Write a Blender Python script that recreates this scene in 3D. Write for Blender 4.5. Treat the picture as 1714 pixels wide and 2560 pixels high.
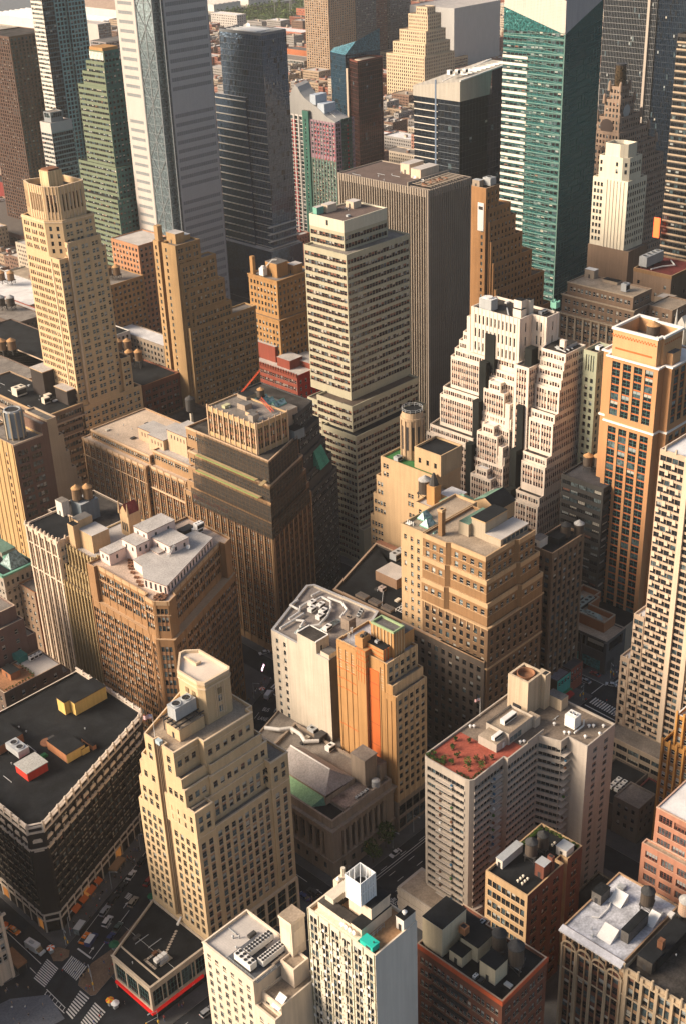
import bpy,math,random
import numpy as np
from mathutils import Matrix,Vector
R=math.radians
scene=bpy.context.scene
for o in list(bpy.data.objects):bpy.data.objects.remove(o)
col=scene.collection
rng=random.Random(7)
# ------------------------------------------------------------ camera, light, exposure
# axes: +x runs uptown along the avenues, +y runs west along the cross streets, z up, metres
cam_d=bpy.data.cameras.new("camera");cam=bpy.data.objects.new("camera",cam_d);col.objects.link(cam)
CR=Vector((0.69563068,-0.71757935,-0.03431961));CU=Vector((0.36137054,0.30822941,0.88000339));CF=Vector((0.62089394,0.62455945,-0.47372587))
CAM=Vector((0,0,320.0))
cam.matrix_world=Matrix(((CR.x,CU.x,-CF.x,CAM.x),(CR.y,CU.y,-CF.y,CAM.y),(CR.z,CU.z,-CF.z,CAM.z),(0,0,0,1)))
cam_d.sensor_fit='VERTICAL';cam_d.sensor_height=24.0;cam_d.lens=24.0*3214.58/2560.0
cam_d.clip_start=1.0;cam_d.clip_end=20000.0
scene.camera=cam
SUN_EL,SUN_AZ=27.0,143.0
sd=Vector((math.cos(R(SUN_EL))*math.cos(R(SUN_AZ)),math.cos(R(SUN_EL))*math.sin(R(SUN_AZ)),math.sin(R(SUN_EL))))
sun_d=bpy.data.lights.new("sun",'SUN');sun=bpy.data.objects.new("sun",sun_d);col.objects.link(sun)
sun.rotation_euler=sd.to_track_quat('Z','Y').to_euler();sun.location=(0,0,900)
sun_d.energy=4.8;sun_d.angle=R(30.0);sun_d.color=(1.0,0.84,0.67)
world=bpy.data.worlds.new("World");scene.world=world;world.use_nodes=True
wn=world.node_tree.nodes;wl=world.node_tree.links
bg=wn['Background'];sky=wn.new('ShaderNodeTexSky');sky.sky_type='NISHITA';sky.sun_disc=False
sky.sun_elevation=R(SUN_EL);sky.sun_rotation=R(90.0-SUN_AZ)
sky.air_density=1.0;sky.dust_density=3.0;sky.ozone_density=1.0
tint=wn.new('ShaderNodeMix');tint.data_type='RGBA';tint.blend_type='MULTIPLY';tint.inputs[0].default_value=1.0;tint.inputs[7].default_value=(1.0,0.95,0.90,1)
wl.new(sky.outputs[0],tint.inputs[6]);wl.new(tint.outputs[2],bg.inputs[0]);bg.inputs[1].default_value=0.10
scene.view_settings.view_transform='Standard';scene.view_settings.look='None'
scene.view_settings.exposure=0.75;scene.view_settings.gamma=1.0
scene.render.engine='CYCLES'
scene.cycles.max_bounces=5;scene.cycles.diffuse_bounces=3;scene.cycles.glossy_bounces=2
# ------------------------------------------------------------ materials
MATS={}
def _mat(name):
 m=bpy.data.materials.new(name);m.use_nodes=True
 return m,m.node_tree.nodes,m.node_tree.links,m.node_tree.nodes['Principled BSDF']
def wall(name,rgb,var=.10,streak=.14,rough=.92,scale=.12,fine=.10,spec=.2,metal=0.0,stretch=.05,courses=0.0):
 """weathered masonry / plaster / painted metal: blotches, rain streaks, fine grain"""
 if name in MATS:return MATS[name]
 m,n,l,p=_mat(name)
 geo=n.new('ShaderNodeNewGeometry')
 def noise(sx,sz,det,seed):
  mp=n.new('ShaderNodeMapping');mp.inputs['Scale'].default_value=(sx,sx,sz);mp.inputs['Location'].default_value=(seed,seed*.7,0)
  l.new(geo.outputs['Position'],mp.inputs['Vector'])
  t=n.new('ShaderNodeTexNoise');t.inputs['Scale'].default_value=1.0;t.inputs['Detail'].default_value=det
  l.new(mp.outputs[0],t.inputs['Vector']);return t.outputs['Fac']
 def ma(op,a,b):
  q=n.new('ShaderNodeMath');q.operation=op
  for i,v in enumerate((a,b)):
   if isinstance(v,(int,float)):q.inputs[i].default_value=v
   else:l.new(v,q.inputs[i])
  return q.outputs[0]
 seed=(hash_name(name)%97)*1.3
 v=ma('MULTIPLY',ma('SUBTRACT',noise(scale,scale,4,seed),.5),var*4)
 v=ma('ADD',v,ma('MULTIPLY',ma('SUBTRACT',noise(.9,stretch,3,seed+5),.5),streak*3.2))
 v=ma('ADD',v,ma('MULTIPLY',ma('SUBTRACT',noise(3.2,5.0,2,seed+9),.5),fine*3))
 if courses:
  w=n.new('ShaderNodeTexWave');w.wave_type='BANDS';w.bands_direction='Z';w.inputs['Scale'].default_value=courses;w.inputs['Distortion'].default_value=.4
  l.new(geo.outputs['Position'],w.inputs['Vector']);v=ma('ADD',v,ma('MULTIPLY',ma('SUBTRACT',w.outputs['Fac'],.5),.16))
 v=ma('ADD',v,1.0)
 h=n.new('ShaderNodeHueSaturation');h.inputs['Color'].default_value=(*rgb,1);l.new(v,h.inputs['Value'])
 l.new(h.outputs[0],p.inputs['Base Color']);p.inputs['Roughness'].default_value=rough
 p.inputs['Specular IOR Level'].default_value=spec;p.inputs['Metallic'].default_value=metal
 MATS[name]=m;return m
def hash_name(s):
 h=0
 for ch in s:h=(h*31+ord(ch))&0xffff
 return h
def plain(name,rgb,rough=.6,metal=0.0,spec=.3,emit=None,estr=0.0):
 if name in MATS:return MATS[name]
 m,n,l,p=_mat(name)
 p.inputs['Base Color'].default_value=(*rgb,1);p.inputs['Roughness'].default_value=rough
 p.inputs['Metallic'].default_value=metal;p.inputs['Specular IOR Level'].default_value=spec
 if emit:p.inputs['Emission Color'].default_value=(*emit,1);p.inputs['Emission Strength'].default_value=estr
 MATS[name]=m;return m
def roofm(name,rgb,var=.22,seams=0.0,stain=.35,rough=.95,axis='X'):
 """membrane or gravel roof: patches, ponding stains, optional sheet seams"""
 if name in MATS:return MATS[name]
 m,n,l,p=_mat(name)
 geo=n.new('ShaderNodeNewGeometry')
 t1=n.new('ShaderNodeTexNoise');t1.inputs['Scale'].default_value=.16;t1.inputs['Detail'].default_value=5;t1.inputs['Distortion'].default_value=.6
 t2=n.new('ShaderNodeTexNoise');t2.inputs['Scale'].default_value=1.7;t2.inputs['Detail'].default_value=4
 for t in(t1,t2):l.new(geo.outputs['Position'],t.inputs['Vector'])
 r1=n.new('ShaderNodeMapRange');r1.inputs[1].default_value=.32;r1.inputs[2].default_value=.68;r1.inputs[3].default_value=1-stain;r1.inputs[4].default_value=1+stain*.6
 l.new(t1.outputs['Fac'],r1.inputs[0])
 r2=n.new('ShaderNodeMapRange');r2.inputs[1].default_value=.3;r2.inputs[2].default_value=.7;r2.inputs[3].default_value=1-var;r2.inputs[4].default_value=1+var
 l.new(t2.outputs['Fac'],r2.inputs[0])
 q=n.new('ShaderNodeMath');q.operation='MULTIPLY';l.new(r1.outputs[0],q.inputs[0]);l.new(r2.outputs[0],q.inputs[1]);out=q.outputs[0]
 if seams:
  w=n.new('ShaderNodeTexWave');w.wave_type='BANDS';w.bands_direction=axis;w.inputs['Scale'].default_value=seams;w.wave_profile='SAW';w.inputs['Distortion'].default_value=.15
  l.new(geo.outputs['Position'],w.inputs['Vector'])
  g=n.new('ShaderNodeMapRange');g.inputs[1].default_value=.0;g.inputs[2].default_value=.09;g.inputs[3].default_value=.74;g.inputs[4].default_value=1.0;l.new(w.outputs['Fac'],g.inputs[0])
  q2=n.new('ShaderNodeMath');q2.operation='MULTIPLY';l.new(out,q2.inputs[0]);l.new(g.outputs[0],q2.inputs[1]);out=q2.outputs[0]
 h=n.new('ShaderNodeHueSaturation');h.inputs['Color'].default_value=(*rgb,1);l.new(out,h.inputs['Value'])
 l.new(h.outputs[0],p.inputs['Base Color']);p.inputs['Roughness'].default_value=rough;p.inputs['Specular IOR Level'].default_value=.15
 MATS[name]=m;return m
def glass(name,rgb,rough=.08,metal=0.0,wob=.0,spec=.6):
 """window glass seen from outside: a dark room behind a reflecting sheet"""
 if name in MATS:return MATS[name]
 m,n,l,p=_mat(name)
 geo=n.new('ShaderNodeNewGeometry');t=n.new('ShaderNodeTexNoise');t.inputs['Scale'].default_value=.8;t.inputs['Detail'].default_value=1
 l.new(geo.outputs['Position'],t.inputs['Vector'])
 g=n.new('ShaderNodeMapRange');g.inputs[1].default_value=.3;g.inputs[2].default_value=.7;g.inputs[3].default_value=.4;g.inputs[4].default_value=1.6;l.new(t.outputs['Fac'],g.inputs[0])
 h=n.new('ShaderNodeHueSaturation');h.inputs['Color'].default_value=(*rgb,1);l.new(g.outputs[0],h.inputs['Value']);l.new(h.outputs[0],p.inputs['Base Color'])
 p.inputs['Roughness'].default_value=rough;p.inputs['Metallic'].default_value=metal;p.inputs['Specular IOR Level'].default_value=spec
 if wob:
  tw=n.new('ShaderNodeTexNoise');tw.inputs['Scale'].default_value=.25;tw.inputs['Detail'].default_value=2;l.new(geo.outputs['Position'],tw.inputs['Vector'])
  b=n.new('ShaderNodeBump');b.inputs['Strength'].default_value=wob;b.inputs['Distance'].default_value=.5;l.new(tw.outputs['Fac'],b.inputs['Height']);l.new(b.outputs[0],p.inputs['Normal'])
 MATS[name]=m;return m
    # ------------------------------------------------------------ mesh building
class MB:
 def __init__(s):s.v=[];s.f=[];s.m=[];s.mats=[]
 def mi(s,mat):
  if mat not in s.mats:s.mats.append(mat)
  return s.mats.index(mat)
 def face(s,pts,mat):
  i=len(s.v);s.v.extend([tuple(p)for p in pts]);s.f.append(tuple(range(i,i+len(pts))));s.m.append(s.mi(mat))
 def box(s,x0,x1,y0,y1,z0,z1,mat,top=None,bottom=False):
  top=top or mat
  s.face([(x0,y0,z0),(x1,y0,z0),(x1,y0,z1),(x0,y0,z1)],mat);s.face([(x1,y1,z0),(x0,y1,z0),(x0,y1,z1),(x1,y1,z1)],mat)
  s.face([(x0,y1,z0),(x0,y0,z0),(x0,y0,z1),(x0,y1,z1)],mat);s.face([(x1,y0,z0),(x1,y1,z0),(x1,y1,z1),(x1,y0,z1)],mat)
  s.face([(x0,y0,z1),(x1,y0,z1),(x1,y1,z1),(x0,y1,z1)],top)
  if bottom:s.face([(x0,y0,z0),(x0,y1,z0),(x1,y1,z0),(x1,y0,z0)],mat)
 def obox(s,c,u,hx,hy,z0,z1,mat,top=None):
  """box turned so that its x side runs along the unit vector u"""
  ux,uy=u;nx,ny=-uy,ux
  pts=[(c[0]+a*hx*ux+b*hy*nx,c[1]+a*hx*uy+b*hy*ny)for a,b in((-1,-1),(1,-1),(1,1),(-1,1))]
  s.prism(pts,z0,z1,mat,top)
 def prism(s,poly,z0,z1,mat,top=None,cap=True,bottom=False):
  n=len(poly)
  for i in range(n):
   a,b=poly[i],poly[(i+1)%n]
   s.face([(a[0],a[1],z0),(b[0],b[1],z0),(b[0],b[1],z1),(a[0],a[1],z1)],mat)
  if cap:s.face([(p[0],p[1],z1)for p in poly],top or mat)
  if bottom:s.face([(p[0],p[1],z0)for p in reversed(poly)],mat)
 def cyl(s,cx,cy,z0,z1,r0,r1=None,n=14,mat=None,top=None,cap=True):
  r1=r0 if r1 is None else r1
  A=[(cx+r0*math.cos(2*math.pi*k/n),cy+r0*math.sin(2*math.pi*k/n),z0)for k in range(n)]
  B=[(cx+r1*math.cos(2*math.pi*k/n),cy+r1*math.sin(2*math.pi*k/n),z1)for k in range(n)]
  for k in range(n):
   j=(k+1)%n
   if r1<1e-4:s.face([A[k],A[j],(cx,cy,z1)],mat)
   else:s.face([A[k],A[j],B[j],B[k]],mat)
  if cap and r1>1e-4:s.face(B,top or mat)
 def bar(s,a,b,t,mat,t2=None):
  """square bar between two points"""
  a=Vector(a);b=Vector(b);d=(b-a).normalized();t2=t2 or t
  up=Vector((0,0,1))if abs(d.z)<.95 else Vector((1,0,0))
  x=d.cross(up).normalized();y=x.cross(d).normalized()
  ca=[a+x*sx*t+y*sy*t2 for sx,sy in((-1,-1),(1,-1),(1,1),(-1,1))];cb=[q+(b-a)for q in ca]
  for k in range(4):s.face([ca[k],ca[(k+1)%4],cb[(k+1)%4],cb[k]],mat)
  s.face(list(reversed(ca)),mat);s.face(cb,mat)
 def build(s,name,parent=None,org=(0,0,0),kind=None,smooth=False):
  me=bpy.data.meshes.new(name)
  v=np.array(s.v,dtype=np.float32).reshape(-1,3)-np.array(org,dtype=np.float32)
  me.from_pydata(v.tolist(),[],s.f)
  for mt in s.mats:me.materials.append(mt)
  me.polygons.foreach_set('material_index',s.m)
  if smooth:me.polygons.foreach_set('use_smooth',[True]*len(s.f))
  me.update()
  o=bpy.data.objects.new(name,me);col.objects.link(o)
  if parent:o.parent=parent
  else:o.location=org
  if kind:o['kind']=kind
  return o
def thing(name,label,cat,loc=(0,0,0),rz=0.0,group=None):
 o=bpy.data.objects.new(name,None);o.empty_display_size=2;col.objects.link(o)
 o.location=loc;o.rotation_euler=(0,0,rz);o['label']=label;o['category']=cat
 if group:o['group']=group
 return o
def tag(o,label,cat,group=None):
 o['label']=label;o['category']=cat
 if group:o['group']=group
 return o
def copy_tree(root,loc,rz=0.0,label=None,group=None,scale=None):
 r=root.copy();col.objects.link(r);r.location=loc;r.rotation_euler=(0,0,rz)
 if label:r['label']=label
 if group:r['group']=group
 if scale:r.scale=scale
 for ch in list(root.children):
  c=ch.copy();col.objects.link(c);c.parent=r
  for g in list(ch.children):
   d=g.copy();col.objects.link(d);d.parent=c
 return r
def inset(poly,t):
 n=len(poly);out=[]
 for i in range(n):
  p0,p1,p2=poly[i-1],poly[i],poly[(i+1)%n]
  a=Vector((p1[0]-p0[0],p1[1]-p0[1])).normalized();b=Vector((p2[0]-p1[0],p2[1]-p1[1])).normalized()
  na=Vector((-a.y,a.x));nb=Vector((-b.y,b.x));k=na+nb;d=k.dot(na)
  if abs(d)<.15:d=.15
  out.append((p1[0]+k.x*t/d,p1[1]+k.y*t/d))
 return out
UCUBE={}
def pieces(B,name,boxes,limit=100):
 """many small plates of one kind: an object each, the ones past the limit in one stuff part"""
 rest=MB()
 for i,(x0,x1,y0,y1,z0,z1,m)in enumerate(boxes):
  if i<limit:
   if m.name not in UCUBE:q=MB();q.box(-.5,.5,-.5,.5,0,1,m,bottom=True);o=q.build(name);UCUBE[m.name]=o.data;bpy.data.objects.remove(o)
   o=bpy.data.objects.new(name,UCUBE[m.name]);col.objects.link(o);o.parent=B.root;o.location=((x0+x1)/2-B.org[0],(y0+y1)/2-B.org[1],z0);o.scale=(x1-x0,y1-y0,z1-z0)
  else:rest.box(x0,x1,y0,y1,z0,z1,m,bottom=True)
 if rest.f:B.part(name+'s',rest,'stuff')
def rect(x0,x1,y0,y1):return[(x0,y0),(x1,y0),(x1,y1),(x0,y1)]
# ------------------------------------------------------------ windows: unit meshes (x -.5...5, z 0..1, outside towards -y)
GL=[glass('window_glass_dark',(.012,.015,.018)),glass('window_glass_sky_tint',(.05,.075,.085)),glass('window_glass_pale',(.10,.13,.135),rough=.18)]  # the bluish pane colour stands in for reflected sky
BL=[plain('blind_cream',(.40,.37,.31),.8),plain('blind_grey',(.27,.29,.28),.8),plain('blind_rust',(.20,.09,.06),.8)]
FR={'white':plain('frame_white',(.62,.60,.54),.6),'dark':plain('frame_dark',(.03,.03,.032),.6),'brown':plain('frame_brown',(.10,.055,.035),.7),'rust':plain('frame_rust',(.22,.07,.045),.7),'teal':plain('frame_teal',(.05,.12,.11),.5),'tan':plain('frame_tan',(.42,.33,.22),.7),'grey':plain('frame_grey',(.20,.21,.21),.6)}
VAR=[(0,None,0),(0,0,.45),(1,None,0),(0,1,.6),(1,1,.45),(2,None,0),(0,0,.8),(0,2,.55)]
MIX={'mixed':(46,9,16,9,7,7,3,3),'dark':(74,2,18,4,1,1,0,0),'pale':(32,14,18,11,10,10,5,0),'rusty':(46,8,6,6,2,3,5,24),'mid':(58,6,20,6,4,3,1,2)}
UNIT={}
def unit(var,frame,sash,sill):
 key=(var,frame,sash,sill)
 if key in UNIT:return UNIT[key]
 gi,bi,fr=VAR[var];b=MB();F=FR[frame]
 b.face([(-.5,0,0),(.5,0,0),(.5,0,1),(-.5,0,1)],GL[gi])
 if bi is not None:b.face([(-.43,-.012,1-fr),(.43,-.012,1-fr),(.43,-.012,.97),(-.43,-.012,.97)],BL[bi])
 w=.05;y=-.035
 def strip(x0,x1,z0,z1,mat=F):b.face([(x0,y,z0),(x1,y,z0),(x1,y,z1),(x0,y,z1)],mat)
 if sash!='strip':
  strip(-.5,-.5+w,0,1);strip(.5-w,.5,0,1);strip(-.5+w,.5-w,0,.045);strip(-.5+w,.5-w,.955,1)
 if sash=='hung':strip(-.5+w,.5-w,.47,.53)
 if sash=='pair':strip(-.03,.03,.045,.955);strip(-.5+w,-.03,.48,.53);strip(.03,.5-w,.48,.53)
 if sash=='grid':
  for k in(1,2,3):strip(-.5+.25*k-.018,-.5+.25*k+.018,.045,.955)
  for k in(1,2):strip(-.5+w,.5-w,k/3-.015,k/3+.015)
 if sill:
  S=sill;z=-.07
  b.face([(-.56,-.36,z),(.56,-.36,z),(.56,-.36,0),(-.56,-.36,0)],S);b.face([(-.56,-.36,0),(.56,-.36,0),(.56,0,0),(-.56,0,0)],S)
 me=bpy.data.meshes.new('window');me.from_pydata(b.v,[],b.f)
 for mt in b.mats:me.materials.append(mt)
 me.polygons.foreach_set('material_index',b.m);me.update()
 UNIT[key]=(me,np.array(b.v,dtype=np.float32),b.f,b.m,b.mats);return UNIT[key]
class Wins:
 """window openings collected for one building"""
 def __init__(s):s.L=[]
 def add(s,p,u,w,h,st):
  mix=MIX[st.get('mix','mixed')];v=rng.choices(range(len(VAR)),mix)[0]
  s.L.append((p,u,w,h,(v,st.get('frame','dark'),st.get('sash','hung'),st.get('sill'))))
 def build(s,root,org,name='window',limit=100):
  if not s.L:return
  def score(e):
   p,u,w,h,k=e;d=Vector(p)-CAM;f=d.dot(CF)
   if f<1:return-1
   sx=d.dot(CR)/f*2*3214.58/1714;sy=d.dot(CU)/f*2*3214.58/2560
   n=Vector((u[1],-u[0],0));cs=-n.dot(d.normalized())
   return(w*h*max(cs,0)/d.length_squared)*(1 if abs(sx)<1 and abs(sy)<1 else.001)
  L=sorted(s.L,key=score,reverse=True)
  for p,u,w,h,k in L[:limit]:
   o=bpy.data.objects.new(name,unit(*k)[0]);col.objects.link(o);o.parent=root
   o.location=(p[0]-org[0],p[1]-org[1],p[2]-org[2]);o.rotation_euler=(0,0,math.atan2(u[1],u[0]));o.scale=(w,1,h)
  rest=L[limit:]
  if rest:
   V=[];F=[];M=[];mats=[];base=0
   for p,u,w,h,k in rest:
    me,v,f,m,mt=unit(*k)
    X=np.empty_like(v);a=v[:,0]*w;bb=v[:,1]
    X[:,0]=p[0]-org[0]+a*u[0]-bb*u[1];X[:,1]=p[1]-org[1]+a*u[1]+bb*u[0];X[:,2]=p[2]-org[2]+v[:,2]*h
    V.append(X);mp=[]
    for q in mt:
     if q not in mats:mats.append(q)
     mp.append(mats.index(q))
    F.extend([tuple(i+base for i in q)for q in f]);M.extend([mp[i]for i in m]);base+=len(v)
   me=bpy.data.meshes.new(name+'s');me.from_pydata(np.concatenate(V).tolist(),[],F)
   for q in mats:me.materials.append(q)
   me.polygons.foreach_set('material_index',M);me.update()
   o=bpy.data.objects.new(name+'s',me);col.objects.link(o);o.parent=root;o['kind']='stuff'
            # ------------------------------------------------------------ facades
def facade(b,W,p0,p1,z0,z1,st):
 """one wall from p0 to p1 (outside on the right hand), with recessed openings"""
 mat=st['wall'];p0=Vector(p0);p1=Vector(p1);Lg=(p1-p0).length
 if Lg<.05 or z1-z0<.05:return
 u=(p1-p0)/Lg;n=Vector((u.y,-u.x))
 def P(x,z,d=0.0):return(p0.x+u.x*x-n.x*d,p0.y+u.y*x-n.y*d,z)
 def q(x0,x1,za,zb,mt=mat,d=0.0):
  if x1-x0>1e-3 and zb-za>1e-3:b.face([P(x0,za,d),P(x1,za,d),P(x1,zb,d),P(x0,zb,d)],mt)
 top=st.get('top',1.6);bot=st.get('bot',0.0);fh=st.get('fh',3.6);mg=st.get('margin',.8)
 bay=st.get('bay',3.0);g=st.get('grp',1);ww=st.get('ww',1.2);wh=st.get('wh',1.9);gap=st.get('gap',.35);d=st.get('d',.3)
 ww*=1.24;wh=min(wh*1.14,fh*.82)
 zt=z1-top;nf=int(max(0,(zt-z0-bot)/fh+.02));us=Lg-2*mg
 if st.get('blank')or nf<1 or us<ww*g+gap*(g-1):
  q(0,Lg,z0,z1);return
 nb=max(1,int(us/bay+.5));bw=us/nb;cols_=[]
 gw=g*ww+(g-1)*gap
 if gw>bw*.97:ww=ww*bw*.97/gw;gap=gap*bw*.97/gw;gw=bw*.97
 pat=st.get('pat')
 for i in range(nb):
  if pat and not pat[i%len(pat)]:continue
  a=mg+bw*(i+.5)-gw/2
  for k in range(g):cols_.append((a+k*(ww+gap),a+k*(ww+gap)+ww))
 rows=[(zt-fh*(k+1)+(fh-wh)*.55,zt-fh*(k+1)+(fh-wh)*.55+wh)for k in range(nf)]
 keep=st.get('keep')
 mode=st.get('mode','punch')
 if mode=='pier':
  d2=st.get('d2',.35);sp=st.get('span',mat);zlo=rows[-1][0];zhi=rows[0][1]
  q(0,Lg,z0,zlo);q(0,Lg,zhi,z1);x=0
  for(a,c_)in cols_:
   q(x,a,zlo,zhi);x=c_
   b.face([P(a,zlo),P(a,zlo,d2),P(a,zhi,d2),P(a,zhi)],mat);b.face([P(c_,zlo,d2),P(c_,zlo),P(c_,zhi),P(c_,zhi,d2)],mat)
   b.face([P(a,zlo),P(c_,zlo),P(c_,zlo,d2),P(a,zlo,d2)],mat)
   for k in range(nf-1):q(a,c_,rows[k+1][1],rows[k][0],sp,d2)
   for za,zb in rows:W.add(P((a+c_)/2,za,d2),(u.x,u.y),c_-a,zb-za,st)
  q(x,Lg,zlo,zhi)
 else:
  z=z0
  for ri in range(nf-1,-1,-1):
   za,zb=rows[ri];q(0,Lg,z,za);x=0
   for ci,(a,c_)in enumerate(cols_):
    if keep and not keep(ci,ri,len(cols_),nf):continue
    q(x,a,za,zb);x=c_
    b.face([P(a,za),P(a,za,d),P(a,zb,d),P(a,zb)],mat);b.face([P(c_,za,d),P(c_,za),P(c_,zb),P(c_,zb,d)],mat)
    b.face([P(a,za),P(c_,za),P(c_,za,d),P(a,za,d)],mat);b.face([P(a,zb,d),P(c_,zb,d),P(c_,zb),P(a,zb)],mat)
    W.add(P((a+c_)/2,za,d),(u.x,u.y),c_-a,zb-za,st)
   q(x,Lg,za,zb);z=zb
  q(0,Lg,z,z1)
 def proud(x0,x1,za,zb,dd,mt):
  A=[P(x0,za,-dd),P(x1,za,-dd),P(x1,zb,-dd),P(x0,zb,-dd)];B_=[P(x0,za),P(x1,za),P(x1,zb),P(x0,zb)]
  b.face(A,mt);b.face([A[3],A[2],B_[2],B_[3]],mt);b.face([B_[0],B_[1],A[1],A[0]],mt);b.face([B_[0],A[0],A[3],B_[3]],mt);b.face([A[1],B_[1],B_[2],A[2]],mt)
 rib=st.get('rib')
 if rib:
  rw,rd,rm=rib[0],rib[1],rib[2]or mat;zo=rib[3]if len(rib)>3 else 0.0
  for i in range(nb+1):
   x=mg+bw*i;proud(max(0,x-rw/2),min(Lg,x+rw/2),z0,z1+zo,rd,rm)
 for(zoff,hh,dd,mt)in st.get('belt',()):
  if z1-zoff-hh>z0:proud(-dd,Lg+dd,z1-zoff-hh,z1-zoff,dd+.003,mt or mat)
 fl=st.get('floorband')
 if fl:
  for k in range(nf):
   zz=rows[k][0]-fl[0]-.05;proud(0,Lg,zz,zz+fl[0],fl[1],fl[2]or mat)
FOOT=[]
class Bld:
 """a building: tiers of walls with windows, roofs, bulkheads; parts hang under one empty"""
 def __init__(s,name,label,cat,cx,cy,group=None):
  s.root=thing(name,label,cat,(cx,cy,0),group=group);s.org=(cx,cy,0)
  s.w=MB();s.r=MB();s.W=Wins();s.k=0;s.extra=[]
 def tier(s,poly,z0,z1,st,roof,par=1.0,cop=None,copt=.45,shrink=True):
  if len(poly)==4 and not isinstance(poly[0],(tuple,list)):poly=rect(*poly)
  FOOT.append((min(p[0]for p in poly),max(p[0]for p in poly),min(p[1]for p in poly),max(p[1]for p in poly)))
  if shrink:poly=inset(poly,.012*s.k)
  s.k+=1
  c2=Vector((CAM.x,CAM.y));n=len(poly)
  for i in range(n):
   a,b_=Vector(poly[i]),Vector(poly[(i+1)%n]);u=(b_-a).normalized()if(b_-a).length>0 else Vector((1,0));nn=Vector((u.y,-u.x))
   e=st
   if 'S' in st or 'E' in st:
    e=st.get('E',st.get('S'))if abs(nn.y)>abs(nn.x)else st.get('S',st.get('E'))
    if i in st:e=st[i]
   if nn.dot(c2-(a+b_)/2)>0:facade(s.w,s.W,a,b_,z0,z1,e)
   else:s.w.face([(a.x,a.y,z0),(b_.x,b_.y,z0),(b_.x,b_.y,z1),(a.x,a.y,z1)],e['wall'])
  zd=z1-par
  if par>0:
   inn=inset(poly,copt);wm=(st.get('S')or st.get('E')or st)['wall']if('S' in st or 'E' in st)else st['wall']
   cm=cop or wm
   for i in range(n):
    a,b_,c_,d_=poly[i],poly[(i+1)%n],inn[(i+1)%n],inn[i]
    s.w.face([(a[0],a[1],z1),(b_[0],b_[1],z1),(c_[0],c_[1],z1),(d_[0],d_[1],z1)],cm)
    s.w.face([(c_[0],c_[1],zd),(d_[0],d_[1],zd),(d_[0],d_[1],z1),(c_[0],c_[1],z1)],wm)
   s.r.face([(p[0],p[1],zd)for p in inn],roof)
  else:s.r.face([(p[0],p[1],z1)for p in poly],roof)
  return zd
 def part(s,name,mb,kind=None):return mb.build(name,s.root,s.org,kind)
 def bulk(s,x0,x1,y0,y1,z0,z1,wm,rm,name='bulkhead',trim=None,door=True):
  """a roof house standing on the deck"""
  b=MB();b.box(x0,x1,y0,y1,z0,z1-.12,wm);t=.12
  b.box(x0-t,x1+t,y0-t,y1+t,z1-.12,z1,trim or wm,rm,True)
  if door and x1-x0>1.5 and z1-z0>2.4:
   dm=FR['dark'];ym=(y0+y1)/2
   b.face([(x0-.02,ym+.5,z0),(x0-.02,ym-.5,z0),(x0-.02,ym-.5,z0+2.1),(x0-.02,ym+.5,z0+2.1)],dm)
  return s.part(name,b)
 def done(s,limit=100):
  if s.w.f:s.part('wall',s.w)
  if s.r.f:s.part('roof',s.r)
  s.W.build(s.root,s.org,limit=limit);return s
        # ------------------------------------------------------------ roof equipment (each one a thing standing on a roof)
M_GALV=wall('galvanised_steel',(.34,.35,.35),var=.1,streak=.1,rough=.55,spec=.4)
M_WHITEP=wall('white_painted_metal',(.66,.64,.60),var=.05,streak=.08,rough=.6)
M_STEELD=plain('dark_steel',(.045,.042,.04),.7)
M_RUST=wall('rusted_steel',(.19,.085,.045),var=.25,streak=.3)
M_FAN=plain('fan_black',(.02,.02,.02),.7)
M_WOODD=wall('tank_wood_dark',(.075,.058,.045),var=.15,streak=.5,stretch=.02)
M_WOODT=wall('tank_wood_tan',(.20,.125,.07),var=.15,streak=.45,stretch=.02)
M_WOODP=wall('tank_wood_pale',(.40,.27,.19),var=.12,streak=.3,stretch=.02)
M_CONED=roofm('tank_roof_dark',(.05,.05,.05));M_CONET=roofm('tank_roof_tan',(.42,.24,.11),stain=.15);M_CONEG=roofm('tank_roof_grey',(.36,.35,.33),stain=.2)
TK={}
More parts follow.
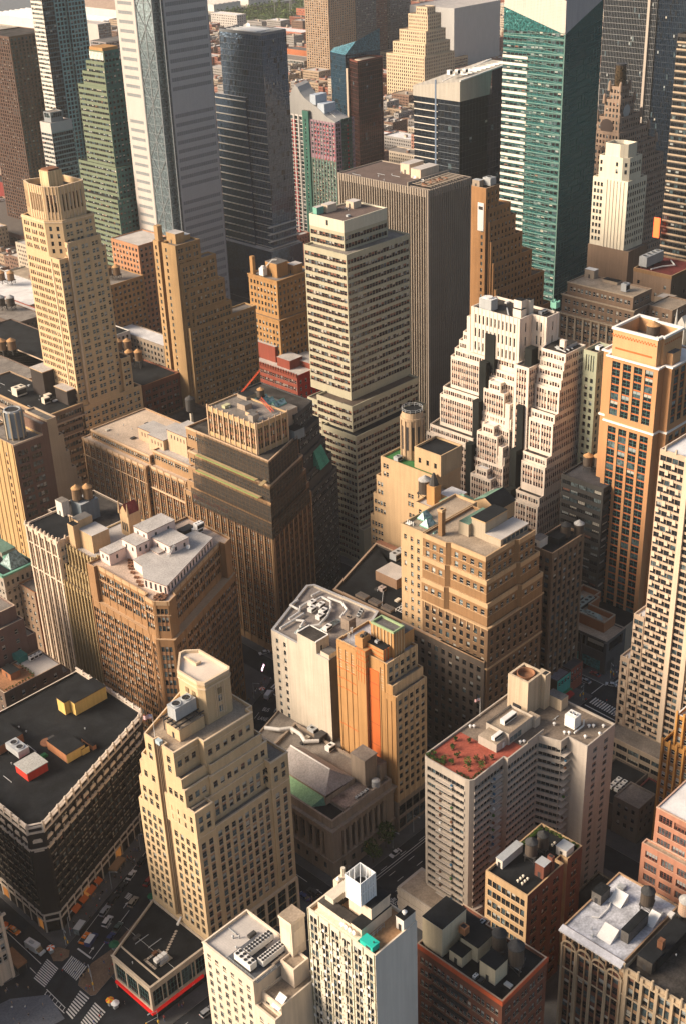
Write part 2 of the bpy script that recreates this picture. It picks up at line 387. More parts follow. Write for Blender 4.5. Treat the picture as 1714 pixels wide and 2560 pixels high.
def water_tank(loc,r,h,leg,kind,label,group='water tanks on the roofs',rz=.3,fins=False):
 if kind not in TK:
  bm,cm={'dark':(M_WOODD,M_CONED),'tan':(M_WOODT,M_CONET),'pale':(M_WOODP,M_CONEG),'grey':(M_WOODD,M_CONEG),'darktan':(M_WOODD,M_CONET)}[kind]
  t=thing('water_tank',label,'water tank',loc,rz,group)
  b=MB();b.cyl(0,0,0,1,1,.97,18,bm)
  for z in(.06,.16,.27,.4,.55,.72,.9):b.cyl(0,0,z,z+.012,1.012-.03*z,None,18,M_STEELD,cap=False)
  b.build('barrel',t)
  b=MB();b.cyl(0,0,1.0,1.06,1.05,1.05,18,cm);b.cyl(0,0,1.06,1.42,1.05,.02,18,cm);b.build('tank_roof',t)
  b=MB();b.box(-.95,.95,-.95,.95,-.07,0,M_STEELD,bottom=True);b.build('platform',t)
  for sx in(-1,1):
   for sy in(-1,1):
    b=MB();b.box(sx*.75-.06,sx*.75+.06,sy*.75-.06,sy*.75+.06,-1.0,-.07,M_STEELD);b.build('leg',t)
  b=MB()
  for s_ in(-1,1):
   b.bar((-.75,s_*.75,-.95),(.75,s_*.75,-.12),.025,M_STEELD);b.bar((s_*.75,-.75,-.95),(s_*.75,.75,-.12),.025,M_STEELD)
   b.bar((.75,s_*.75,-.95),(-.75,s_*.75,-.12),.025,M_STEELD)
  b.build('brace',t)
  TK[kind]=t;new=t
 else:new=copy_tree(TK[kind],loc,rz,label,group)
 new.location=(loc[0],loc[1],loc[2]+leg);new.rotation_euler=(0,0,rz);new.scale=(r,r,h)
 for ch in new.children:
  nm=ch.name.split('.')[0]
  if nm in('leg','brace'):ch.scale=(1,1,leg/h)
 return new
def ring(b,cx,cy,z,r,mat,fan=M_FAN,h=.35,n=16):
 b.cyl(cx,cy,z,z+h,r,r*.96,n,mat,cap=False);
 A=[(cx+r*.96*math.cos(2*math.pi*k/n),cy+r*.96*math.sin(2*math.pi*k/n),z+h)for k in range(n)]
 B=[(cx+r*.82*math.cos(2*math.pi*k/n),cy+r*.82*math.sin(2*math.pi*k/n),z+h)for k in range(n)]
 C_=[(q[0],q[1],z+h*.4)for q in B]
 for k in range(n):
  j=(k+1)%n;b.face([A[k],A[j],B[j],B[k]],mat);b.face([B[j],B[k],C_[k],C_[j]][::-1],mat)
 b.face(C_,fan)
def fan_blades(t,cx,cy,z,r,mat):
 b=MB()
 for k in range(4):
  a=k*math.pi/2+.4;ca,sa=math.cos(a),math.sin(a)
  b.face([(cx-sa*.08*r,cy+ca*.08*r,z),(cx+ca*r*.8+sa*.16*r,cy+sa*r*.8-ca*.16*r,z+.04),(cx+ca*r*.8-sa*.16*r,cy+sa*r*.8+ca*.16*r,z+.1),(cx-sa*.2*r,cy+ca*.2*r,z+.02)],mat)
 b.cyl(cx,cy,z-.05,z+.12,r*.14,None,8,mat);b.build('fan',t)
def cooling_tower(x0,x1,y0,y1,z,h,fans,label,mat=None,legs=.8,group=None,rz=0.0,louvre=True):
 mat=mat or M_GALV;cx,cy=(x0+x1)/2,(y0+y1)/2;hx,hy=(x1-x0)/2,(y1-y0)/2
 t=thing('cooling_tower',label,'cooling tower',(cx,cy,z),rz,group)
 b=MB();b.box(-hx,hx,-hy,hy,legs,legs+h,mat,bottom=True)
 if louvre:
  k=0;zz=legs+.2
  while zz<legs+h*.62:
   b.box(-hx-.05,hx+.05,-hy-.05,hy+.05,zz,zz+.07,mat,bottom=True);zz+=.26
 b.build('casing',t)
 for sx in(-1,1):
  for sy in(-1,1):
   if legs>.05:
    b=MB();b.box(sx*hx*.85-.09,sx*hx*.85+.09,sy*hy*.85-.09,sy*hy*.85+.09,0,legs,M_STEELD);b.build('leg',t)
 for fx,fy,fr in fans:
  b=MB();ring(b,fx,fy,legs+h,fr,mat);b.build('fan_shroud',t);fan_blades(t,fx,fy,legs+h+.2,fr,M_STEELD)
 return t
def ac_unit(x,y,z,sx,sy,h,label,mat=None,fans=1,group=None,rz=0.0,top=None):
 mat=mat or M_GALV;t=thing('air_conditioner',label,'air conditioner',(x,y,z),rz,group)
 b=MB();b.box(-sx/2,sx/2,-sy/2,sy/2,.25,.25+h,mat,top,True);b.box(-sx/2+.1,sx/2-.1,-sy/2-.02,-sy/2,.25+h*.2,.25+h*.8,M_FAN);b.build('casing',t)
 b=MB()
 for s_ in(-1,1):b.box(s_*sx*.4-.07,s_*sx*.4+.07,-sy/2,sy/2,0,.25,M_STEELD)
 b.build('curb',t)
 for k in range(fans):
  b=MB();fx=(k+.5)/fans*sx-sx/2;b_r=min(sx/fans,sy)*.38;ring(b,fx,0,.25+h,b_r,mat,h=.15,n=12);b.build('fan',t)
 return t
def vent(x,y,z,r,h,label,mat=None,group='roof vents',cat='roof vent'):
 mat=mat or M_WHITEP;t=thing('roof_vent',label,cat,(x,y,z),0,group)
 b=MB();b.cyl(0,0,0,h*.6,r*.55,None,10,mat);b.build('pipe',t)
 b=MB();b.cyl(0,0,h*.6,h*.72,r,r,12,mat);b.cyl(0,0,h*.72,h,r*.95,r*.3,12,mat);b.build('cap',t)
 return t
def skylight(x,y,z,sx,sy,h,label,frame=None,rz=0.0,hip=True):
 frame=frame or wall('copper_green',(.16,.36,.28),var=.12);t=thing('skylight',label,'skylight',(x,y,z),rz)
 a,b_=sx/2,sy/2;m=MB();m.box(-a-.1,a+.1,-b_-.1,b_+.1,0,.5,frame);m.build('curb',t)
 g=MB();G=glass('skylight_glass',(.22,.30,.29),rough=.25);k=a*.55 if hip else 0
 A,B,C_,D=(-a,-b_,.5),(a,-b_,.5),(a,b_,.5),(-a,b_,.5)
 if sx>=sy:E_,F_=(-a+k,0,h),(a-k,0,h);g.face([A,B,F_,E_],G);g.face([C_,D,E_,F_],G);g.face([D,A,E_],G);g.face([B,C_,F_],G);ed=[(A,E_),(D,E_),(B,F_),(C_,F_),(E_,F_)]
 else:
  k=b_*.55 if hip else 0;E_,F_=(0,-b_+k,h),(0,b_-k,h);g.face([B,C_,F_,E_],G);g.face([D,A,E_,F_],G);g.face([A,B,E_],G);g.face([C_,D,F_],G);ed=[(A,E_),(B,E_),(C_,F_),(D,F_),(E_,F_)]
 g.build('pane',t);m=MB()
 for p,q in ed:m.bar(p,q,.06,frame)
 nb=max(2,int(max(sx,sy)/1.2))
 for i in range(1,nb):
  f_=i/nb
  if sx>=sy:x_=-a+sx*f_;top=(max(-a+k,min(a-k,x_)),0,h);m.bar((x_,-b_,.5),top,.04,frame);m.bar((x_,b_,.5),top,.04,frame)
  else:y_=-b_+sy*f_;top=(0,max(-b_+k,min(b_-k,y_)),h);m.bar((-a,y_,.5),top,.04,frame);m.bar((a,y_,.5),top,.04,frame)
 m.build('glazing_bar',t);return t
def duct(pts,r,label,mat=None,legs=True):
 mat=mat or wall('duct_white',(.56,.54,.50),var=.12,streak=.1,rough=.6);t=thing('duct',label,'duct',pts[0]);o=pts[0]
 b=MB()
 for p,q in zip(pts,pts[1:]):
  P_=Vector(p)-Vector(o);Q=Vector(q)-Vector(o);d=(Q-P_).normalized();up=Vector((0,0,1))if abs(d.z)<.9 else Vector((1,0,0));x=d.cross(up).normalized();y=x.cross(d)
  n=10;A=[P_-d*r*.3+(x*math.cos(2*math.pi*k/n)+y*math.sin(2*math.pi*k/n))*r for k in range(n)];B=[v+(Q-P_)+d*r*.6 for v in A]
  for k in range(n):b.face([A[k],A[(k+1)%n],B[(k+1)%n],B[k]][::-1],mat)
  b.face(A,mat);b.face(B[::-1],mat)
 b.build('pipe',t)
 if legs:
  b=MB()
  for p,q in zip(pts,pts[1:]):
   m=(Vector(p)+Vector(q))/2-Vector(o);b.box(m.x-.06,m.x+.06,m.y-.06,m.y+.06,m.z-r-.5,m.z,M_STEELD)
  b.build('support',t)
 return t
def dish(x,y,z,r,az,label,group='satellite dishes'):
 t=thing('satellite_dish',label,'satellite dish',(x,y,z),az,group);b=MB();b.cyl(0,0,0,.9,.06,None,6,M_STEELD);b.build('mast',t)
 b=MB();n=14;tilt=.9;rings_=[]
 for j,(rr,dd)in enumerate(((r,.0),(r*.6,-.18*r),(0,-.28*r))):
  rings_.append([Vector((dd,rr*math.cos(2*math.pi*k/n),rr*math.sin(2*math.pi*k/n)))for k in range(n)])
 Rm=Matrix.Rotation(-.6,3,'Y')
 for A,B in zip(rings_,rings_[1:]):
  for k in range(n):b.face([Rm@A[k]+Vector((.2,0,1.0)),Rm@A[(k+1)%n]+Vector((.2,0,1.0)),Rm@B[(k+1)%n]+Vector((.2,0,1.0)),Rm@B[k]+Vector((.2,0,1.0))],M_WHITEP)
 b.build('reflector',t);b=MB();b.bar(Rm@Vector((0,0,-r))+Vector((.2,0,1)),Rm@Vector((r*.9,0,0))+Vector((.2,0,1)),.03,M_STEELD);b.build('feed_arm',t);return t
def flagpole(x,y,z,h,label,az=2.4,fs=1.0):
 t=thing('flagpole',label,'flagpole',(x,y,z),az);b=MB();b.cyl(0,0,0,h,.09,.05,8,M_WHITEP);b.cyl(0,0,h,h+.18,.12,.05,8,plain('gilt',(.6,.4,.1),.4,1));b.build('pole',t)
 f=MB();red=plain('flag_red',(.45,.03,.04),.8);wh=plain('flag_white',(.75,.73,.7),.8);bl=plain('flag_blue',(.03,.05,.2),.8)
 L,H_=2.9*fs,1.6*fs;n=10
 def pt(i,z_):x_=L*i/n;return(x_*.9,.22*math.sin(i*1.05)*(i/n+.3)*fs,z_-.35*fs*(i/n)**2)
 for k in range(13):
  za,zb=h-.1-H_*k/13,h-.1-H_*(k+1)/13
  for i in range(n):
   c_=bl if(k<7 and i<4)else(red if k%2==0 else wh)
   f.face([pt(i,zb),pt(i+1,zb),pt(i+1,za),pt(i,za)],c_)
 for sx in range(5):
  for sz in range(4):
   i=.35+sx*.75;z_=h-.1-H_*(.06+sz*.13);p=pt(i,z_)
   for dy in(-.02,.02):f.face([(p[0]-.06,p[1]+dy,p[2]-.05),(p[0]+.06,p[1]+dy,p[2]-.05),(p[0]+.06,p[1]+dy,p[2]+.05),(p[0]-.06,p[1]+dy,p[2]+.05)],wh)
 f.build('flag',t);return t
def antenna(x,y,z,h,label,n=3):
 t=thing('antenna_mast',label,'antenna',(x,y,z));b=MB();b.cyl(0,0,0,h,.07,.05,6,M_GALV);b.build('mast',t)
 for k in range(n):
  a=k*2.1;b=MB();b.obox((.35*math.cos(a),.35*math.sin(a)),(math.cos(a),math.sin(a)),.08,.14,h*.55,h*.95,M_WHITEP);b.build('panel',t)
 return t
def rail(b,pts,z,h,mat,step=2.0,t=.03):
 for p,q in zip(pts,pts[1:]):
  p=Vector((*p,z));q=Vector((*q,z));L=(q-p).length;k=max(1,int(L/step))
  for i in range(k+1):
   m=p+(q-p)*(i/k);b.bar(m,m+Vector((0,0,h)),t,mat)
  for hh in(h,h*.5):b.bar(p+Vector((0,0,hh)),q+Vector((0,0,hh)),t,mat)
        # ------------------------------------------------------------ nearest blocks
R_BLACK=roofm('roof_black_tar',(.013,.0145,.016),stain=.5);R_GREY=roofm('roof_grey_gravel',(.20,.175,.15),stain=.3);R_PALE=roofm('roof_pale_membrane',(.46,.42,.38),stain=.16,var=.08,seams=.5)
R_TAN=roofm('roof_tan_gravel',(.33,.26,.19),stain=.25);R_BROWN=roofm('roof_brown_ballast',(.105,.08,.062),stain=.3);R_WHITE=roofm('roof_white_coating',(.62,.60,.58),stain=.15,var=.06)
R_WHITEP=roofm('roof_white_patched',(.50,.50,.52),stain=.45,var=.25);R_TILE=roofm('roof_red_paving',(.33,.085,.055),stain=.2,seams=1.6);R_MID=roofm('roof_mid_grey',(.13,.12,.11),stain=.35)
R_DUSK=roofm('roof_dark_patched',(.055,.048,.042),stain=.6,var=.3)
def sty(w,**k):k['wall']=w;return k
CREAM=wall('cream_brick',(.50,.365,.215),var=.07,streak=.12,fine=.12,courses=2.2);CREAMS=wall('cream_stone_trim',(.60,.46,.31),var=.06,streak=.1)
REDSP=wall('rusty_spandrel_brick',(.36,.20,.11),var=.12)
B=Bld('office_tower','stepped cream brick tower with notched setbacks and a stone roof house with clipped corners','building',190,258)
cS=sty(CREAM,bay=2.95,ww=1.3,wh=2.0,fh=3.45,top=2.2,margin=.7,d=.28,sill=CREAMS,mix='dark',frame='tan')
cE=sty(CREAM,bay=2.85,ww=1.3,wh=1.95,fh=3.45,top=2.2,margin=.6,d=.32,sill=CREAMS,mix='mixed',frame='grey',belt=((.0,.35,.12,CREAMS),))
cEp=dict(cE);cEp.update(mode='pier',span=REDSP,d2=.16)
cEt=dict(cE);cEt['top']=3.4
def notch(x0,x1,ya,yl,slope=.41):
 return[(x0,ya),(x1,ya),(x1,yl+(x1-x0)*slope),(x0,yl),(x0,254.2),(x0+1.5,254.2),(x0+1.5,250.6),(x0,250.6)]
pS={'S':cS,'E':cEp}
B.tier([(171,238),(178,238),(178,238.5),(201,238.5),(201,238),(208.6,238),(208.6,281.6),(171,266.2),(171,254.2),(172.5,254.2),(172.5,250.6),(171,250.6)],15,56.4,pS,R_GREY,cop=CREAMS,par=.9)
B.tier((171,178,238,252),56.2,66.5,{'S':cS,'E':cE},R_GREY,cop=CREAMS)
B.tier((201,208.6,238,270),56.2,66.7,{'S':cS,'E':cE},R_GREY,cop=CREAMS)
B.tier([(171.0,240.6),(203,240.6),(203,277.5),(171,264.4),(171,254.2),(172.5,254.2),(172.5,250.6),(171,250.6)],55.6,66.0,pS,R_GREY,cop=CREAMS)
B.tier([(171,241.6),(180,241.6),(180,240.9),(203,240.9),(203,276),(171,262.9),(171,254.2),(172.5,254.2),(172.5,250.6),(171,250.6)],65.2,72.9,pS,R_GREY,cop=CREAMS)
B.tier([(171,242.7),(181,242.7),(181,241.3),(201.5,241.3),(201.5,274),(171,261.5),(171,254.2),(172.5,254.2),(172.5,250.6),(171,250.6)],72.0,76.2,{'S':cS,'E':cEt},R_GREY,cop=CREAMS)
B.tier([(171,245),(180.2,245),(180.2,242.4),(199.5,242.4),(199.5,244.6),(201.5,244.6),(201.5,271),(171,258.8),(171,254.2),(172.5,254.2),(172.5,250.6),(171,250.6)],75.3,85,{'S':cS,'E':dict(cEt,belt=((0,.4,.15,CREAMS),(2.2,.25,.1,CREAMS)))},R_TAN,cop=CREAMS)
pp=[(186.2,250.6),(187.3,248.4),(196.5,248.2),(197.6,249.2),(197.6,262.9),(194.4,266),(192.5,266.2),(186.2,259.5)]
rb=MB();rb.prism(pp,84,98.6,CREAM,cap=False);rb.prism(inset(pp,-.25),96.6,97.1,CREAMS);rb.prism(inset(pp,-.12),98.2,99.3,CREAMS,cap=False)
ip=inset(pp,.5)
for i in range(8):
 a,c_,d_,e_=inset(pp,-.12)[i],inset(pp,-.12)[(i+1)%8],ip[(i+1)%8],ip[i]
 rb.face([(a[0],a[1],99.3),(c_[0],c_[1],99.3),(d_[0],d_[1],99.3),(e_[0],e_[1],99.3)],CREAMS);rb.face([(d_[0],d_[1],98.2),(e_[0],e_[1],98.2),(e_[0],e_[1],99.3),(d_[0],d_[1],99.3)],CREAMS)
rb.face([(p[0],p[1],98.35)for p in ip],roofm('roof_cream_membrane',(.62,.52,.42),stain=.1,var=.05,seams=.45,axis='Y'))
for y in(251.2,252.0):rb.box(191+(y-251)*1.4,191.25+(y-251)*1.4,248.22,248.32,86,97,CREAMS)
for x in(190.6,191.3,193.4,194.1):rb.box(x,x+.22,248.1,248.4,85.2,97.0,CREAMS)
for ya,za in((255.6,93.2),(252.6,93.2)):rb.box(186.0,186.3,ya-.7,ya+.7,za,za+1.7,wall('bronze_grille',(.22,.16,.09),var=.2))
rb.box(191.7,193.1,247.95,248.4,93.0,94.9,wall('bronze_grille',(.22,.16,.09)))
rb.box(192.0,194.0,257.8,258.4,98.35,99.25,CREAMS);rb.box(192.0,192.6,258.4,263.6,98.35,99.25,CREAMS)
B.part('roof_house',rb)
for ya in(255.6,252.6):B.W.add((186.17,ya,89.6),(0,-1),1.1,2.0,dict(cS))
for za in(86.4,90.2):B.W.add((192.4,248.25,za),(1,0),1.2,2.1,dict(cE,sill=CREAMS))
B.bulk(176.4,185.9,248.4,254.6,84,88.4,CREAM,R_TAN,name='bulkhead',trim=FR['brown'])
pb=MB()
for y,r_ in((253.4,.32),(252.6,.22),(251.6,.3)):pb.cyl(171.7,y,16,84.8,r_,None,10,wall('drain_pipe',(.16,.11,.07),streak=.3));
pb.bar((171.4,252.2,15.0),(168.6,250.6,15.0),.32,M_WHITEP);pb.box(171.0,172.3,251.3,253.3,84.2,85.6,wall('hopper_blue',(.35,.42,.45)))
B.part('drain_pipe',pb)
sb=MB()
sb.prism([(171,238),(208.6,238),(208.6,281.6),(171,266.2)],0,15.1,CREAM);DK=glass('shop_glass',(.015,.022,.024))
for k in range(9):
 x=171.4+k*4.63;sb.box(x-.45,x+.45,237.45,238,0,14.2,CREAMS)
for k in range(8):
 x=171.4+k*4.63+.5
 for z in(1.0,4.6,8.2,11.4):sb.face([(x,237.93,z),(x+3.6,237.93,z),(x+3.6,237.93,z+2.9),(x,237.93,z+2.9)],DK);sb.box(x+1.75,x+1.85,237.85,237.93,z,z+2.9,FR['teal'])
sb.box(171,208.6,237.3,238,14.3,15.2,CREAMS)
B.part('shopfront',sb);B.done()
cooling_tower(177.4,185.2,250.6,254.4,89.6,4.2,((-1.9,0,1.55),(1.9,0,1.55)),'steel twin fan cooling tower on black beams above the cream tower roof',legs=.3)
fb=MB()
for y in(249.2,251,252.8,254.6,256.2):fb.bar((175.6,y,89.2),(186.6,y,89.2),.14,M_STEELD,.2)
for x in(177,181,185):fb.bar((x,248.6,89.0),(x,257,89.0),.12,M_STEELD,.16)
for x,y in((177,249),(185,249),(177,256.4),(185,256.4)):fb.box(x-.12,x+.12,y-.12,y+.12,84.1,89,M_STEELD)
tag(fb.build('steel_grillage',org=(181,252,84)),'black steel beam grillage carrying the twin fan cooling tower','frame')
flagpole(172.4,255.2,84.2,9.0,'tall flagpole with striped flag at the roof edge of the cream tower',az=2.5)
ST=wall('store_limestone',(.44,.36,.27),var=.08,streak=.15);SIGNR=plain('sign_red',(.62,.012,.012),.5,emit=(1,.03,.02),estr=.12);SIGNW=plain('sign_letter_white',(.8,.78,.74),.6)
B=Bld('corner_store','low limestone corner store with black roof and a red sign band over the pavement','building',158,250)
spoly=[(147.4,238),(170.9,238),(170.9,266),(147.4,256.8)]
B.tier(spoly,0,14.2,{'S':sty(ST,bay=6.1,ww=4.2,wh=6.6,fh=8.2,top=1.9,bot=4.1,margin=.8,d=.35,sash='grid',mix='dark',frame='teal',belt=((0,.5,.25,ST),(1.6,.2,.12,ST))),'E':sty(ST,bay=5.8,ww=4.2,wh=6.6,fh=8.2,top=1.9,bot=4.1,margin=.6,d=.35,sash='grid',mix='dark',frame='teal',belt=((0,.5,.25,ST),(1.6,.2,.12,ST)))},R_BLACK,par=.9,cop=ST)
sg=MB();sg.box(146.75,147.4,237.5,256.2,3.0,3.9,SIGNR,bottom=True);sg.box(147.4,167,237.35,238,3.0,3.9,SIGNR,bottom=True);B.part('sign_band',sg)
sw=MB();sw.box(147.2,170.9,237.8,237.99,.4,2.9,DK);sw.box(147.2,147.39,238,256,.4,2.9,DK);B.part('shop_window',sw)
ln=MB()
for x in(151.5,157.2,163.0):ln.box(x,x+.2,237.7,238,4.1,12.2,ST)
ln.face([(157.5,238.02,13.6),(157.6,238.02,13.6),(157.6,264,13.6),(157.5,262,13.6)],FR['white'])
B.part('pilaster',ln)
dv=MB();dv.box(151.6,151.9,238.5,258.0,13.3,13.95,ST);B.part('roof_curb',dv);B.done()
def text(body,loc,size,rot,mat,name,label=None,cat=None,parent=None,ext=.02,align='CENTER'):
 cu=bpy.data.curves.new(name,'FONT');cu.body=body;cu.size=size;cu.extrude=ext;cu.align_x=align
 o=bpy.data.objects.new(name,cu);col.objects.link(o);dg=bpy.context.evaluated_depsgraph_get();me=bpy.data.meshes.new_from_object(o.evaluated_get(dg))
 bpy.data.objects.remove(o);me.materials.clear();me.materials.append(mat);o=bpy.data.objects.new(name,me);col.objects.link(o);o.location=loc;o.rotation_euler=rot
 if parent:o.parent=parent;o.matrix_parent_inverse=Matrix.Translation(-Vector(parent.location))
 if label:tag(o,label,cat)
 return o
STORE=B
g=MB();g.box(155.4,158.6,242.6,244.4,13.9,15.0,M_GALV,bottom=True);g.box(155.0,159.6,242.2,245.2,13.6,13.9,wall('roof_pad',(.30,.26,.2)))
t=thing('air_conditioner','row of white roof units on grey dunnage above the low corner store','air conditioner',(157,244,13.4));g.build('casing',t,(157,244,13.4))
for k in range(3):
 g=MB();g.box(154.2+k*1.5,155.4+k*1.5,243.0,244.6,14.9,16.1,M_WHITEP,bottom=True);g.box(154.2+k*1.5,155.4+k*1.5,243.0,244.6,13.4,14.9,M_STEELD);g.build('unit',t,(157,244,13.4))
g=MB();PV=roofm('walkway_pads',(.40,.33,.26),stain=.2)
for k in range(9):g.box(159.5+k*.95,160.3+k*.95,245.4+k*.55,246.2+k*.55,13.3,13.38,PV)
for k in range(6):g.box(153.2+k*1.0,154.0+k*1.0,247.6,248.4,13.3,13.38,PV);g.box(153.2,154.0,244.6+k*.95-1.6,245.4+k*.95-1.6,13.3,13.38,PV);g.box(158.4,159.2,244.6+k*.95-1.6,245.4+k*.95-1.6,13.3,13.38,PV)
tag(g.build('walkway_pad',org=(157,246,13.3)),'pale walkway pads laid in a square across the black store roof','roof walkway')
HW=wall('hotel_cream_stucco',(.58,.48,.37),var=.05,streak=.16);HT=wall('hotel_trim',(.66,.55,.42),var=.05,streak=.15)
B=Bld('hotel_building','cream hotel block with a sunken plant deck and a square stair tower on its roof','building',155,195)
hS=sty(HW,bay=3.35,ww=1.15,wh=1.7,fh=3.3,top=2.6,margin=.6,d=.25,sill=HT,mix='mixed',frame='white',belt=((0,.35,.2,HT),(4.2,.22,.12,HT)))
B.tier([(147.2,187.8),(155.0,187.8),(155.0,188.2),(163.2,188.2),(163.2,208),(147.2,208)],0,55,{'S':hS,'E':sty(HW,blank=True)},R_PALE,cop=HT,par=.9)
B.tier((149.6,163.2,180.2,187.8),0,49.5,{'S':sty(HW,bay=3.2,ww=1.15,wh=1.7,fh=3.3,top=1.6,margin=.8,d=.25,sill=HT,frame='white'),'E':sty(HW,blank=True)},R_TAN,cop=HT,par=.8)
B.tier((147.2,149.6,180.2,187.8),0,46.5,{'S':hS,'E':sty(HW,blank=True)},R_TAN,par=.6)
B.tier((156.6,162.2,182.4,187.6),48.8,55.5,{'S':sty(HW,blank=True),'E':sty(HW,blank=True)},R_TAN,cop=HT,par=.7)
tw=MB();tw.box(160.0,164.8,186.0,190.6,54,66.2,HW);tw.box(159.8,165.0,185.8,190.8,66.2,67.2,HT,R_TAN,True);tw.box(159.94,160,186.6,190,57.5,63.4,HT);tw.box(160.6,164.2,185.94,186,57.5,63.4,HT);B.part('stair_tower',tw)
dk=MB();dk.box(148.0,157.6,187.0,199.4,54.3,54.5,M_GALV,roofm('plant_deck',(.085,.09,.10),stain=.2))
rail(dk,[(148.0,199.4),(148.0,187.0),(154.8,187.0)],54.5,1.1,M_GALV,1.4);B.part('plant_deck',dk);B.done()
def chiller(x0,x1,y0,y1,z,h,nx,ny,label,group):
 t=thing('chiller',label,'chiller',((x0+x1)/2,(y0+y1)/2,z),0,group);o=t.location[:]
 b=MB();b.box(x0,x1,y0,y1,z+.7,z+h,M_WHITEP,bottom=True);b.build('casing',t,o)
 b=MB()
 for k in range(6):
  xx=x0+(x1-x0)*(k+.5)/6-.35;b.box(xx,xx+.7,y0+.1,y1-.1,z+.1,z+.7,M_STEELD)
 b.build('base',t,o)
 for i in range(nx):
  for j in range(ny):
   b=MB();cx,cy=x0+(x1-x0)*(i+.5)/nx,y0+(y1-y0)*(j+.5)/ny;rr=min((x1-x0)/nx,(y1-y0)/ny)*.42
   b.cyl(cx,cy,z+h,z+h+.16,rr,None,12,M_FAN);b.build('fan',t,o)
chiller(151.8,160.8,194.3,196.4,54.5,2.6,9,2,'long white chiller with two rows of black fans, rear one on the plant deck','rooftop chillers')
chiller(152.2,160.2,189.2,191.4,54.5,2.6,9,2,'long white chiller with two rows of black fans beside the stair tower','rooftop chillers')
chiller(148.9,151.2,190.6,197.0,54.5,2.9,2,4,'short white chiller with eight fans across the front of the plant deck','rooftop chillers')
g=MB()
for k in range(7):g.face([(148.6+k*.02,186.6-k*.9,48.85),(149.9,186.6-k*.9,48.85),(149.9,187.2-k*.9,48.85),(148.6,187.2-k*.9,48.85)][::-1]if False else[(150.4,186.4-k*.8,48.83),(151.8,186.4-k*.8,48.83),(151.8,186.9-k*.8,48.83),(150.4,186.9-k*.8,48.83)],PV)
tag(g.build('walkway_pad',org=(151,184,48.8)),'short row of pale walkway pads on the lower wing of the cream hotel','roof walkway')
g=MB();g.face([(149.0,180.6,48.2),(152.2,180.6,50.6),(152.2,183.4,50.6),(149.0,183.4,48.2)],M_WHITEP);g.face([(149.0,180.6,48.0),(149.0,183.4,48.0),(152.2,183.4,50.4),(152.2,180.6,50.4)],M_WHITEP);g.box(152.1,152.3,180.6,183.4,48,50.6,M_WHITEP)
tag(g.build('roof_hatch',org=(150,182,48)),'slanted pale metal hood at the corner of the cream hotel wing','roof hatch')
WH=wall('white_render',(.60,.57,.51),var=.04,streak=.10,fine=.05);WB=wall('pale_panel',(.56,.50,.40),var=.08);OLV=wall('olive_metal',(.21,.20,.12),var=.1)
B=Bld('hotel_tower','slim white slab hotel with a patterned glass front and a blank pale side wall','building',168,169)
wh_s=sty(WB,bay=3.9,grp=2,ww=.92,wh=2.2,gap=.2,fh=2.9,top=1.5,margin=.35,d=.22,mix='dark',frame='dark',sash='none',floorband=(.14,.1,OLV),rib=(.2,.14,OLV))
B.tier((160.9,176.3,156.8,180.4),0,76,{'S':wh_s,'E':sty(WH,blank=True)},roofm('roof_rust_ballast',(.36,.21,.11),stain=.2),cop=HT,par=1.0)
pn=[];rr=random.Random(5)
for k in range(26):
 for j in range(9):
  y=179.9-2.55*j;z=72.3-2.9*k
  if z<2:continue
  if(j in(1,4,7))and rr.random()<.7 or rr.random()<.16:pn.append((160.66,160.88,y-2.3,y-1.15,z-1.0,z+1.3,WB))
  if rr.random()<.4:pn.append((160.64,160.88,y-.75,y+.05,z-.6,z+.25,M_WHITEP))
pieces(B,'facade_panel',pn)
B.bulk(163.0,174.0,163.3,166.9,75,78.6,HW,R_BLACK,name='mechanical_room',trim=HT,door=False)
b=MB();b.box(162.9,165.9,166.9,178.4,75,78.0,HW,R_DUSK);b.box(165.9,167,166.9,178.4,75,76.8,HW,R_DUSK);b.box(161.4,162.9,163.2,178.0,75,76.3,HT);B.part('parapet_wall',b)
b=MB();b.box(167.0,173.8,163.6,171.5,75,82.0,HW);b.box(166.85,173.95,163.45,171.65,82.0,82.5,HT,R_BLACK,True);B.part('bulkhead',b)
b=MB();b.box(164.8,174.5,174.6,177.6,77.6,79.6,WB,bottom=True);b.box(166,173,175.2,177,75,77.6,M_STEELD);tag(b.build('duct',org=(170,176,75)),'long beige box duct along the rear edge of the white hotel roof','duct')
b=MB();b.box(170.0,174.0,178.2,179.8,75,79.4,HW);b.cyl(172.8,179,79.4,82.0,.55,None,12,WB);b.cyl(171,178.9,79.4,80.3,.6,.2,12,M_WHITEP);B.part('chimney',b)
B.bulk(171.8,176.2,157.2,159.8,75,79.2,WH,R_BLACK,name='stair_house',trim=WH)
rl=MB();rail(rl,[(164.5,161.8),(169.8,162.0)],75,1.6,M_GALV,1.2,.04);B.part('railing',rl);B.done()
t=thing('cooling_tower','white slatted cooling tower screen with open braced top on the white hotel','cooling tower',(168.2,168.3,82.5))
b=MB();x0,x1,y0,y1,za,zb=165.6,171.0,165.7,170.9,82.8,90.2
SL=wall('screen_white',(.74,.74,.72),var=.03,streak=.05,rough=.5)
for(a,c_)in(((x0,y0),(x1,y0)),((x1,y0),(x1,y1)),((x1,y1),(x0,y1)),((x0,y1),(x0,y0))):
 for k in range(6):
  p=(a[0]+(c_[0]-a[0])*(k+.04)/6,a[1]+(c_[1]-a[1])*(k+.04)/6);q=(a[0]+(c_[0]-a[0])*(k+.96)/6,a[1]+(c_[1]-a[1])*(k+.96)/6)
  b.face([(*p,za),(*q,za),(*q,zb),(*p,zb)],SL)
b.build('screen',t,t.location[:])
b=MB()
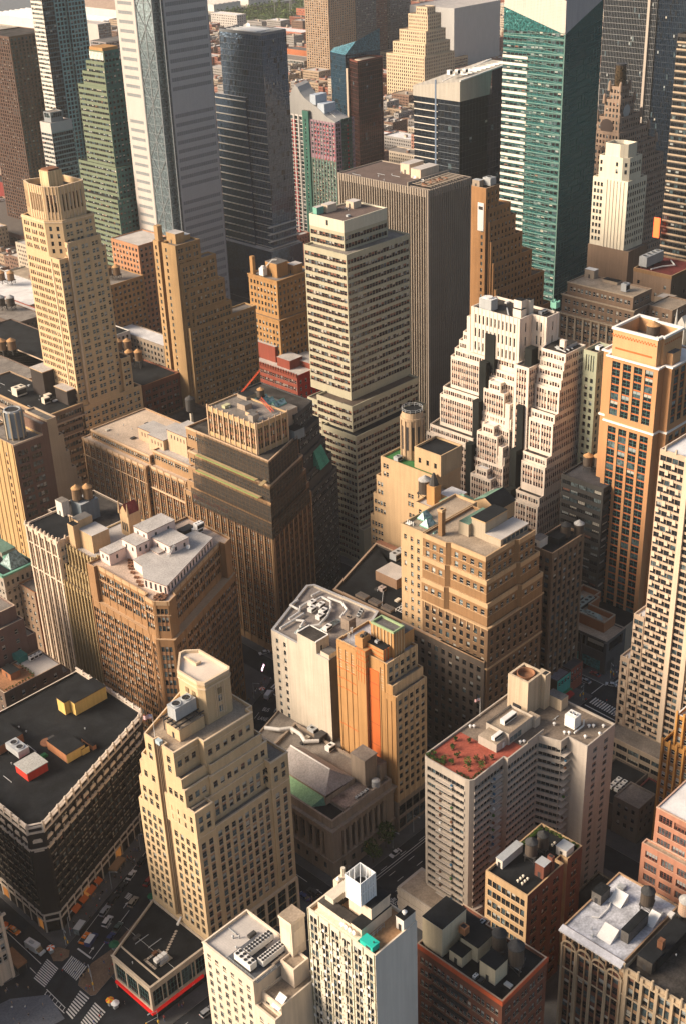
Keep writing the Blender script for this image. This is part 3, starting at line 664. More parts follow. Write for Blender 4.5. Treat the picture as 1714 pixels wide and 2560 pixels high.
for(a,c_)in(((x0,y0),(x1,y0)),((x1,y0),(x1,y1)),((x1,y1),(x0,y1)),((x0,y1),(x0,y0))):
 for z in(za,(za+zb)/2,zb):b.bar((*a,z),(*c_,z),.09,SL)
 b.bar((*a,82.5),(*a,zb),.1,SL)
for a,c_ in(((x0,y0+2),(x1-2,y1)),((x0+2,y0),(x1,y1-2)),((x0,y1-1.5),(x0+1.5,y1)),((x0,y0),(x1,y1))):b.bar((*a,zb),(*c_,zb),.08,SL)
b.build('frame',t,t.location[:])
b=MB();b.cyl(168.3,168.3,82.5,87.2,2.1,None,16,M_STEELD);ring(b,168.3,168.3,87.2,2.1,M_GALV,h=.5);b.build('fan_drum',t,t.location[:])
t=thing('generator','turquoise standby generator on the rust coloured roof of the white hotel','generator',(162.6,160.2,75));TQ=wall('turquoise_paint',(.02,.42,.33),var=.04,streak=.05,rough=.4)
b=MB();b.box(161.4,163.9,158.2,162.4,75.4,77.2,TQ,bottom=True);b.box(161.3,164.0,158.1,162.5,77.2,77.4,TQ,bottom=True);b.box(161.35,161.4,158.9,160.4,75.7,76.8,M_STEELD);b.build('casing',t,t.location[:])
b=MB();b.box(161.5,163.8,158.3,162.3,75,75.4,M_STEELD);b.build('skid',t,t.location[:]);b=MB();b.cyl(162.8,159.0,77.4,78.0,.15,None,8,M_STEELD);b.build('exhaust',t,t.location[:])
for k in range(4):dish(162.0,165.0+k*1.35,76.3,.62,math.pi*.98,'white satellite dish, one of four in a row on the white hotel')
vent(173.6,158.5,79.2,.7,1.2,'pale round vent on the black topped stair house of the white hotel',group='vents of the white hotel')
BRK=wall('brown_brick',(.155,.062,.04),var=.14,streak=.15,courses=3.2);REDB=wall('red_painted_band',(.46,.09,.035),var=.08,streak=.1);YEL=wall('pale_yellow_render',(.56,.48,.33),var=.05,streak=.14)
B=Bld('brick_building','brown brick loft with a red painted cornice band and water tanks on a black roof','building',199,153)
bS=sty(BRK,bay=4.7,grp=3,ww=.95,wh=1.85,gap=.22,fh=4.3,top=3.2,margin=.9,d=.3,mix='pale',frame='white',sill=wall('sill_stone',(.42,.34,.26)),belt=((0,1.5,.25,REDB),(1.5,.25,.1,BRK)))
B.tier([(189.0,139.0),(208.8,139.2),(208.8,149.2),(207.2,149.2),(207.2,158.4),(208.8,158.4),(208.8,168.2),(189.0,168.2)],0,50,{'S':bS,'E':dict(bS,grp=2,bay=3.4)},R_BLACK,par=1.2,cop=wall('coping_tan',(.40,.29,.2)))
B.bulk(190.6,200.6,160.6,167.6,48.8,59.2,YEL,R_BLACK,trim=M_WHITEP,door=False)
B.bulk(195.6,203,152.4,158.4,48.8,54.2,YEL,R_BLACK,name='stair_house');B.bulk(192.6,197.8,144.2,149.4,48.8,54.6,YEL,R_BLACK,name='tank_house');B.bulk(191.4,195.4,154.4,158.8,48.8,52.6,YEL,R_BLACK,name='roof_shed');B.bulk(201,205,158.8,163.6,48.8,52.4,R_MID,R_BLACK,name='plant_room')
b=MB();b.box(196.4,198.4,157.6,159.8,54.2,56.6,wall('chimney_orange',(.38,.17,.08)));b.box(196.8,198.0,158.0,159.4,56.61,56.66,M_FAN);B.part('chimney',b)
fe=MB()
for z in(42.4,38.1,33.8,29.5,25.2,20.9):fe.box(187.9,189.0,150.0,163.0,z,z+.12,M_STEELD,bottom=True);rail(fe,[(187.9,163.0),(187.9,150.0)],z,1.0,M_STEELD,1.2,.035)
B.part('fire_escape',fe);B.done()
water_tank((201.4,149.8,49),2.0,4.6,3.4,'dark','dark wooden water tank nearer the yellow stair house on the red banded loft')
water_tank((200.4,143.4,49),2.2,5.2,3.4,'dark','dark wooden water tank nearer the corner of the red banded loft roof')
ac_unit(207.0,160.0,48.8,1.6,1.3,1.3,'small beige roof unit behind the tall yellow bulkhead of the red banded loft');ac_unit(191.2,149.6,48.8,1.5,1.0,.9,'small white unit with dark fans by the red cornice of the loft',M_WHITEP,fans=2)
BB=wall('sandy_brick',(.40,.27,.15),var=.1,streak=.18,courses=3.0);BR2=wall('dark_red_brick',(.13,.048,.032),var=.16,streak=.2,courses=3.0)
B=Bld('brick_building','sandy fronted brick house with dark red side wall and a planted black roof terrace','building',240,168)
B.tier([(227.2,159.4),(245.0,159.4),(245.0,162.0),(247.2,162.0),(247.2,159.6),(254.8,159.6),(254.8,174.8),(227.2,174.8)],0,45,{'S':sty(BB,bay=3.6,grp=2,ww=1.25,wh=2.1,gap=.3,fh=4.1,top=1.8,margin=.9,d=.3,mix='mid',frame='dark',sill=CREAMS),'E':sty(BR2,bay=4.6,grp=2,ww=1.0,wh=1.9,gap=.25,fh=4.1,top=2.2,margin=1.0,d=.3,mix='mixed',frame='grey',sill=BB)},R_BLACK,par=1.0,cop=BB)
B.bulk(231.6,241.5,172.0,174.4,44,47.2,wall('shed_white',(.55,.5,.44)),M_GALV,name='roof_shed');B.bulk(236.2,239.6,160.4,163.6,44,49.0,BR2,M_GALV);B.bulk(247.6,251.4,160.4,164.2,44,47.2,wall('shed_white',(.55,.5,.44)),M_GALV,name='terrace_house')
b=MB();b.box(239.7,241.0,160.0,161.8,44,50.2,BR2);b.box(239.9,240.8,160.3,161.5,50.21,50.26,M_FAN);B.part('chimney',b);B.done()
water_tank((240.6,168.2,44),1.9,4.2,2.6,'dark','dark water tank in front of the planted terrace, nearer the camera');water_tank((245.6,167.6,44),1.8,4.0,2.6,'dark','dark water tank in front of the planted terrace, farther from the camera')
for k in range(6):vent(230.6+(k%3)*1.3,163.8+(k//3)*1.6,44,.45,1.0,'squat tan roof vent, one of six in two rows on the sandy brick house',mat=WB,group='vents of the sandy brick house')
for k in range(2):vent(249.5+k*1.2,166.8,44,.45,.9,'squat tan roof vent beside the planted terrace edge',mat=WB,group='vents by the planted terrace')
TC=wall('terracotta_tan',(.36,.23,.135),var=.14,streak=.22,fine=.16);TC2=wall('limestone_buff',(.43,.33,.22),var=.1,streak=.2);DBR=wall('red_brown_brick',(.12,.05,.035),var=.15)
B=Bld('loft_building','ornate tan loft with arched top windows, white patched roof and heavy pale cornice','building',236,128)
B.tier((225,253.0,125.4,145.4),0,45,{'S':sty(TC,bay=5.0,grp=2,ww=1.55,wh=2.4,gap=.3,fh=4.2,top=2.6,margin=1.0,d=.5,mode='pier',d2=.45,span=DBR,mix='mixed',frame='brown',belt=((7.0,.4,.3,TC2),(15.4,.4,.25,TC2))),'E':sty(TC,blank=True)},R_WHITEP,par=.5)
B.tier((225,253.0,90,125.3),0,43.6,{'S':sty(TC2,bay=4.4,grp=2,ww=1.4,wh=2.5,gap=.35,fh=4.2,top=2.2,margin=1.2,d=.4,mode='pier',d2=.4,span=TC,mix='mixed',frame='dark',rib=(.9,.5,TC2),belt=((1.4,.5,.5,TC2),(10,.4,.35,TC2))),'E':sty(TC,blank=True)},R_DUSK,par=1.1,cop=TC2)
b=MB();CW=wall('cornice_white_metal',(.55,.54,.55),var=.1,streak=.2)
b.face([(223.2,125.2,44.6),(223.2,145.6,44.6),(225.2,145.6,45.15),(225.2,125.2,45.15)][::-1],CW);b.box(223.2,225.0,125.2,145.6,44.0,44.6,CW,bottom=True)
for k in range(14):y=125.8+k*1.48;b.box(223.7,225,y,y+.4,43.0,44.0,TC2)
B.part('cornice',b)
ar=MB()
for k in range(4):
 yc=127.9+k*5.0;n=8
 for i in range(n):
  a0,a1=math.pi*i/n,math.pi*(i+1)/n
  ar.bar((224.8,yc+2.1*math.cos(a0),38.6+1.6*math.sin(a0)),(224.8,yc+2.1*math.cos(a1),38.6+1.6*math.sin(a1)),.22,TC2)
 for s_ in(-1,1):ar.box(224.6,225,yc+s_*2.3-.25,yc+s_*2.3+.25,5,38.6,TC2)
B.part('arch',ar)
bk=MB()
for k in range(9):bk.cyl(224.7,125.0-k*4.4,42.0,45.2,.55,.35,8,TC2)
B.part('finial',bk)
B.bulk(231.5,241.5,128.4,130.8,44.4,48.6,R_MID,R_BLACK,name='fan_house',door=False);B.bulk(238.4,243,142.0,145.2,44.4,48.4,R_MID,R_BLACK,name='stair_house')
B.bulk(230,247,118.2,123.4,43,46.6,R_BLACK,R_BLACK,name='mechanical_room',door=False);B.bulk(228,233.4,118.6,123.2,43,47.2,R_DUSK,R_BLACK,name='elevator_house');b=MB();b.box(234,235.6,119.4,121,46.6,49.6,M_RUST);B.part('chimney',b)
for(x0,x1,y0,y1,sl)in((228.0,232.2,131.8,136.4,1),(241.2,245.2,137.2,141.4,1),(241.0,245.0,126.4,129.4,1)):
 b=MB();b.face([(x0,y0,44.6),(x1,y0,47.0),(x1,y1,47.0),(x0,y1,44.6)],M_WHITEP);b.face([(x1,y0,44.5),(x1,y1,44.5),(x1,y1,47.0),(x1,y0,47.0)],R_MID);b.face([(x0,y0,44.6),(x1,y0,44.5),(x1,y0,47.0)],M_WHITEP);B.part('skylight',b)
pp_=MB();pp_.bar((238.6,139.6,44.9),(234,139.6,44.9),.16,M_WHITEP);pp_.bar((234,139.6,44.9),(233,141.4,44.9),.16,M_WHITEP);pp_.bar((238.6,139.6,44.9),(245.4,141.8,44.9),.16,M_WHITEP);B.part('roof_pipe',pp_);B.done()
water_tank((246.6,132.0,44.4),2.0,4.2,2.2,'dark','dark water tank on the white patched roof of the arched loft');water_tank((250.0,121.8,43),2.1,4.4,4.2,'pale','salmon coloured water tank with pale cone roof on tall legs, arched loft')
for k in range(4):vent(247.5-k*2.2,127.4+(k%2)*.5,44.4,.35,.9,'thin steel roof vent between tank and fan house on the arched loft',mat=M_GALV,group='thin vents of the arched loft')
vent(251.2,116.5,43,.45,1.3,'white capped vent behind the pale cone water tank');
RB=wall('rose_brick',(.36,.17,.11),var=.12,streak=.15,courses=3.0);RBT=wall('rose_stone',(.45,.30,.22),var=.08)
B=Bld('office_building','rose brick office with pale roof and wide paired windows at the right edge','building',278,128)
B.tier((269.0,288,112,144.2),0,60,{'S':sty(RB,bay=5.2,grp=1,ww=3.6,wh=2.3,fh=4.5,top=1.4,margin=.9,d=.3,sash='grid',mix='mixed',frame='rust',sill=RBT,belt=((0,.3,.1,RBT),(13.2,.5,.4,RBT))),'E':sty(RB,blank=True)},R_WHITE,par=.35,cop=RBT)
B.tier((266.4,268.98,112,146.4),0,46.5,{'S':sty(RB,bay=5.2,grp=1,ww=3.4,wh=2.3,fh=4.5,top=1.4,margin=.9,d=.3,sash='grid',mix='mixed',frame='rust',sill=RBT),'E':sty(RB,blank=True)},R_TAN,par=.4,cop=RBT);B.done()
b=Bld('low_building','low black roofed extension in the dark yard beside the planted terrace house','building',266,158);b.tier((256.5,279,148,168),0,12,sty(R_DUSK,blank=True),R_BLACK,par=.6);b.done()
# ------------------------------------------------------------ balcony apartment slab with roof garden
AP=wall('apartment_concrete',(.40,.345,.285),var=.06,streak=.14);APD=wall('apartment_joint_panel',(.37,.32,.27),var=.06,streak=.12)
B=Bld('apartment_building','tall balconied apartment slab with banded concrete floors and a red paved roof garden','apartment building',262,190)
aR=sty(AP,bay=1.55,ww=1.42,wh=1.5,fh=2.93,top=2.3,margin=.15,d=.35,mix='dark',frame='dark',sash='none',floorband=(1.2,.22,AP))
aP=sty(APD,bay=5.6,ww=1.75,wh=1.6,fh=2.93,top=2.6,margin=1.6,d=.25,mix='mixed',frame='grey',sash='pair',floorband=(.1,.04,AP))
apoly=[(236.2,190.4),(236.7,189.0),(238.0,188.1),(252.3,188.1),(252.4,186.6),(267.8,186.6),(270.0,179.4),(273.5,179.2),(273.4,172.0),(288.7,172.0),(288.7,207.3),(238.0,207.3),(236.7,206.6),(236.2,205.4)]
st_={'S':aR,'E':aR}
for i in(8,7):st_[i]=aP
st_[8]=dict(aP,bay=5.0);st_[7]=sty(APD,bay=4.5,ww=2.0,wh=1.6,fh=2.93,top=2.6,margin=1.0,d=.25,mix='mid',frame='grey',sash='pair',floorband=(.1,.04,AP),pat=(0,1))
AP_T=B.tier(apoly,0,65,st_,roofm('roof_gravel_brown',(.19,.15,.115),stain=.25),par=.75,cop=AP,shrink=False)
g=MB();g.face([(p[0],p[1],64.3)for p in[(237,188.9),(251.9,188.9),(252.2,187.3),(260.8,187.3),(260.8,191.5),(255.0,191.8),(253.6,199.0),(253.6,206.7),(237,206.7)]],R_TILE);B.part('terrace_paving',g)
b=MB();b.box(253.0,258.4,191.6,198.8,64.2,67.4,AP,R_TAN);b.box(258.4,270.8,191.0,200.0,64.2,67.7,AP,R_TAN);b.box(270.8,273.4,190.0,194,64.2,67.7,AP,R_TAN);B.part('penthouse',b)
b=MB();rr_=[(258.4,191.0),(270.8,191.0),(270.8,200),(258.4,200)]
b.prism(rr_,67.7,68.7,AP,cap=False);B.part('parapet_wall',b)
b=MB();b.box(262.0,270.4,186.4,186.58,65.05,66.0,AP);B.part('parapet_step',b)
gl=MB()
for x in(259.0,261.0,263.0):gl.box(x,x+1.7,190.9,190.99,65.0,66.9,GL[2])
gl.box(256.0,256.9,191.5,191.59,64.3,66.3,M_WHITEP);B.part('penthouse_window',gl)
TWR=wall('tower_render',(.46,.36,.25),var=.06,streak=.3,stretch=.03);b=MB();b.box(273.7,282.0,195.4,203.4,64.3,75.6,TWR);b.box(280.4,283.2,193.6,197.2,64.3,75.6,TWR);b.box(273.4,273.72,198,201,64.4,67.4,FR['dark'])
hexo=[(273.7,195.4),(282.0,195.4),(282.0,203.4),(273.7,203.4)];hin=inset(hexo,.75)
for i in range(4):a,c_,d_,e_=hexo[i],hexo[(i+1)%4],hin[(i+1)%4],hin[i];b.prism([a,c_,d_,e_],75.6,77.6,TWR)
b.box(282.02,283.2,193.6,197.2,75.6,77.6,TWR);b.box(280.4,282.0,193.6,195.38,75.6,77.6,TWR);b.box(280.8,282.8,194.0,195.3,77.6,77.65,M_FAN);b.box(274.5,281.2,196.2,202.6,75.6,75.9,M_FAN);B.part('stair_tower',b)
b=MB();b.cyl(277.85,199.4,75.9,77.7,3.0,2.95,24,M_RUST,cap=False);b.cyl(277.85,199.4,76.0,77.7,2.7,2.75,24,wall('fan_well_rust',(.26,.13,.07),var=.2),cap=False)
A_=[(277.85+2.95*math.cos(2*math.pi*k/24),199.4+2.95*math.sin(2*math.pi*k/24),77.7)for k in range(24)];C_=[(277.85+2.7*math.cos(2*math.pi*k/24),199.4+2.7*math.sin(2*math.pi*k/24),77.7)for k in range(24)];D_=[(p[0],p[1],76.05)for p in C_]
for k in range(24):j=(k+1)%24;b.face([A_[k],A_[j],C_[j],C_[k]],M_RUST);b.face([C_[k],C_[j],D_[j],D_[k]][::-1],wall('fan_well_rust',(.26,.13,.07)))
b.face(D_,wall('fan_well_rust',(.26,.13,.07)));B.part('fan_well',b)
b=MB();b.box(283.3,287.0,189.0,195.0,64.2,68.6,TWR,R_MID);B.part('plant_room',b)
BAL=glass('balcony_glass',(.14,.16,.15),rough=.3)
slab=wall('balcony_slab',(.44,.38,.32),var=.05)
def balcony(x0,x1,y0,y1,z,side):
 b=MB();b.box(x0,x1,y0,y1,z-.22,z,slab,bottom=True)
 o=b.build('balcony',B.root,B.org);b=MB()
 if side=='S':b.box(x0,x0+.06,y0,y1,z,z+1.0,BAL);b.box(x0,x1,y0,y0+.06,z,z+1.0,BAL)
 else:b.box(x0,x1,y0,y0+.06,z,z+1.0,BAL);b.box(x0,x0+.06,y0,y1,z,z+1.0,BAL)
 b.box(x0-.02,x0+.08,y0-.02,y1,z+1.0,z+1.08,FR['grey']);b.box(x0,x1,y0-.02,y0+.08,z+1.0,z+1.08,FR['grey']);b.build('railing',o)
for k in range(20):
 z=65-2.3-2.93*(k+1)+.2
 balcony(235.0,236.2,194.6,201.0,z,'S');balcony(245.2,250.2,186.7,188.1,z,'E');balcony(269.6,273.4,177.6,179.3,z,'E')
bf=MB()
for dx,ya in((235.5,195.2),(235.6,199.8),(246.5,187.3),(271,178.3)):
 for k in range(20):
  if rng.random()<.6:z=62.9-2.93*(k+1);bf.box(dx,dx+.5,ya-.4,ya+.3,z,z+.55+.3*rng.random(),rng.choice([M_WHITEP,FR['brown'],plain('chair_blue',(.04,.12,.2)),plain('pot_plant_green',(.05,.12,.03),.9),M_RUST]))
b_=bf.build('balcony_furniture',B.root,B.org);b_['kind']='stuff'
pd=MB();pd.prism([(229.0,188),(237.0,187),(241,186),(241,212),(229,212)],0,12.6,AP);
for k in range(4):pd.prism([(228.8,187.8),(241.2,185.8),(241.2,212.2),(228.8,212.2)],1.6+3*k,3.0+3*k,AP)
pd.box(229.4,240,188.5,211,12.3,12.62,AP,R_TAN);B.part('podium',pd);B.done()
ACW=M_WHITEP
cooling_tower(277.2,280.6,179.6,183.4,64.3,4.4,((0,-.8,.6),(0,.8,.6)),'white box cooling tower with curved pipe on the gravel roof of the apartment slab',ACW,legs=.9)
duct([(276.4,179.0,64.9),(281.4,179.0,64.9),(281.4,179.0,67.0)],.28,'white bent pipe at the foot of the white box cooling tower',ACW,legs=False)
for k,(x,y)in enumerate(((275.4,180.2),(274.6,181.4),(277.2,175.4),(282.4,177.6),(283.4,176.6),(285.4,174.2),(281.4,172.9),(262.6,188.2),(261.6,188.9),(276.0,186.4),(258.2,204.6),(257.4,205.5))):
 vent(x,y,64.3,.55,1.25,'white mushroom roof vent on the apartment slab',group='mushroom vents of the apartment slab')
ac_unit(264.6,196.0,67.8,6.2,1.8,1.8,'long pale air handler on the apartment penthouse',ACW,fans=0);ac_unit(255.8,193.6,67.4,4.2,1.3,1.3,'small pale air handler over the penthouse by the red paving',ACW,fans=0)
flagpole(263.6,206.6,64.6,7.5,'short flagpole with red and white flag behind the apartment roof tower',az=2.6,fs=.7)
LEAF=[wall('leaf_dark_green',(.020,.040,.010),var=.25,streak=0),wall('leaf_mid_green',(.045,.085,.018),var=.25,streak=0),wall('leaf_yellow_green',(.085,.12,.025),var=.25,streak=0)]
POT=wall('terracotta_pot',(.22,.09,.05));BARK=wall('tree_bark',(.05,.035,.025),var=.2)
def leaves(b,c,rx,ry,rz_,n,size,mats,seed=0,hollow=.35):
 q=random.Random(seed);lump=[Vector((q.gauss(0,.5),q.gauss(0,.5),q.gauss(0,.42)))for _ in range(9)]
 for _ in range(n):
  l_=q.choice(lump);v=l_+Vector((q.gauss(0,.28),q.gauss(0,.28),q.gauss(0,.25)))
  if v.length>1.15:v=v.normalized()*q.uniform(.7,1.1)
  p=Vector((c[0]+v.x*rx,c[1]+v.y*ry,c[2]+v.z*rz_));a=Vector((q.gauss(0,1),q.gauss(0,1),q.gauss(0,.6))).normalized();d=a.cross(Vector((q.gauss(0,1),q.gauss(0,1),q.gauss(0,1)))).normalized();s_=size*q.uniform(.6,1.4)
  b.face([p-a*s_,p+d*s_*.6,p+a*s_,p-d*s_*.6],mats[min(len(mats)-1,int(q.random()*len(mats)))])
def shrub(x,y,z,r,h,label,group,seed,pot=True,mats=None,cat='shrub',name='potted_shrub',n=130):
 t=thing(name,label,cat,(x,y,z),0,group);k=0
 if pot:b=MB();b.cyl(0,0,0,.55,.38,.48,10,POT);b.build('pot',t);k=.5
 b=MB();b.cyl(0,0,k,k+h*.5,.06,.04,6,BARK);b.build('trunk',t)
 b=MB();leaves(b,(0,0,k+h*.62),r,r,h*.42,n,.14+r*.07,mats or LEAF[:2],seed);b.build('crown',t);return t
sp=[(239.4,205.4,.9,1.4),(245.0,202.6,.9,1.5),(243.2,199.2,1.0,1.9),(239.0,201.2,1.0,1.5),(249.0,204.8,.8,1.2),(251.3,200.9,.8,1.2),(242.8,194.6,1.2,2.4),(245.6,193.4,1.1,2.0),(240.6,192.6,1.3,2.6),(244.0,190.0,1.3,2.4),(249.4,190.6,.9,1.6),(239.6,198.2,1.0,1.6)]
for i,(x,y,r_,h_)in enumerate(sp):shrub(x,y,64.3,r_,h_,'potted shrub standing on the red paved roof garden','potted shrubs of the red roof garden',i,mats=LEAF[:2]if i%3 else LEAF[1:])
hg=MB()
for i in range(7):leaves(hg,(237.7,206.0-i*1.0,65.2),.8,.8,.9,110,.2,LEAF[:2],40+i)
hb=tag(hg.build('hedge',org=(237.7,203,64.3)),'loose green hedge filling the far corner of the red roof garden','hedge')
hg=MB()
for i in range(5):leaves(hg,(237.4,189.3+i*1.2,64.9),.45,.7,.5,80,.16,LEAF[:1],60+i)
for i in range(4):leaves(hg,(239.0+i*1.3,189.2,64.9),.8,.45,.5,80,.16,LEAF[:1],70+i)
tag(hg.build('hedge',org=(237.7,189,64.3)),'low clipped dark hedge round the near corner of the red roof garden','hedge')
def bench(x,y,z,rz,label,group):
 t=thing('bench',label,'bench',(x,y,z),rz,group);W_=plain('bench_wood',(.20,.09,.05),.8);b=MB();b.box(-.9,.9,-.25,.25,.4,.46,W_,bottom=True);b.build('seat',t);b=MB();b.box(-.9,.9,.22,.27,.46,.9,W_);b.build('backrest',t)
 for s_ in(-1,1):b=MB();b.box(s_*.75-.05,s_*.75+.05,-.22,.22,0,.4,W_);b.build('leg',t)
for x,y,a in((246.4,203.8,.3),(247.0,191.6,1.3),(248.6,192.6,.9),(241.6,202.2,2.0)):bench(x,y,64.3,a,'small wooden bench on the red paving','benches of the red roof garden')
for i in range(9):shrub(242.8+i*1.25,173.6,44,.75,1.3,'bright green shrub along the rear edge of the black roof terrace','shrubs along the black roof terrace',90+i,pot=False,mats=LEAF[1:],name='terrace_shrub')
for i in range(8):shrub(254.0,161.0+i*1.6,44,.8,1.2,'green shrub along the right hand edge of the black roof terrace','shrubs on the right edge of the black terrace',110+i,pot=False,mats=LEAF[1:],name='terrace_shrub')
# ------------------------------------------------------------ dark block with white cornice
DB=wall('soot_dark_brick',(.021,.018,.017),var=.15,streak=.2);PT=wall('pale_terracotta',(.52,.44,.36),var=.08,streak=.25,fine=.15)
B=Bld('office_block','dark sooty office block with white balustrade cornice and black roof at the street corner','building',176,315)
dpoly=[(145.6,292.3),(149.9,289.7),(204.2,310.6),(207,313),(207,352),(145.6,352)]
dE=sty(DB,bay=4.15,grp=2,ww=1.25,wh=1.9,gap=.35,fh=3.45,top=3.2,bot=8.5,margin=.8,d=.3,mix='mid',frame='dark',sill=wall('sill_stone',(.42,.34,.26)),rib=(.7,.22,DB))
B.tier(dpoly,0,44.6,{'S':dE,'E':dE},R_BLACK,par=.7,cop=PT,shrink=False)
cn=MB();n_=len(dpoly)
def along(p,q,step):
 p,q=Vector(p),Vector(q);L=(q-p).length;k=max(1,int(L/step+.5));return[(p+(q-p)*(i/k))for i in range(k+1)],(q-p).normalized()
posts=[]
for p,q in((dpoly[5],dpoly[0]),(dpoly[0],dpoly[1]),(dpoly[1],dpoly[2]),(dpoly[2],dpoly[3]),(dpoly[3],dpoly[4])):
 P_,u=along(p,q,4.15);m=(Vector(p)+Vector(q))/2;L=(Vector(q)-Vector(p)).length;nn=Vector((u.y,-u.x))
 for z0_,z1_,o_ in((42.6,43.2,.35),(44.7,45.0,.25),(45.9,46.15,.12),(35.8,36.2,.3)):cn.obox((m.x+nn.x*(o_-.3)*.5,m.y+nn.y*(o_-.3)*.5),(u.x,u.y),L/2,.3+o_*.5,z0_,z1_,PT)
 for z0_,z1_,o_ in((7.6,8.1,.3),(5.0,5.5,.25)):cn.obox((m.x+nn.x*o_*.5,m.y+nn.y*o_*.5),(u.x,u.y),L/2,o_,z0_,z1_,PT)
 posts.append((P_,u,nn))
B.part('cornice',cn)
for P_,u,nn in posts:
 for p in P_[:-1]:
  b=MB();b.obox((p.x,p.y),(u.x,u.y),.38,.42,42.4,46.4,PT);b.cyl(p.x,p.y,46.4,46.9,.42,.2,8,PT);B.part('baluster_post',b)
tp=MB()
for P_,u,nn in posts[:3]:
 for a,c_ in zip(P_,P_[1:]):
  m=(a+c_)/2+nn*.16
  if(c_-a).length>3:tp.obox((m.x,m.y),(u.x,u.y),1.5,.14,38.6,39.6,PT);tp.obox((m.x,m.y),(u.x,u.y),1.2,.18,39.6,40.0,PT);tp.obox((m.x,m.y),(u.x,u.y),1.6,.12,34.9,35.4,PT)
B.part('lintel',tp)
sf=MB();SHG=glass('shop_glass_warm',(.02,.016,.012));WARM=plain('lit_shop_interior',(.3,.12,.03),.6,emit=(1,.38,.08),estr=.12)
for P_,u,nn in posts[:3]:
 for i,(a,c_)in enumerate(zip(P_,P_[1:])):
  m=(a+c_)/2+nn*.06;L=(c_-a).length
  sf.obox((m.x,m.y),(u.x,u.y),L*.42,.05,.5,4.4,WARM if(i*7)%5==1 else SHG);sf.obox((m.x,m.y),(u.x,u.y),L*.42,.05,5.7,7.4,SHG)
  sf.obox((a.x+nn.x*.1,a.y+nn.y*.1),(u.x,u.y),.3,.14,0,7.4,PT)
B.part('shopfront',sf)
YW=wall('yellow_render',(.56,.38,.12),var=.07,streak=.15);OB=wall('orange_brick',(.30,.13,.06),var=.12,courses=3)
b=MB();b.box(159.4,167.2,312.2,319.4,43.6,47.3,wall('bright_red_paint',(.42,.035,.022),var=.06));b.box(159.1,167.5,311.9,319.7,47.3,47.6,M_GALV,roofm('ribbed_metal_roof',(.36,.35,.32),stain=.1,seams=2.2,axis='Y'),True);B.part('plant_house',b)
b=MB();b.box(173.6,181.2,310.4,322.0,43.6,47.4,OB,R_BLACK);b.box(173.7,181.1,310.25,310.4,43.6,47.2,YW);b.box(179.5,182.5,309.9,313.0,43.6,46.4,YW,R_BLACK);b.box(183.5,185,309.5,316,43.6,45.6,OB,R_BLACK);B.part('bulkhead',b)
b=MB();b.prism([(191.2,330),(204.8,330),(204.8,337.5),(188.9,337.5),(188.9,333),(191.2,333)],43.6,49.2,YW,R_BLACK);b.prism(inset([(191.2,330),(204.8,330),(204.8,337.5),(188.9,337.5),(188.9,333),(191.2,333)],-.15),49.2,49.5,FR['brown'],R_BLACK,bottom=True);B.part('mechanical_room',b)
b=MB();b.box(160,170.5,331.5,345,43.6,47.2,OB,R_BLACK);B.part('roof_house',b);
lb=MB()
for k in range(16):lb.box(184+k*1.25,185+k*1.25,322-k*.1,322.8-k*.1,43.61,43.68,PV)
tag(lb.build('walkway_pad',org=(190,322,43.6)),'line of pale walkway pads across the black roof of the dark block','roof walkway');B.done()
cooling_tower(162.6,166.8,322.0,329.8,43.9,2.6,((0,-1.8,1.4),(0,1.8,1.4)),'pale twin fan cooling tower on lattice legs behind the red plant house',legs=2.4)
g=MB();g.cyl(175.5,325.0,43.9,44.2,2.4,None,20,M_RUST);tag(g.build('tank_lid',org=(175.5,325,43.9)),'round rusty tank lid lying behind the orange brick bulkhead','tank lid')
g=MB();g.box(168.5,171.5,318.5,320.5,43.9,44.5,plain('green_tarpaulin',(.02,.16,.05),.7));g.box(168.9,171,318.8,320.2,44.5,44.9,plain('green_tarpaulin',(.02,.16,.05),.7));tag(g.build('tarpaulin',org=(170,319.5,43.9)),'green tarpaulin over a low heap beside the red plant house','tarpaulin')
# ------------------------------------------------------------ columned bank hall
BK=wall('bank_limestone',(.27,.215,.165),var=.1,streak=.25,fine=.12)
B=Bld('bank_hall','classical limestone hall with giant columns and a grey and green hipped roof','bank',241,258)
b=MB();body=[(226.6,238.8),(257.0,238.8),(257.0,288),(226.6,281)]
b.prism(body,0,7.4,BK);b.prism(inset(body,1.9),7.4,19.2,BK);b.prism(inset(body,-.35),7.0,7.6,BK)
b.prism(inset(body,-.1),19.0,20.6,BK);b.prism(inset(body,-.55),20.6,21.3,BK);b.prism(inset(body,-.9),21.3,21.8,BK);att=inset(body,.5);b.prism(att,21.8,25.2,BK,cap=False);ai=inset(att,.7)
for i in range(4):a,c_,d_,e_=att[i],att[(i+1)%4],ai[(i+1)%4],ai[i];b.face([(a[0],a[1],25.2),(c_[0],c_[1],25.2),(d_[0],d_[1],25.2),(e_[0],e_[1],25.2)],BK);b.face([(d_[0],d_[1],24.0),(e_[0],e_[1],24.0),(e_[0],e_[1],25.2),(d_[0],d_[1],25.2)],BK)
for cx_,cy_ in((226.6,238.8),):b.box(cx_+.1,cx_+4.2,cy_+.1,cy_+4.2,7.4,19.1,BK)
b.box(253.0,256.9,238.9,242,7.4,19.1,BK);B.part('wall',b)
rf=MB();rf.face([(p[0],p[1],24.05)for p in ai],R_GREY);RG=roofm('standing_seam_grey',(.30,.27,.25),stain=.12,seams=1.1,axis='Y');RGN=roofm('copper_roof_green',(.26,.42,.22),stain=.12,seams=1.1,axis='Y');RGT=roofm('copper_roof_teal',(.12,.27,.2),stain=.12)
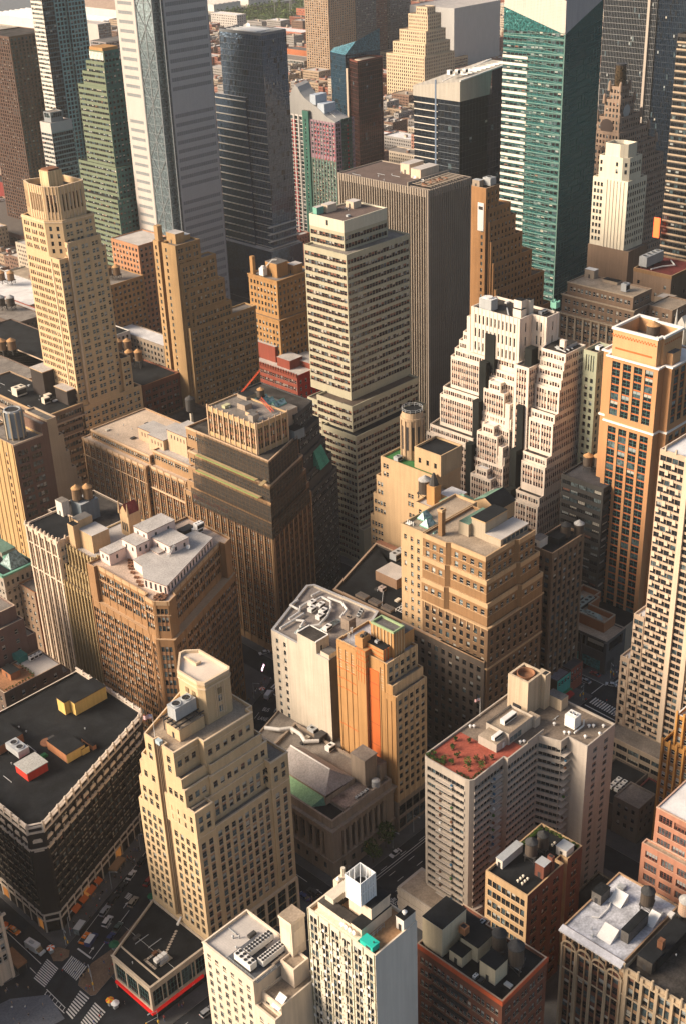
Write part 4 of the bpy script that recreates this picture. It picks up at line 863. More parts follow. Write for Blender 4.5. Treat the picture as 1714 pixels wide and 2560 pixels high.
rf.face([(232.3,247.4,28.2),(246.4,247.4,27.2),(239.8,252.4,32.4)][::-1]if False else[(246.4,247.4,27.2),(239.8,252.4,32.4),(232.3,247.4,28.2)],RG)
rf.face([(232.3,247.4,28.2),(239.8,252.4,32.4),(239.8,272,32.4),(232.3,272,28.2)],RG);rf.face([(246.4,247.4,27.2),(246.4,272,27.2),(239.8,272,32.4),(239.8,252.4,32.4)],RG)
rf.face([(228.2,250.4,24.3),(232.3,248.2,27.4),(232.3,272,27.4),(228.2,272,24.3)],RGN);rf.face([(228.2,250.4,24.3),(232.3,247.4,24.1),(232.3,248.2,27.4)],RGT);rf.face([(232.3,247.4,24.1),(232.3,272,24.1),(232.3,272,28.2),(232.3,247.4,28.2)],BK)
rf.bar((239.8,252.4,32.45),(239.8,272,32.45),.18,M_WHITEP);rf.box(246.4,246.5,247.4,272,24,27.2,BK);rf.box(232.3,246.4,247.3,247.45,24,27.2,BK);B.part('roof',rf)
PAT=roofm('roof_worn_patches',(.25,.19,.155),stain=.6,var=.3,seams=1.3);b=MB();b.box(234.5,247.5,240.6,247.2,24.0,25.2,BK,PAT);b.box(228.2,234.0,240.8,249.5,24.0,24.2,BK,R_BLACK);b.box(236,252,239.6,240.4,24.1,25.6,BK);B.part('roof_deck',b)
b=MB();b.box(247.6,253.6,243.4,250.0,24.0,35.6,BK,R_GREY);b.box(247.4,253.8,243.2,250.2,35.6,36.2,BK,R_GREY,True);b.box(253.6,257,242,247,24,31,BK,R_MID);B.part('stair_tower',b)
for k in range(8):
 b=MB();x=232.6+k*2.85;b.cyl(x,239.7,7.4,8.0,.95,.95,14,BK);b.cyl(x,239.7,8.0,18.2,.78,.66,16,BK);b.box(x-.95,x+.95,238.9,240.5,18.2,19.1,BK);B.part('column',b)
for k in range(8):
 b=MB();y=245.2+k*3.6;b.cyl(227.6,y,7.4,8.0,.95,.95,14,BK);b.cyl(227.6,y,8.0,18.2,.78,.66,16,BK);b.box(226.8,228.4,y-.95,y+.95,18.2,19.1,BK);B.part('column',b)
for k in range(7):B.W.add((234.0+k*2.85,240.68,8.6),(1,0),1.7,8.4,dict(sash='grid',frame='brown',mix='dark'))
for k in range(7):B.W.add((228.48,247.0+k*3.6,8.6),(0,-1),2.0,8.4,dict(sash='grid',frame='brown',mix='dark'))
for k in range(6):B.W.add((231.5+k*4.4,238.78,3.0),(1,0),1.3,2.2,dict(frame='dark',mix='dark'))
for k in range(8):B.W.add((226.58,243.0+k*4.4,3.0),(0,-1),1.2,2.2,dict(frame='dark',mix='dark'))
SG=plain('lit_sign_orange',(.9,.3,.05),.5,emit=(1,.35,.08),estr=2.0);b=MB();b.box(241.5,242.6,238.3,238.5,4.4,6.0,FR['dark'],bottom=True);b.box(241.6,241.95,238.25,238.3,4.5,5.9,SG);b.box(242.15,242.5,238.25,238.3,4.5,5.9,SG);B.part('lit_sign',b);B.done()
b=MB();b.cyl(0,0,0,2.6,1.5,None,16,M_GALV);b.cyl(0,0,2.6,3.0,1.5,.8,16,M_GALV);tag(b.build('steel_tank',org=(0,0,0)),'dark blue grey steel tank beside the bank stair tower','tank').location=(250.2,240.9,25)
for k in range(3):ac_unit(241.0+k*2.2,240.9-.0,25.3,1.6,1.0,.9,'small silver unit in a row on the bank roof edge',group='silver units on the bank roof')
ac_unit(254.6,267.2,24.1,3.4,2.2,2.0,'white unit with round fan behind the grey hipped bank roof',M_WHITEP,fans=1);ac_unit(258.4,279.0,24.1,4.6,3.4,2.2,'grey condenser with four dark fans behind the pale duct',M_GALV,fans=2);ac_unit(256.4,273.8,24.1,3.6,3.0,2.6,'dark boxy condenser beside the winding pale duct',M_STEELD,fans=0)
duct([(246.6,293,25.4),(249.2,288,25.6),(252.6,285.6,25.6),(252.4,280.0,25.6),(250.6,276.0,25.6),(254.2,272.8,25.4)],.75,'thick pale winding duct behind the bank roof')
b=Bld('annex_building','low flat annex behind the bank hall with pale gravel roof and roof plant','building',250,288)
b.tier([(257.05,262),(262,262),(262,300),(240,293),(227,288),(227,281.5),(257.05,288.2)],0,24.0,sty(BK,bay=4,ww=1.4,wh=2,fh=4,top=1.4,mix='dark',frame='dark'),R_GREY,par=.6);b.done()
# ------------------------------------------------------------ middle blocks
BW=wall('blank_wall_paint',(.46,.40,.32),var=.09,streak=.20,stretch=.03);SOOT=wall('soot_brick',(.10,.08,.065),var=.15)
B=Bld('loft_building','wedge shaped loft with blank pale side wall and a roof covered in white ducts','building',275,290)
wpoly=[(258.5,269.9),(268.0,269.9),(274,276),(288,276),(293.5,278.5),(291.5,310.2),(288.9,312.2),(258.5,299.6)]
B.tier(wpoly,0,60,{'S':sty(BW,bay=3.7,ww=1.05,wh=1.8,fh=3.55,top=2.0,margin=1.0,d=.3,mix='mixed',frame='grey',pat=(1,1,0,0,0,0,0,1)),'E':sty(SOOT,blank=True)},roofm('roof_grey_boards',(.27,.23,.20),stain=.2,seams=.9,axis='Y'),par=.9,cop=wall('coping_grey',(.36,.35,.34)),copt=1.0)
b=MB();b.prism([(258.52,276.0),(265.0,276.0),(265.0,285.6),(258.52,285.6)],59.2,64.8,BW,roofm('roof_dark_patched',(.055,.048,.042)));
for s_ in((258.4,276.0,265.1,276.3),(264.8,276,265.1,285.7),(258.4,285.4,265.1,285.7)):b.box(s_[0],s_[2],s_[1]-.15,s_[3]+.1,64.8,65.1,M_WHITEP)
b.box(260.6,261.4,275.95,276.0,60.2,62.4,FR['dark']);B.part('bulkhead',b)
b=MB();b.box(259.0,263.2,270.2,274.5,59.2,61.8,BW,R_MID);B.part('stair_house',b);B.done()
skylight(265.9,291.2,59.3,5.4,1.8,1.7,'narrow glazed skylight at the edge of the duct covered roof',M_GALV);skylight(274.6,285.4,59.3,10.5,2.0,1.8,'long narrow skylight across the duct covered roof',M_GALV)
ORT=plain('orange_panel',(.55,.14,.03),.5)
for i,(x,y)in enumerate(((280.4,300.2),(281.4,296.6),(277.4,297.2),(279.0,293.0),(275.8,291.4),(272.2,284.0))):ac_unit(x,y,59.8,3.2,2.0,1.6,'white rooftop unit with orange panel among the ducts',M_WHITEP,fans=1,group='orange panelled units among the ducts',rz=.1,top=None)
for pts in(((261.2,297.4,60.2),(267.0,297.6,60.2),(273.6,297.9,60.2)),((267.6,299.4,60.3),(273.2,299.8,60.3),(276.2,302.2,60.3),(281.0,302.4,60.3)),((280.0,301.2,60.4),(286.2,301.0,60.4),(286.0,296.0,60.4),(283.2,293.4,60.4)),((283.0,292.8,60.6),(277.5,289.6,60.6),(272.0,288.0,60.4),(268.4,290.4,60.3)),((287.6,298.8,60.3),(288.4,292.6,60.3),(286.0,287.6,60.3),(281,286,60.3)),((268.8,296.8,60.2),(270.4,294.2,60.2),(266.8,292.6,60.2)),((284.5,304.6,60.2),(288.5,304.4,60.2)),((274.4,301.6,60.2),(274.6,306.0,60.2),(278.8,306.4,60.2))):
 duct(pts,.48,'white round duct winding over the wedge shaped roof',legs=True)['group']='white ducts on the wedge shaped roof'
cooling_tower(274.6,278.2,275.6,279.4,60.6,4.6,((0,0,.8),),'brownish square cooling tower at the corner of the duct covered roof',wall('tower_brown_steel',(.24,.19,.15)),legs=.8)
for k in range(3):
 t=thing('exhaust_fan','round upturned exhaust fan at the far end of the duct covered roof','exhaust fan',(286.0+k*1.6,281.6+k*.8,59.8),0,'exhaust fans on the duct covered roof');b=MB();ring(b,0,0,.6,.9,M_GALV,h=.6);b.build('shroud',t);b=MB();b.box(-.6,.6,-.6,.6,0,.6,M_STEELD);b.build('curb',t)
ORB=wall('orange_brick_gold',(.38,.21,.085),var=.08,streak=.15,fine=.12,courses=2.6);ORW=wall('pale_ribbed_brick',(.47,.33,.19),var=.1,streak=.3);ORR=wall('orange_red_paint',(.52,.13,.035),var=.07,streak=.1);ORD=wall('spandrel_maroon',(.20,.055,.03),var=.1)
B=Bld('office_tower','narrow golden orange brick tower with red lined brickwork and tiered pale ribbed corner','building',266,252)
oS=sty(ORB,bay=2.55,ww=1.15,wh=1.85,fh=3.5,top=1.6,margin=.4,d=.3,mode='pier',d2=.25,span=ORD,mix='mixed',frame='white')
oSl=dict(oS)
oE=sty(ORW,bay=2.95,ww=1.45,wh=1.9,fh=3.5,top=1.7,bot=0,margin=.5,d=.3,mix='mid',frame='grey',rib=(.5,.22,ORW,.35))
oEl=sty(ORB,bay=2.95,ww=1.6,wh=1.9,fh=3.5,top=1.0,bot=8,margin=.5,d=.35,mode='pier',d2=.3,span=ORD,mix='mid',frame='grey')
B.tier((258.2,273.9,238,256),0,14,{'S':sty(BK,blank=True),'E':sty(BK,bay=3.9,ww=2.8,wh=4.0,fh=6,top=1.6,margin=.5,frame='dark',mix='dark')},R_GREY,par=0)
B.tier((258.2,273.9,238,265.2),13.9,59.8,{'S':sty(ORB,blank=True),'E':oE},R_GREY,cop=ORW)
B.tier((258.2,273.9,239.6,265.2),59.0,63.4,{'S':sty(ORB,blank=True),'E':oE},R_GREY,cop=ORW)
B.tier((258.2,273.9,242.0,265.2),62.6,71.4,{'S':sty(ORB,blank=True),'E':oE},roofm('roof_lilac_grey',(.36,.34,.34),stain=.2),cop=ORW)
fs=MB();W_=B.W
def strip(ya,yb,zt,st):facade(fs,W_,(258.0,yb),(258.0,ya),14,zt,st);fs.face([(258.0,ya,14),(258.2,ya,14),(258.2,ya,zt),(258.0,ya,zt)],st['wall']);fs.face([(258.2,yb,14),(258.0,yb,14),(258.0,yb,zt),(258.2,yb,zt)],st['wall']);fs.face([(258.0,ya,zt),(258.2,ya,zt),(258.2,yb,zt),(258.0,yb,zt)],st['wall'])
strip(256.2,265.2,70.9,dict(oS,bay=3.0,margin=.3));strip(238.1,243.0,59.5,dict(oS,bay=2.4,margin=.3));strip(243.1,245.4,71.2,dict(oS,bay=2.2,margin=.2))
for z in(20.5,36,52,56,60,63.5):fs.box(257.9,258.0,256.3,265.1,z,z+.22,ORR)
B.part('window_strip',fs)
rd=MB();rd.box(257.85,258.2,245.5,250.2,21,66.5,ORR);
for z in(27,35,44,55,61):rd.box(257.8,257.85,245.5,250.2,z,z+.15,ORD)
B.part('red_panel',rd)
sh=MB();sh.box(256.6,260.4,250.4,254.6,14,73.5,ORB);sh.box(257.4,261.4,252.2,255.8,73.5,77.4,ORB)
for z in(64,66,69,71,73.2):sh.box(256.5,260.5,250.3,254.7,z,z+.25,ORR)
for y in(251,252.4,253.8):sh.box(256.52,256.6,y,y+.15,60,73,ORR)
sh.box(257.8,258.9,252.8,253.8,77.4,78.2,M_STEELD);sh.box(259.6,260.7,252.8,253.8,77.4,78.2,M_STEELD);B.part('service_shaft',sh)
pt_=MB();pt_.box(263.3,268.8,243.4,253.8,70.4,80.2,ORB);pt_.box(268.8,275.0,244.6,250.0,70.4,76.4,ORB,R_MID);pt_.box(259.4,263.3,244.6,254.0,70.4,75.2,ORB,R_BLACK)
for y in(244.4,246,247.6,249.2,250.8,252.4):pt_.box(263.05,263.3,y,y+.4,75.2,80.2,ORW)
for x in(264,265.4,266.8,268.2):pt_.box(x,x+.4,243.15,243.4,70.4,80.2,ORW)
for x in(260.0,261.5):pt_.box(x,x+.3,244.35,244.6,70.4,75.2,ORR)
for z in(71.8,73.6):pt_.box(259.2,259.4,244.6,254,z,z+.2,ORR)
pe=rect(263.3,268.8,243.4,253.8);pi_=inset(pe,.5)
for i in range(4):pt_.prism([pe[i],pe[(i+1)%4],pi_[(i+1)%4],pi_[i]],80.2,81.0,wall('copper_coping',(.25,.33,.18)))
pt_.box(263.9,268.2,244,253.2,80.2,80.25,R_MID);B.part('penthouse',pt_);B.done()
for k,(x,y)in enumerate(((259.6,260.8),(260.6,258.4),(262.8,262.4))):antenna(x,y,70.5,4.6,'white panel antenna mast on the annex of the orange tower',n=3)['group']='antenna masts of the orange tower'
ac_unit(262.0,259.0,70.5,1.6,1.2,1.2,'small white equipment cabinet under the antenna masts',M_WHITEP,fans=0);ac_unit(261.4,249.2,75.2,1.3,1.3,.8,'small round vent unit in the sunken roof of the orange tower',M_GALV)
B=Bld('commercial_building','wide low block with flat black tar roof and pale coping behind the orange tower','building',322,295)
B.tier([(305.6,238),(306.2,238),(306.2,258),(344.0,258),(344.0,327.2),(305.6,314.4)],0,49.5,{'S':sty(SOOT,bay=3.4,ww=1.4,wh=2.2,fh=4.2,top=2.6,mix='dark',frame='dark',belt=((0,.5,.25,TC),)),'E':sty(SOOT,blank=True)},R_BLACK,par=.9,cop=wall('coping_tan',(.40,.29,.2)),copt=.8)
b=MB();b.box(322.6,331.8,296.0,307.4,48.6,53.0,wall('brown_plaster',(.26,.16,.10)),R_PALE);B.part('bulkhead',b)
b=MB();b.box(305.8,306.1,238.0,314,48.0,48.6,TC);b.box(344.1,346.5,257.5,327,47.6,49.8,wall('rust_brick_wall',(.24,.12,.075)));B.part('party_wall',b);B.done()
for i,(x,y)in enumerate(((309.6,302.4),(309.6,295.6),(309.6,288.8))):
 t=thing('skylight','flat brownish box skylight on the black tar roof','skylight',(x,y,48.6),0,'box skylights of the black roof');b=MB();b.box(-1.5,1.5,-2.6,2.6,0,1.0,wall('skylight_brown',(.22,.17,.13)));b.build('curb',t);b=MB()
 for k in range(5):b.box(-1.3,1.3,-2.3+k,-1.6+k,1.0,1.12,R_MID)
 b.build('pane',t)
ac_unit(318.2,299.8,48.6,2.4,2.4,1.6,'pinkish cube shaped roof unit alone on the black roof',wall('unit_pinkish',(.42,.34,.30)),fans=2);ac_unit(318.6,281.0,48.6,2.6,2.4,1.8,'tan twin fan unit near the brown setback tower on the black roof',WB,fans=2);ac_unit(341.6,312.2,48.9,7.0,3.6,2.8,'grey louvred unit between bulkhead and yellow tower',M_GALV,fans=3)
t=thing('air_conditioner','white box unit on a white steel grating frame over the black roof','air conditioner',(312.6,282.6,48.6));b=MB();b.box(-.2,2.6,-1.4,1.6,1.2,3.6,M_WHITEP,bottom=True);b.build('casing',t);b=MB()
for k in range(6):b.bar((-2.4,-3+k*1.2,1.1),(3.2,-3+k*1.2,1.1),.1,M_WHITEP)
for k in range(4):b.bar((-2.4+k*1.86,-3,1.1),(-2.4+k*1.86,3,1.1),.1,M_WHITEP)
b.build('frame',t);b=MB()
for x in(-2.3,3.1):
 for y in(-2.9,2.9):b.box(x-.1,x+.1,y-.1,y+.1,0,1.1,M_WHITEP)
b.build('leg',t)
duct([(309.6,292.0,49.2),(318.0,299.0,49.2)],.14,'thin pipe crossing the black roof to the pinkish unit',M_GALV,legs=False);duct([(320.0,279.0,49.3),(330,281.0,49.3)],.3,'pale pipe running from tan unit to the setback tower',legs=False)
TB=wall('umber_brick',(.235,.135,.065),var=.1,streak=.14,fine=.13,courses=2.4);TBB=wall('tan_band_stone',(.44,.295,.165),var=.07,streak=.12);TBP=wall('shaft_brick',(.16,.098,.055),var=.12,streak=.15,courses=2.4)
B=Bld('office_tower','massive brown brick tower stepping back in tan banded tiers with bay setbacks','building',325,252)
tE=sty(TB,bay=3.35,ww=1.35,wh=2.0,fh=3.75,top=2.4,margin=.5,d=.3,mix='pale',frame='white',floorband=(.22,.08,TBB),belt=((0,1.9,.1,TBB),));tS=dict(tE)
tsE=sty(TBP,bay=3.3,ww=1.3,wh=2.0,fh=3.75,top=1.6,margin=.8,d=.3,mix='mixed',frame='dark',sill=TBB,belt=((.0,.6,.45,TBB),(.6,.25,.2,TBB)))
def tanp(dx,dy,x1):
 return[(306.4+dx,237.4+dy),(325.5+dx*.6,237.4+dy),(326.3+dx*.6,239.6+dy),(x1,239.6+dy),(x1,278.4),(308.8+dx,278.4),(308.8+dx,258.0+dy*.6),(306.4+dx,256.4+dy*.6)]if False else[(306.6+dx,237.6+dy),(324.4,237.6+dy),(325.4,236.2+dy),(x1,236.2+dy),(x1,268.2),(305.4+dx,268.2),(305.4+dx,257.4),(306.6+dx,255.8)]
B.tier([(306.2,237.2),(338.8,237.2),(338.8,268.2),(306.2,268.2)],0,46.5,{'S':tsE,'E':tsE},R_TAN,par=0)
B.tier([(306.2,237.2),(338.8,237.2),(338.8,268.2),(306.2,268.2)],46.5,63.8,{'S':dict(tsE,mix='mid'),'E':dict(tsE,mix='mid')},R_TAN,par=.5,cop=TBB)
B.tier(tanp(.4,.6,338.0),63.4,73.2,{'S':tS,'E':tE},R_TAN,cop=TBB)
B.tier(tanp(.9,1.6,336.8),72.4,82.2,{'S':tS,'E':tE},R_TAN,cop=TBB)
B.tier(tanp(1.4,2.6,335.0),81.4,91.4,{'S':tS,'E':tE},R_TAN,cop=TBB)
ar=MB()
for za in(39.5,60.6):
 for k in range(9):
  y=239.2+k*3.35;ar.box(305.95,306.2,y+.75,y+1.1,za,za+2.6,TBB);ar.box(305.95,306.2,y-.75,y+1.1,za+2.6,za+2.9,TBB)
B.part('arcade_trim',ar)
b=MB();b.box(318.4,331.0,248.8,255.0,90.4,97.4,wall('render_grey_tan',(.36,.30,.22),var=.06,streak=.12));b.box(318.2,331.2,248.6,255.2,97.4,98.0,TBB,R_BLACK,True);b.box(316.6,330.4,255.0,259.6,90.4,95.4,wall('render_grey_tan',(.36,.30,.22)),roofm('copper_dull',(.12,.2,.15)));B.part('bulkhead',b)
b=MB();b.box(318.2,334.4,241.6,248.8,90.4,93.2,wall('render_grey_tan',(.36,.30,.22)),R_PALE);b.box(318.0,334.6,241.4,248.8,93.2,93.5,TBB,R_PALE,True)
for k in range(6):b.box(319.6+k*2.45,321.4+k*2.45,241.5,241.6,91.2,92.8,GL[1])
B.part('penthouse',b)
cx_=MB();cx_.box(310.6,312.6,262.4,264.2,88,101.0,TB);cx_.box(310.4,312.8,262.2,264.4,100.2,101.2,TBB);cx_.box(311,312.2,262.8,263.8,101.21,101.25,M_FAN);B.part('chimney',cx_);B.done()
GB=wall('golden_brick',(.42,.29,.165),var=.06,streak=.13,fine=.1,courses=2.4)
B=Bld('office_building','golden brick flank building with scattered windows and green skylights on its roof','building',318,274)
B.tier([(306.9,268.3),(338,268.3),(338,279),(306.9,279)],0,91.6,{'S':sty(GB,bay=3.5,ww=1.0,wh=1.75,fh=3.75,top=3.0,margin=.6,d=.28,mix='mixed',frame='white',sill=ORB,keep=lambda c,r_,n,f:not(c==0 and r_%3==1)),'E':sty(GB,blank=True)},R_TAN,par=1.0,cop=GB);B.done()
skylight(313.0,271.0,91,4.6,4.2,3.2,'white and green hipped skylight on the golden brick flank roof');skylight(316.4,275.6,91,4.6,3.2,3.0,'green copper skylight behind the white one on the golden flank roof');skylight(311.0,266.0,88.4,3.4,3.0,2.6,'dark green copper hut with pyramid roof beside the tall square chimney')
b=MB();
for k in range(4):b.bar((309.2,277.6-k*.9,91),(309.2,277.6-k*.9,92.6),.12,M_WHITEP);b.bar((308.4+k*.6,278,91.4),(308.4+k*.6,275.8,91.4),.12,M_WHITEP)
tag(b.build('pipe_rack',org=(309,277,91)),'tangle of white pipes at the left corner of the golden flank roof','pipes')
B=Bld('office_tower','tall golden brick tower with a round ribbed turret and stepped left edge','building',362,310)
gS=sty(GB,bay=3.3,grp=2,ww=1.05,wh=1.8,gap=.35,fh=3.75,top=2.0,margin=.5,d=.28,mix='pale',frame='white',sill=ORB)
for i,(yl,z0_,z1_)in enumerate(((335.6,0,58),(333.6,57,69),(331.6,68,78))):
 B.tier([(350,300),(367,300),(367,yl),(350,yl)],z0_,z1_,{'S':dict(gS,pat=(1,1,0,0,0,0)if i<2 else(1,0,0,0,0)),'E':sty(GB,blank=True)},R_TAN,par=.8,cop=GB)
B.tier([(350.1,300),(367,300),(367,329),(350.1,329)],77,87.4,{'S':dict(gS,pat=(1,0,0,0,0),bay=5.0),'E':sty(GB,blank=True)},roofm('terrace_green',(.05,.16,.05),stain=.3),par=.8,cop=GB)
B.tier([(352.5,298.4),(366,298.4),(366,312.5),(352.5,312.5)],86.6,96.0,{'S':sty(GB,bay=4.4,ww=1.1,wh=2.0,fh=6.5,top=2.4,margin=.8,frame='dark',mix='dark'),'E':sty(wall('tan_plaster',(.36,.27,.17),streak=.2),blank=True)},R_BLACK,par=.9,cop=GB)
TU=wall('turret_stone',(.38,.27,.17),var=.12,streak=.25);b=MB();tx,ty=360.0,320.0;b.cyl(tx,ty,86.6,104.0,4.7,4.7,24,TU);b.cyl(tx,ty,104,105.0,5.0,5.0,24,TU);b.cyl(tx,ty,105,107.4,4.5,4.2,24,TU,R_BLACK);b.cyl(tx,ty,107.4,107.6,3.6,3.6,20,R_BLACK)
for k in range(12):
 a=k*math.pi/6;b.obox((tx+4.75*math.cos(a),ty+4.75*math.sin(a)),(math.cos(a),math.sin(a)),.35,.45,87,104.4,TU);a+=math.pi/12;b.obox((tx+4.62*math.cos(a),ty+4.62*math.sin(a)),(math.cos(a),math.sin(a)),.1,.5,91,101.5,FR['dark'])
B.part('turret',b);b=MB()
for k in range(12):a=k*math.pi/6;p=(tx+4.3*math.cos(a),ty+4.3*math.sin(a));a2=(k+1)*math.pi/6;q=(tx+4.3*math.cos(a2),ty+4.3*math.sin(a2));b.bar((*p,107.4),(*p,108.8),.06,M_GALV);b.bar((*p,108.8),(*q,108.8),.06,M_GALV);b.bar((*p,108.1),(*q,108.1),.05,M_GALV)
B.part('railing',b);B.done()
water_tank((344.8,300.2,80),2.6,5.2,2.6,'grey','dark water tank with pale faceted cone in front of the golden turret tower');ac_unit(352.6,321.5,86.7,3.0,2.4,1.8,'silver unit below the round turret on the golden tower',fans=1)
B=Bld('office_building','cluttered lower roof of gables, green copper huts and white decks between golden towers','building',345,288)
B.tier([(338.4,262),(349.9,262),(356,272),(356,299.8),(338.4,299.8)],0,80.8,sty(GB,bay=3.5,ww=1.2,wh=1.9,fh=3.75,top=2,mix='mixed',frame='white'),R_PALE,par=.8,cop=GB)
b=MB();b.box(341,345,292.0,296,80,88.5,ORB);b.cyl(343,294,88.5,93.5,2.0,.5,8,M_STEELD);B.part('chimney',b)
b=MB();CG=roofm('copper_dull',(.12,.2,.15))
for(x0,x1,y0,y1,h_)in((339.5,344,283,288,84.5),(344.6,349,279,285,85.0)):b.box(x0,x1,y0,y1,80,h_,GB);m_=((x0+x1)/2,(y0+y1)/2);cs=rect(x0-.3,x1+.3,y0-.3,y1+.3);[b.face([(*cs[i],h_),(*cs[(i+1)%4],h_),(*m_,h_+1.8)],CG)for i in range(4)]
B.part('copper_hut',b)
b=MB();b.prism([(345,264),(356,264),(356,276),(345,276)],80,86.5,GB);b.face([(344.6,263.6,86.5),(356.4,263.6,86.5),(356.4,270,90.2),(344.6,270,90.2)],R_BLACK);b.face([(356.4,276.4,86.5),(344.6,276.4,86.5),(344.6,270,90.2),(356.4,270,90.2)],CG);b.face([(345,276,86.5),(345,264,86.5),(345,270,90.2)],GB);B.part('gable_house',b)
b=MB();b.box(346,354,286,294,80,83.4,GB,R_WHITE);B.part('penthouse',b);B.done()
ac_unit(341.6,279.0,80,3.4,2.2,1.6,'green unit among the copper huts between golden towers',wall('copper_green',(.16,.36,.28)),fans=0);ac_unit(341.6,273.4,80,4.4,2.6,1.2,'flat white unit beside the gabled roof between golden towers',M_WHITEP,fans=0)
for k in range(2):water_tank((372.0+k*4.4,250.8-k*3.2,66.5),2.0,4.4,2.6,('dark','grey')[k],('dark old water tank on the black roof behind the brown setback tower','grey roofed water tank on the black roof behind the brown setback tower')[k])
B=Bld('office_building','brown pier fronted building with cluttered black roof behind the banded tower','building',366,255)
mS=sty(wall('pier_brown',(.20,.135,.085),var=.1,streak=.15),bay=3.4,ww=1.6,wh=1.9,fh=3.8,top=2.2,mode='pier',d2=.3,mix='mid',frame='dark',rib=(.6,.18,None));
B.tier((356.2,377.5,245.6,257.0),0,69.6,{'S':mS,'E':mS},R_BLACK,par=1.0,cop=TC);B.bulk(357.2,362.4,252.4,256.2,68.6,72.2,wall('shed_white',(.55,.5,.44)),R_MID,name='roof_shed');B.bulk(364,369,248.6,253,68.6,71.4,R_BLACK,R_BLACK,name='plant_room',door=False);B.done()
WS=wall('white_glazed_brick',(.66,.565,.47),var=.05,streak=.15,fine=.06);WSP=wall('rusty_white_spandrel',(.50,.37,.28),var=.12,streak=.25);GRN=wall('safety_net_black',(.012,.014,.013),var=.3)
B=Bld('office_tower','white brick ziggurat tower stepping up in many terraces with black netted strips','building',435,320)
wS=sty(WS,bay=5.0,grp=4,ww=.82,wh=1.75,gap=.36,fh=3.55,top=.75,margin=.5,d=.3,mode='pier',d2=.22,span=WSP,mix='rusty',frame='rust');wE=dict(wS,grp=3,bay=4.2)
def ladder(levels,yr,bottom=0):
 """terraces from the ground up; every level is (top z, x of the south face, west end)"""
 z0_=bottom
 for z1_,x,yl_ in levels:B.tier([(x,yr),(447,yr),(447,yl_+4),(x,yl_)],z0_,z1_,{'S':wS,'E':wE},R_DUSK,par=.7,cop=WS,copt=.35);z0_=z1_-.7
ladder([(47.8,416.2,309),(52,417.2,309),(65.6,420.4,309),(69.8,421.4,309),(85,425,309),(89,426,309),(99.8,428.6,309),(104,429.6,309),(108,430.4,309),(111.6,431.2,309),(115.4,432,309)],296)
ladder([(63.4,419.8,364.6),(67.4,420.8,363.2),(82.6,424.2,360),(86.4,425,358.8),(101.4,427.6,356.4),(105.4,428.4,354.8),(109.6,429,352.8),(113.8,429.6,351),(118,430.2,349)],337)
ladder([(59.6,419,337),(63.6,420,337),(76.4,423,337),(81,424,337),(85,425,337),(97,427.4,337),(101,428.4,337),(106.6,429.6,337),(111,430.6,337)],318)
for i,(zt,x)in enumerate(((57,415.4),(77,419.6),(96.6,423.8))):
 zb=0 if i==0 else zt-25
 B.tier([(x,322),(x+7,322),(x+7,334.5),(x,334.5)],zb,zt-4.2,{'S':wS,'E':wE},R_WHITE,par=.6,cop=WS);B.tier([(x+.5,324.5),(x+7,324.5),(x+7,332),(x+.5,332)],zt-4.8,zt,{'S':wS,'E':wE},R_WHITE,par=.5,cop=WS);B.tier([(x-.2,318.6),(x+7,318.6),(x+7,321.9),(x-.2,321.9)],zb,zt-8.4,{'S':dict(wS,grp=2,bay=3.2),'E':wE},R_WHITE,par=.5,cop=WS)
B.tier([(424,309.1),(447,309.1),(447,317.9),(424,317.9)],0,108,{'S':wS,'E':wE},R_DUSK,par=.7,cop=WS)
tS_=sty(WS,bay=2.1,ww=.7,wh=3.6,fh=6.4,top=2.0,margin=1.6,d=.3,mix='dark',frame='brown',sash='none',rib=(.5,.15,WS))
B.tier([(427.8,317.6),(436.6,317.6),(436.6,309.8),(446.8,309.8),(446.8,345.6),(427.8,345.6)],106,127.4,{'S':tS_,'E':dict(tS_,bay=4.2)},R_DUSK,par=1.1,cop=WS)
B.tier([(428.4,345.6),(446.8,345.6),(446.8,348.4),(428.4,348.4)],106,122.0,{'S':tS_,'E':tS_},R_DUSK,par=.8,cop=WS)
nt=MB()
for(x,y0,y1,za,zb)in((417.4,335,338.6,14,66),(421.6,334.6,338.2,62,86),(425,333.6,337.4,82,104),(427.6,331,336.4,99,117),(414.6,310,313.6,10,52),(418.4,310.4,314,48,70),(423.2,311,314.4,66,90),(427.6,310.6,314.4,86,115.4)):nt.box(x,x+4.5,y0,y1,za,zb,GRN)
B.part('netted_hoist',nt)
b=MB();b.box(430.4,435.0,335.6,342.4,126.4,131.4,M_GALV,M_WHITEP);b.cyl(432.7,339,131.4,132.0,2.0,None,16,M_WHITEP);B.part('plant_screen',b)
b=MB();b.box(431.5,435.5,320.0,324.4,126.2,130.0,WS,R_BLACK);b.box(433.0,436.8,321.0,325.2,130.0,133.6,WS,R_BLACK);b.box(437.6,440.2,319.8,322.4,126.2,133,WS,R_BLACK);b.box(436,437.6,293.8+6,302.2,115,119.5,WS);b.box(436,446,300,304,114.7,116.4,M_GALV,R_DUSK);B.part('bulkhead',b);B.done()
b=MB();CGm=wall('copper_green',(.16,.36,.28));b.box(444,447,310.6,313.6,129.4,131.9,CGm,bottom=True);b.box(445.3,445.7,311.9,312.3,126,129.4,M_STEELD)
for dx,dy in((0,0),(2.4,0),(0,2.4),(2.4,2.4)):b.box(444+dx,444.6+dx,310.6+dy,311.2+dy,131.9,132.5,CGm)
tag(b.build('roof_lantern',org=(445,312,126)),'green copper lantern box on a stalk above the white ziggurat roof','roof lantern');duct([(430,325.5,127),(437,331.8,127)],.35,'two metre thick silver pipe lying across the ziggurat roof',M_GALV,legs=False);vent(441.5,314.5,126.2,1.3,1.4,'round grey fan housing near the green copper lantern',M_GALV,group=None)if False else None
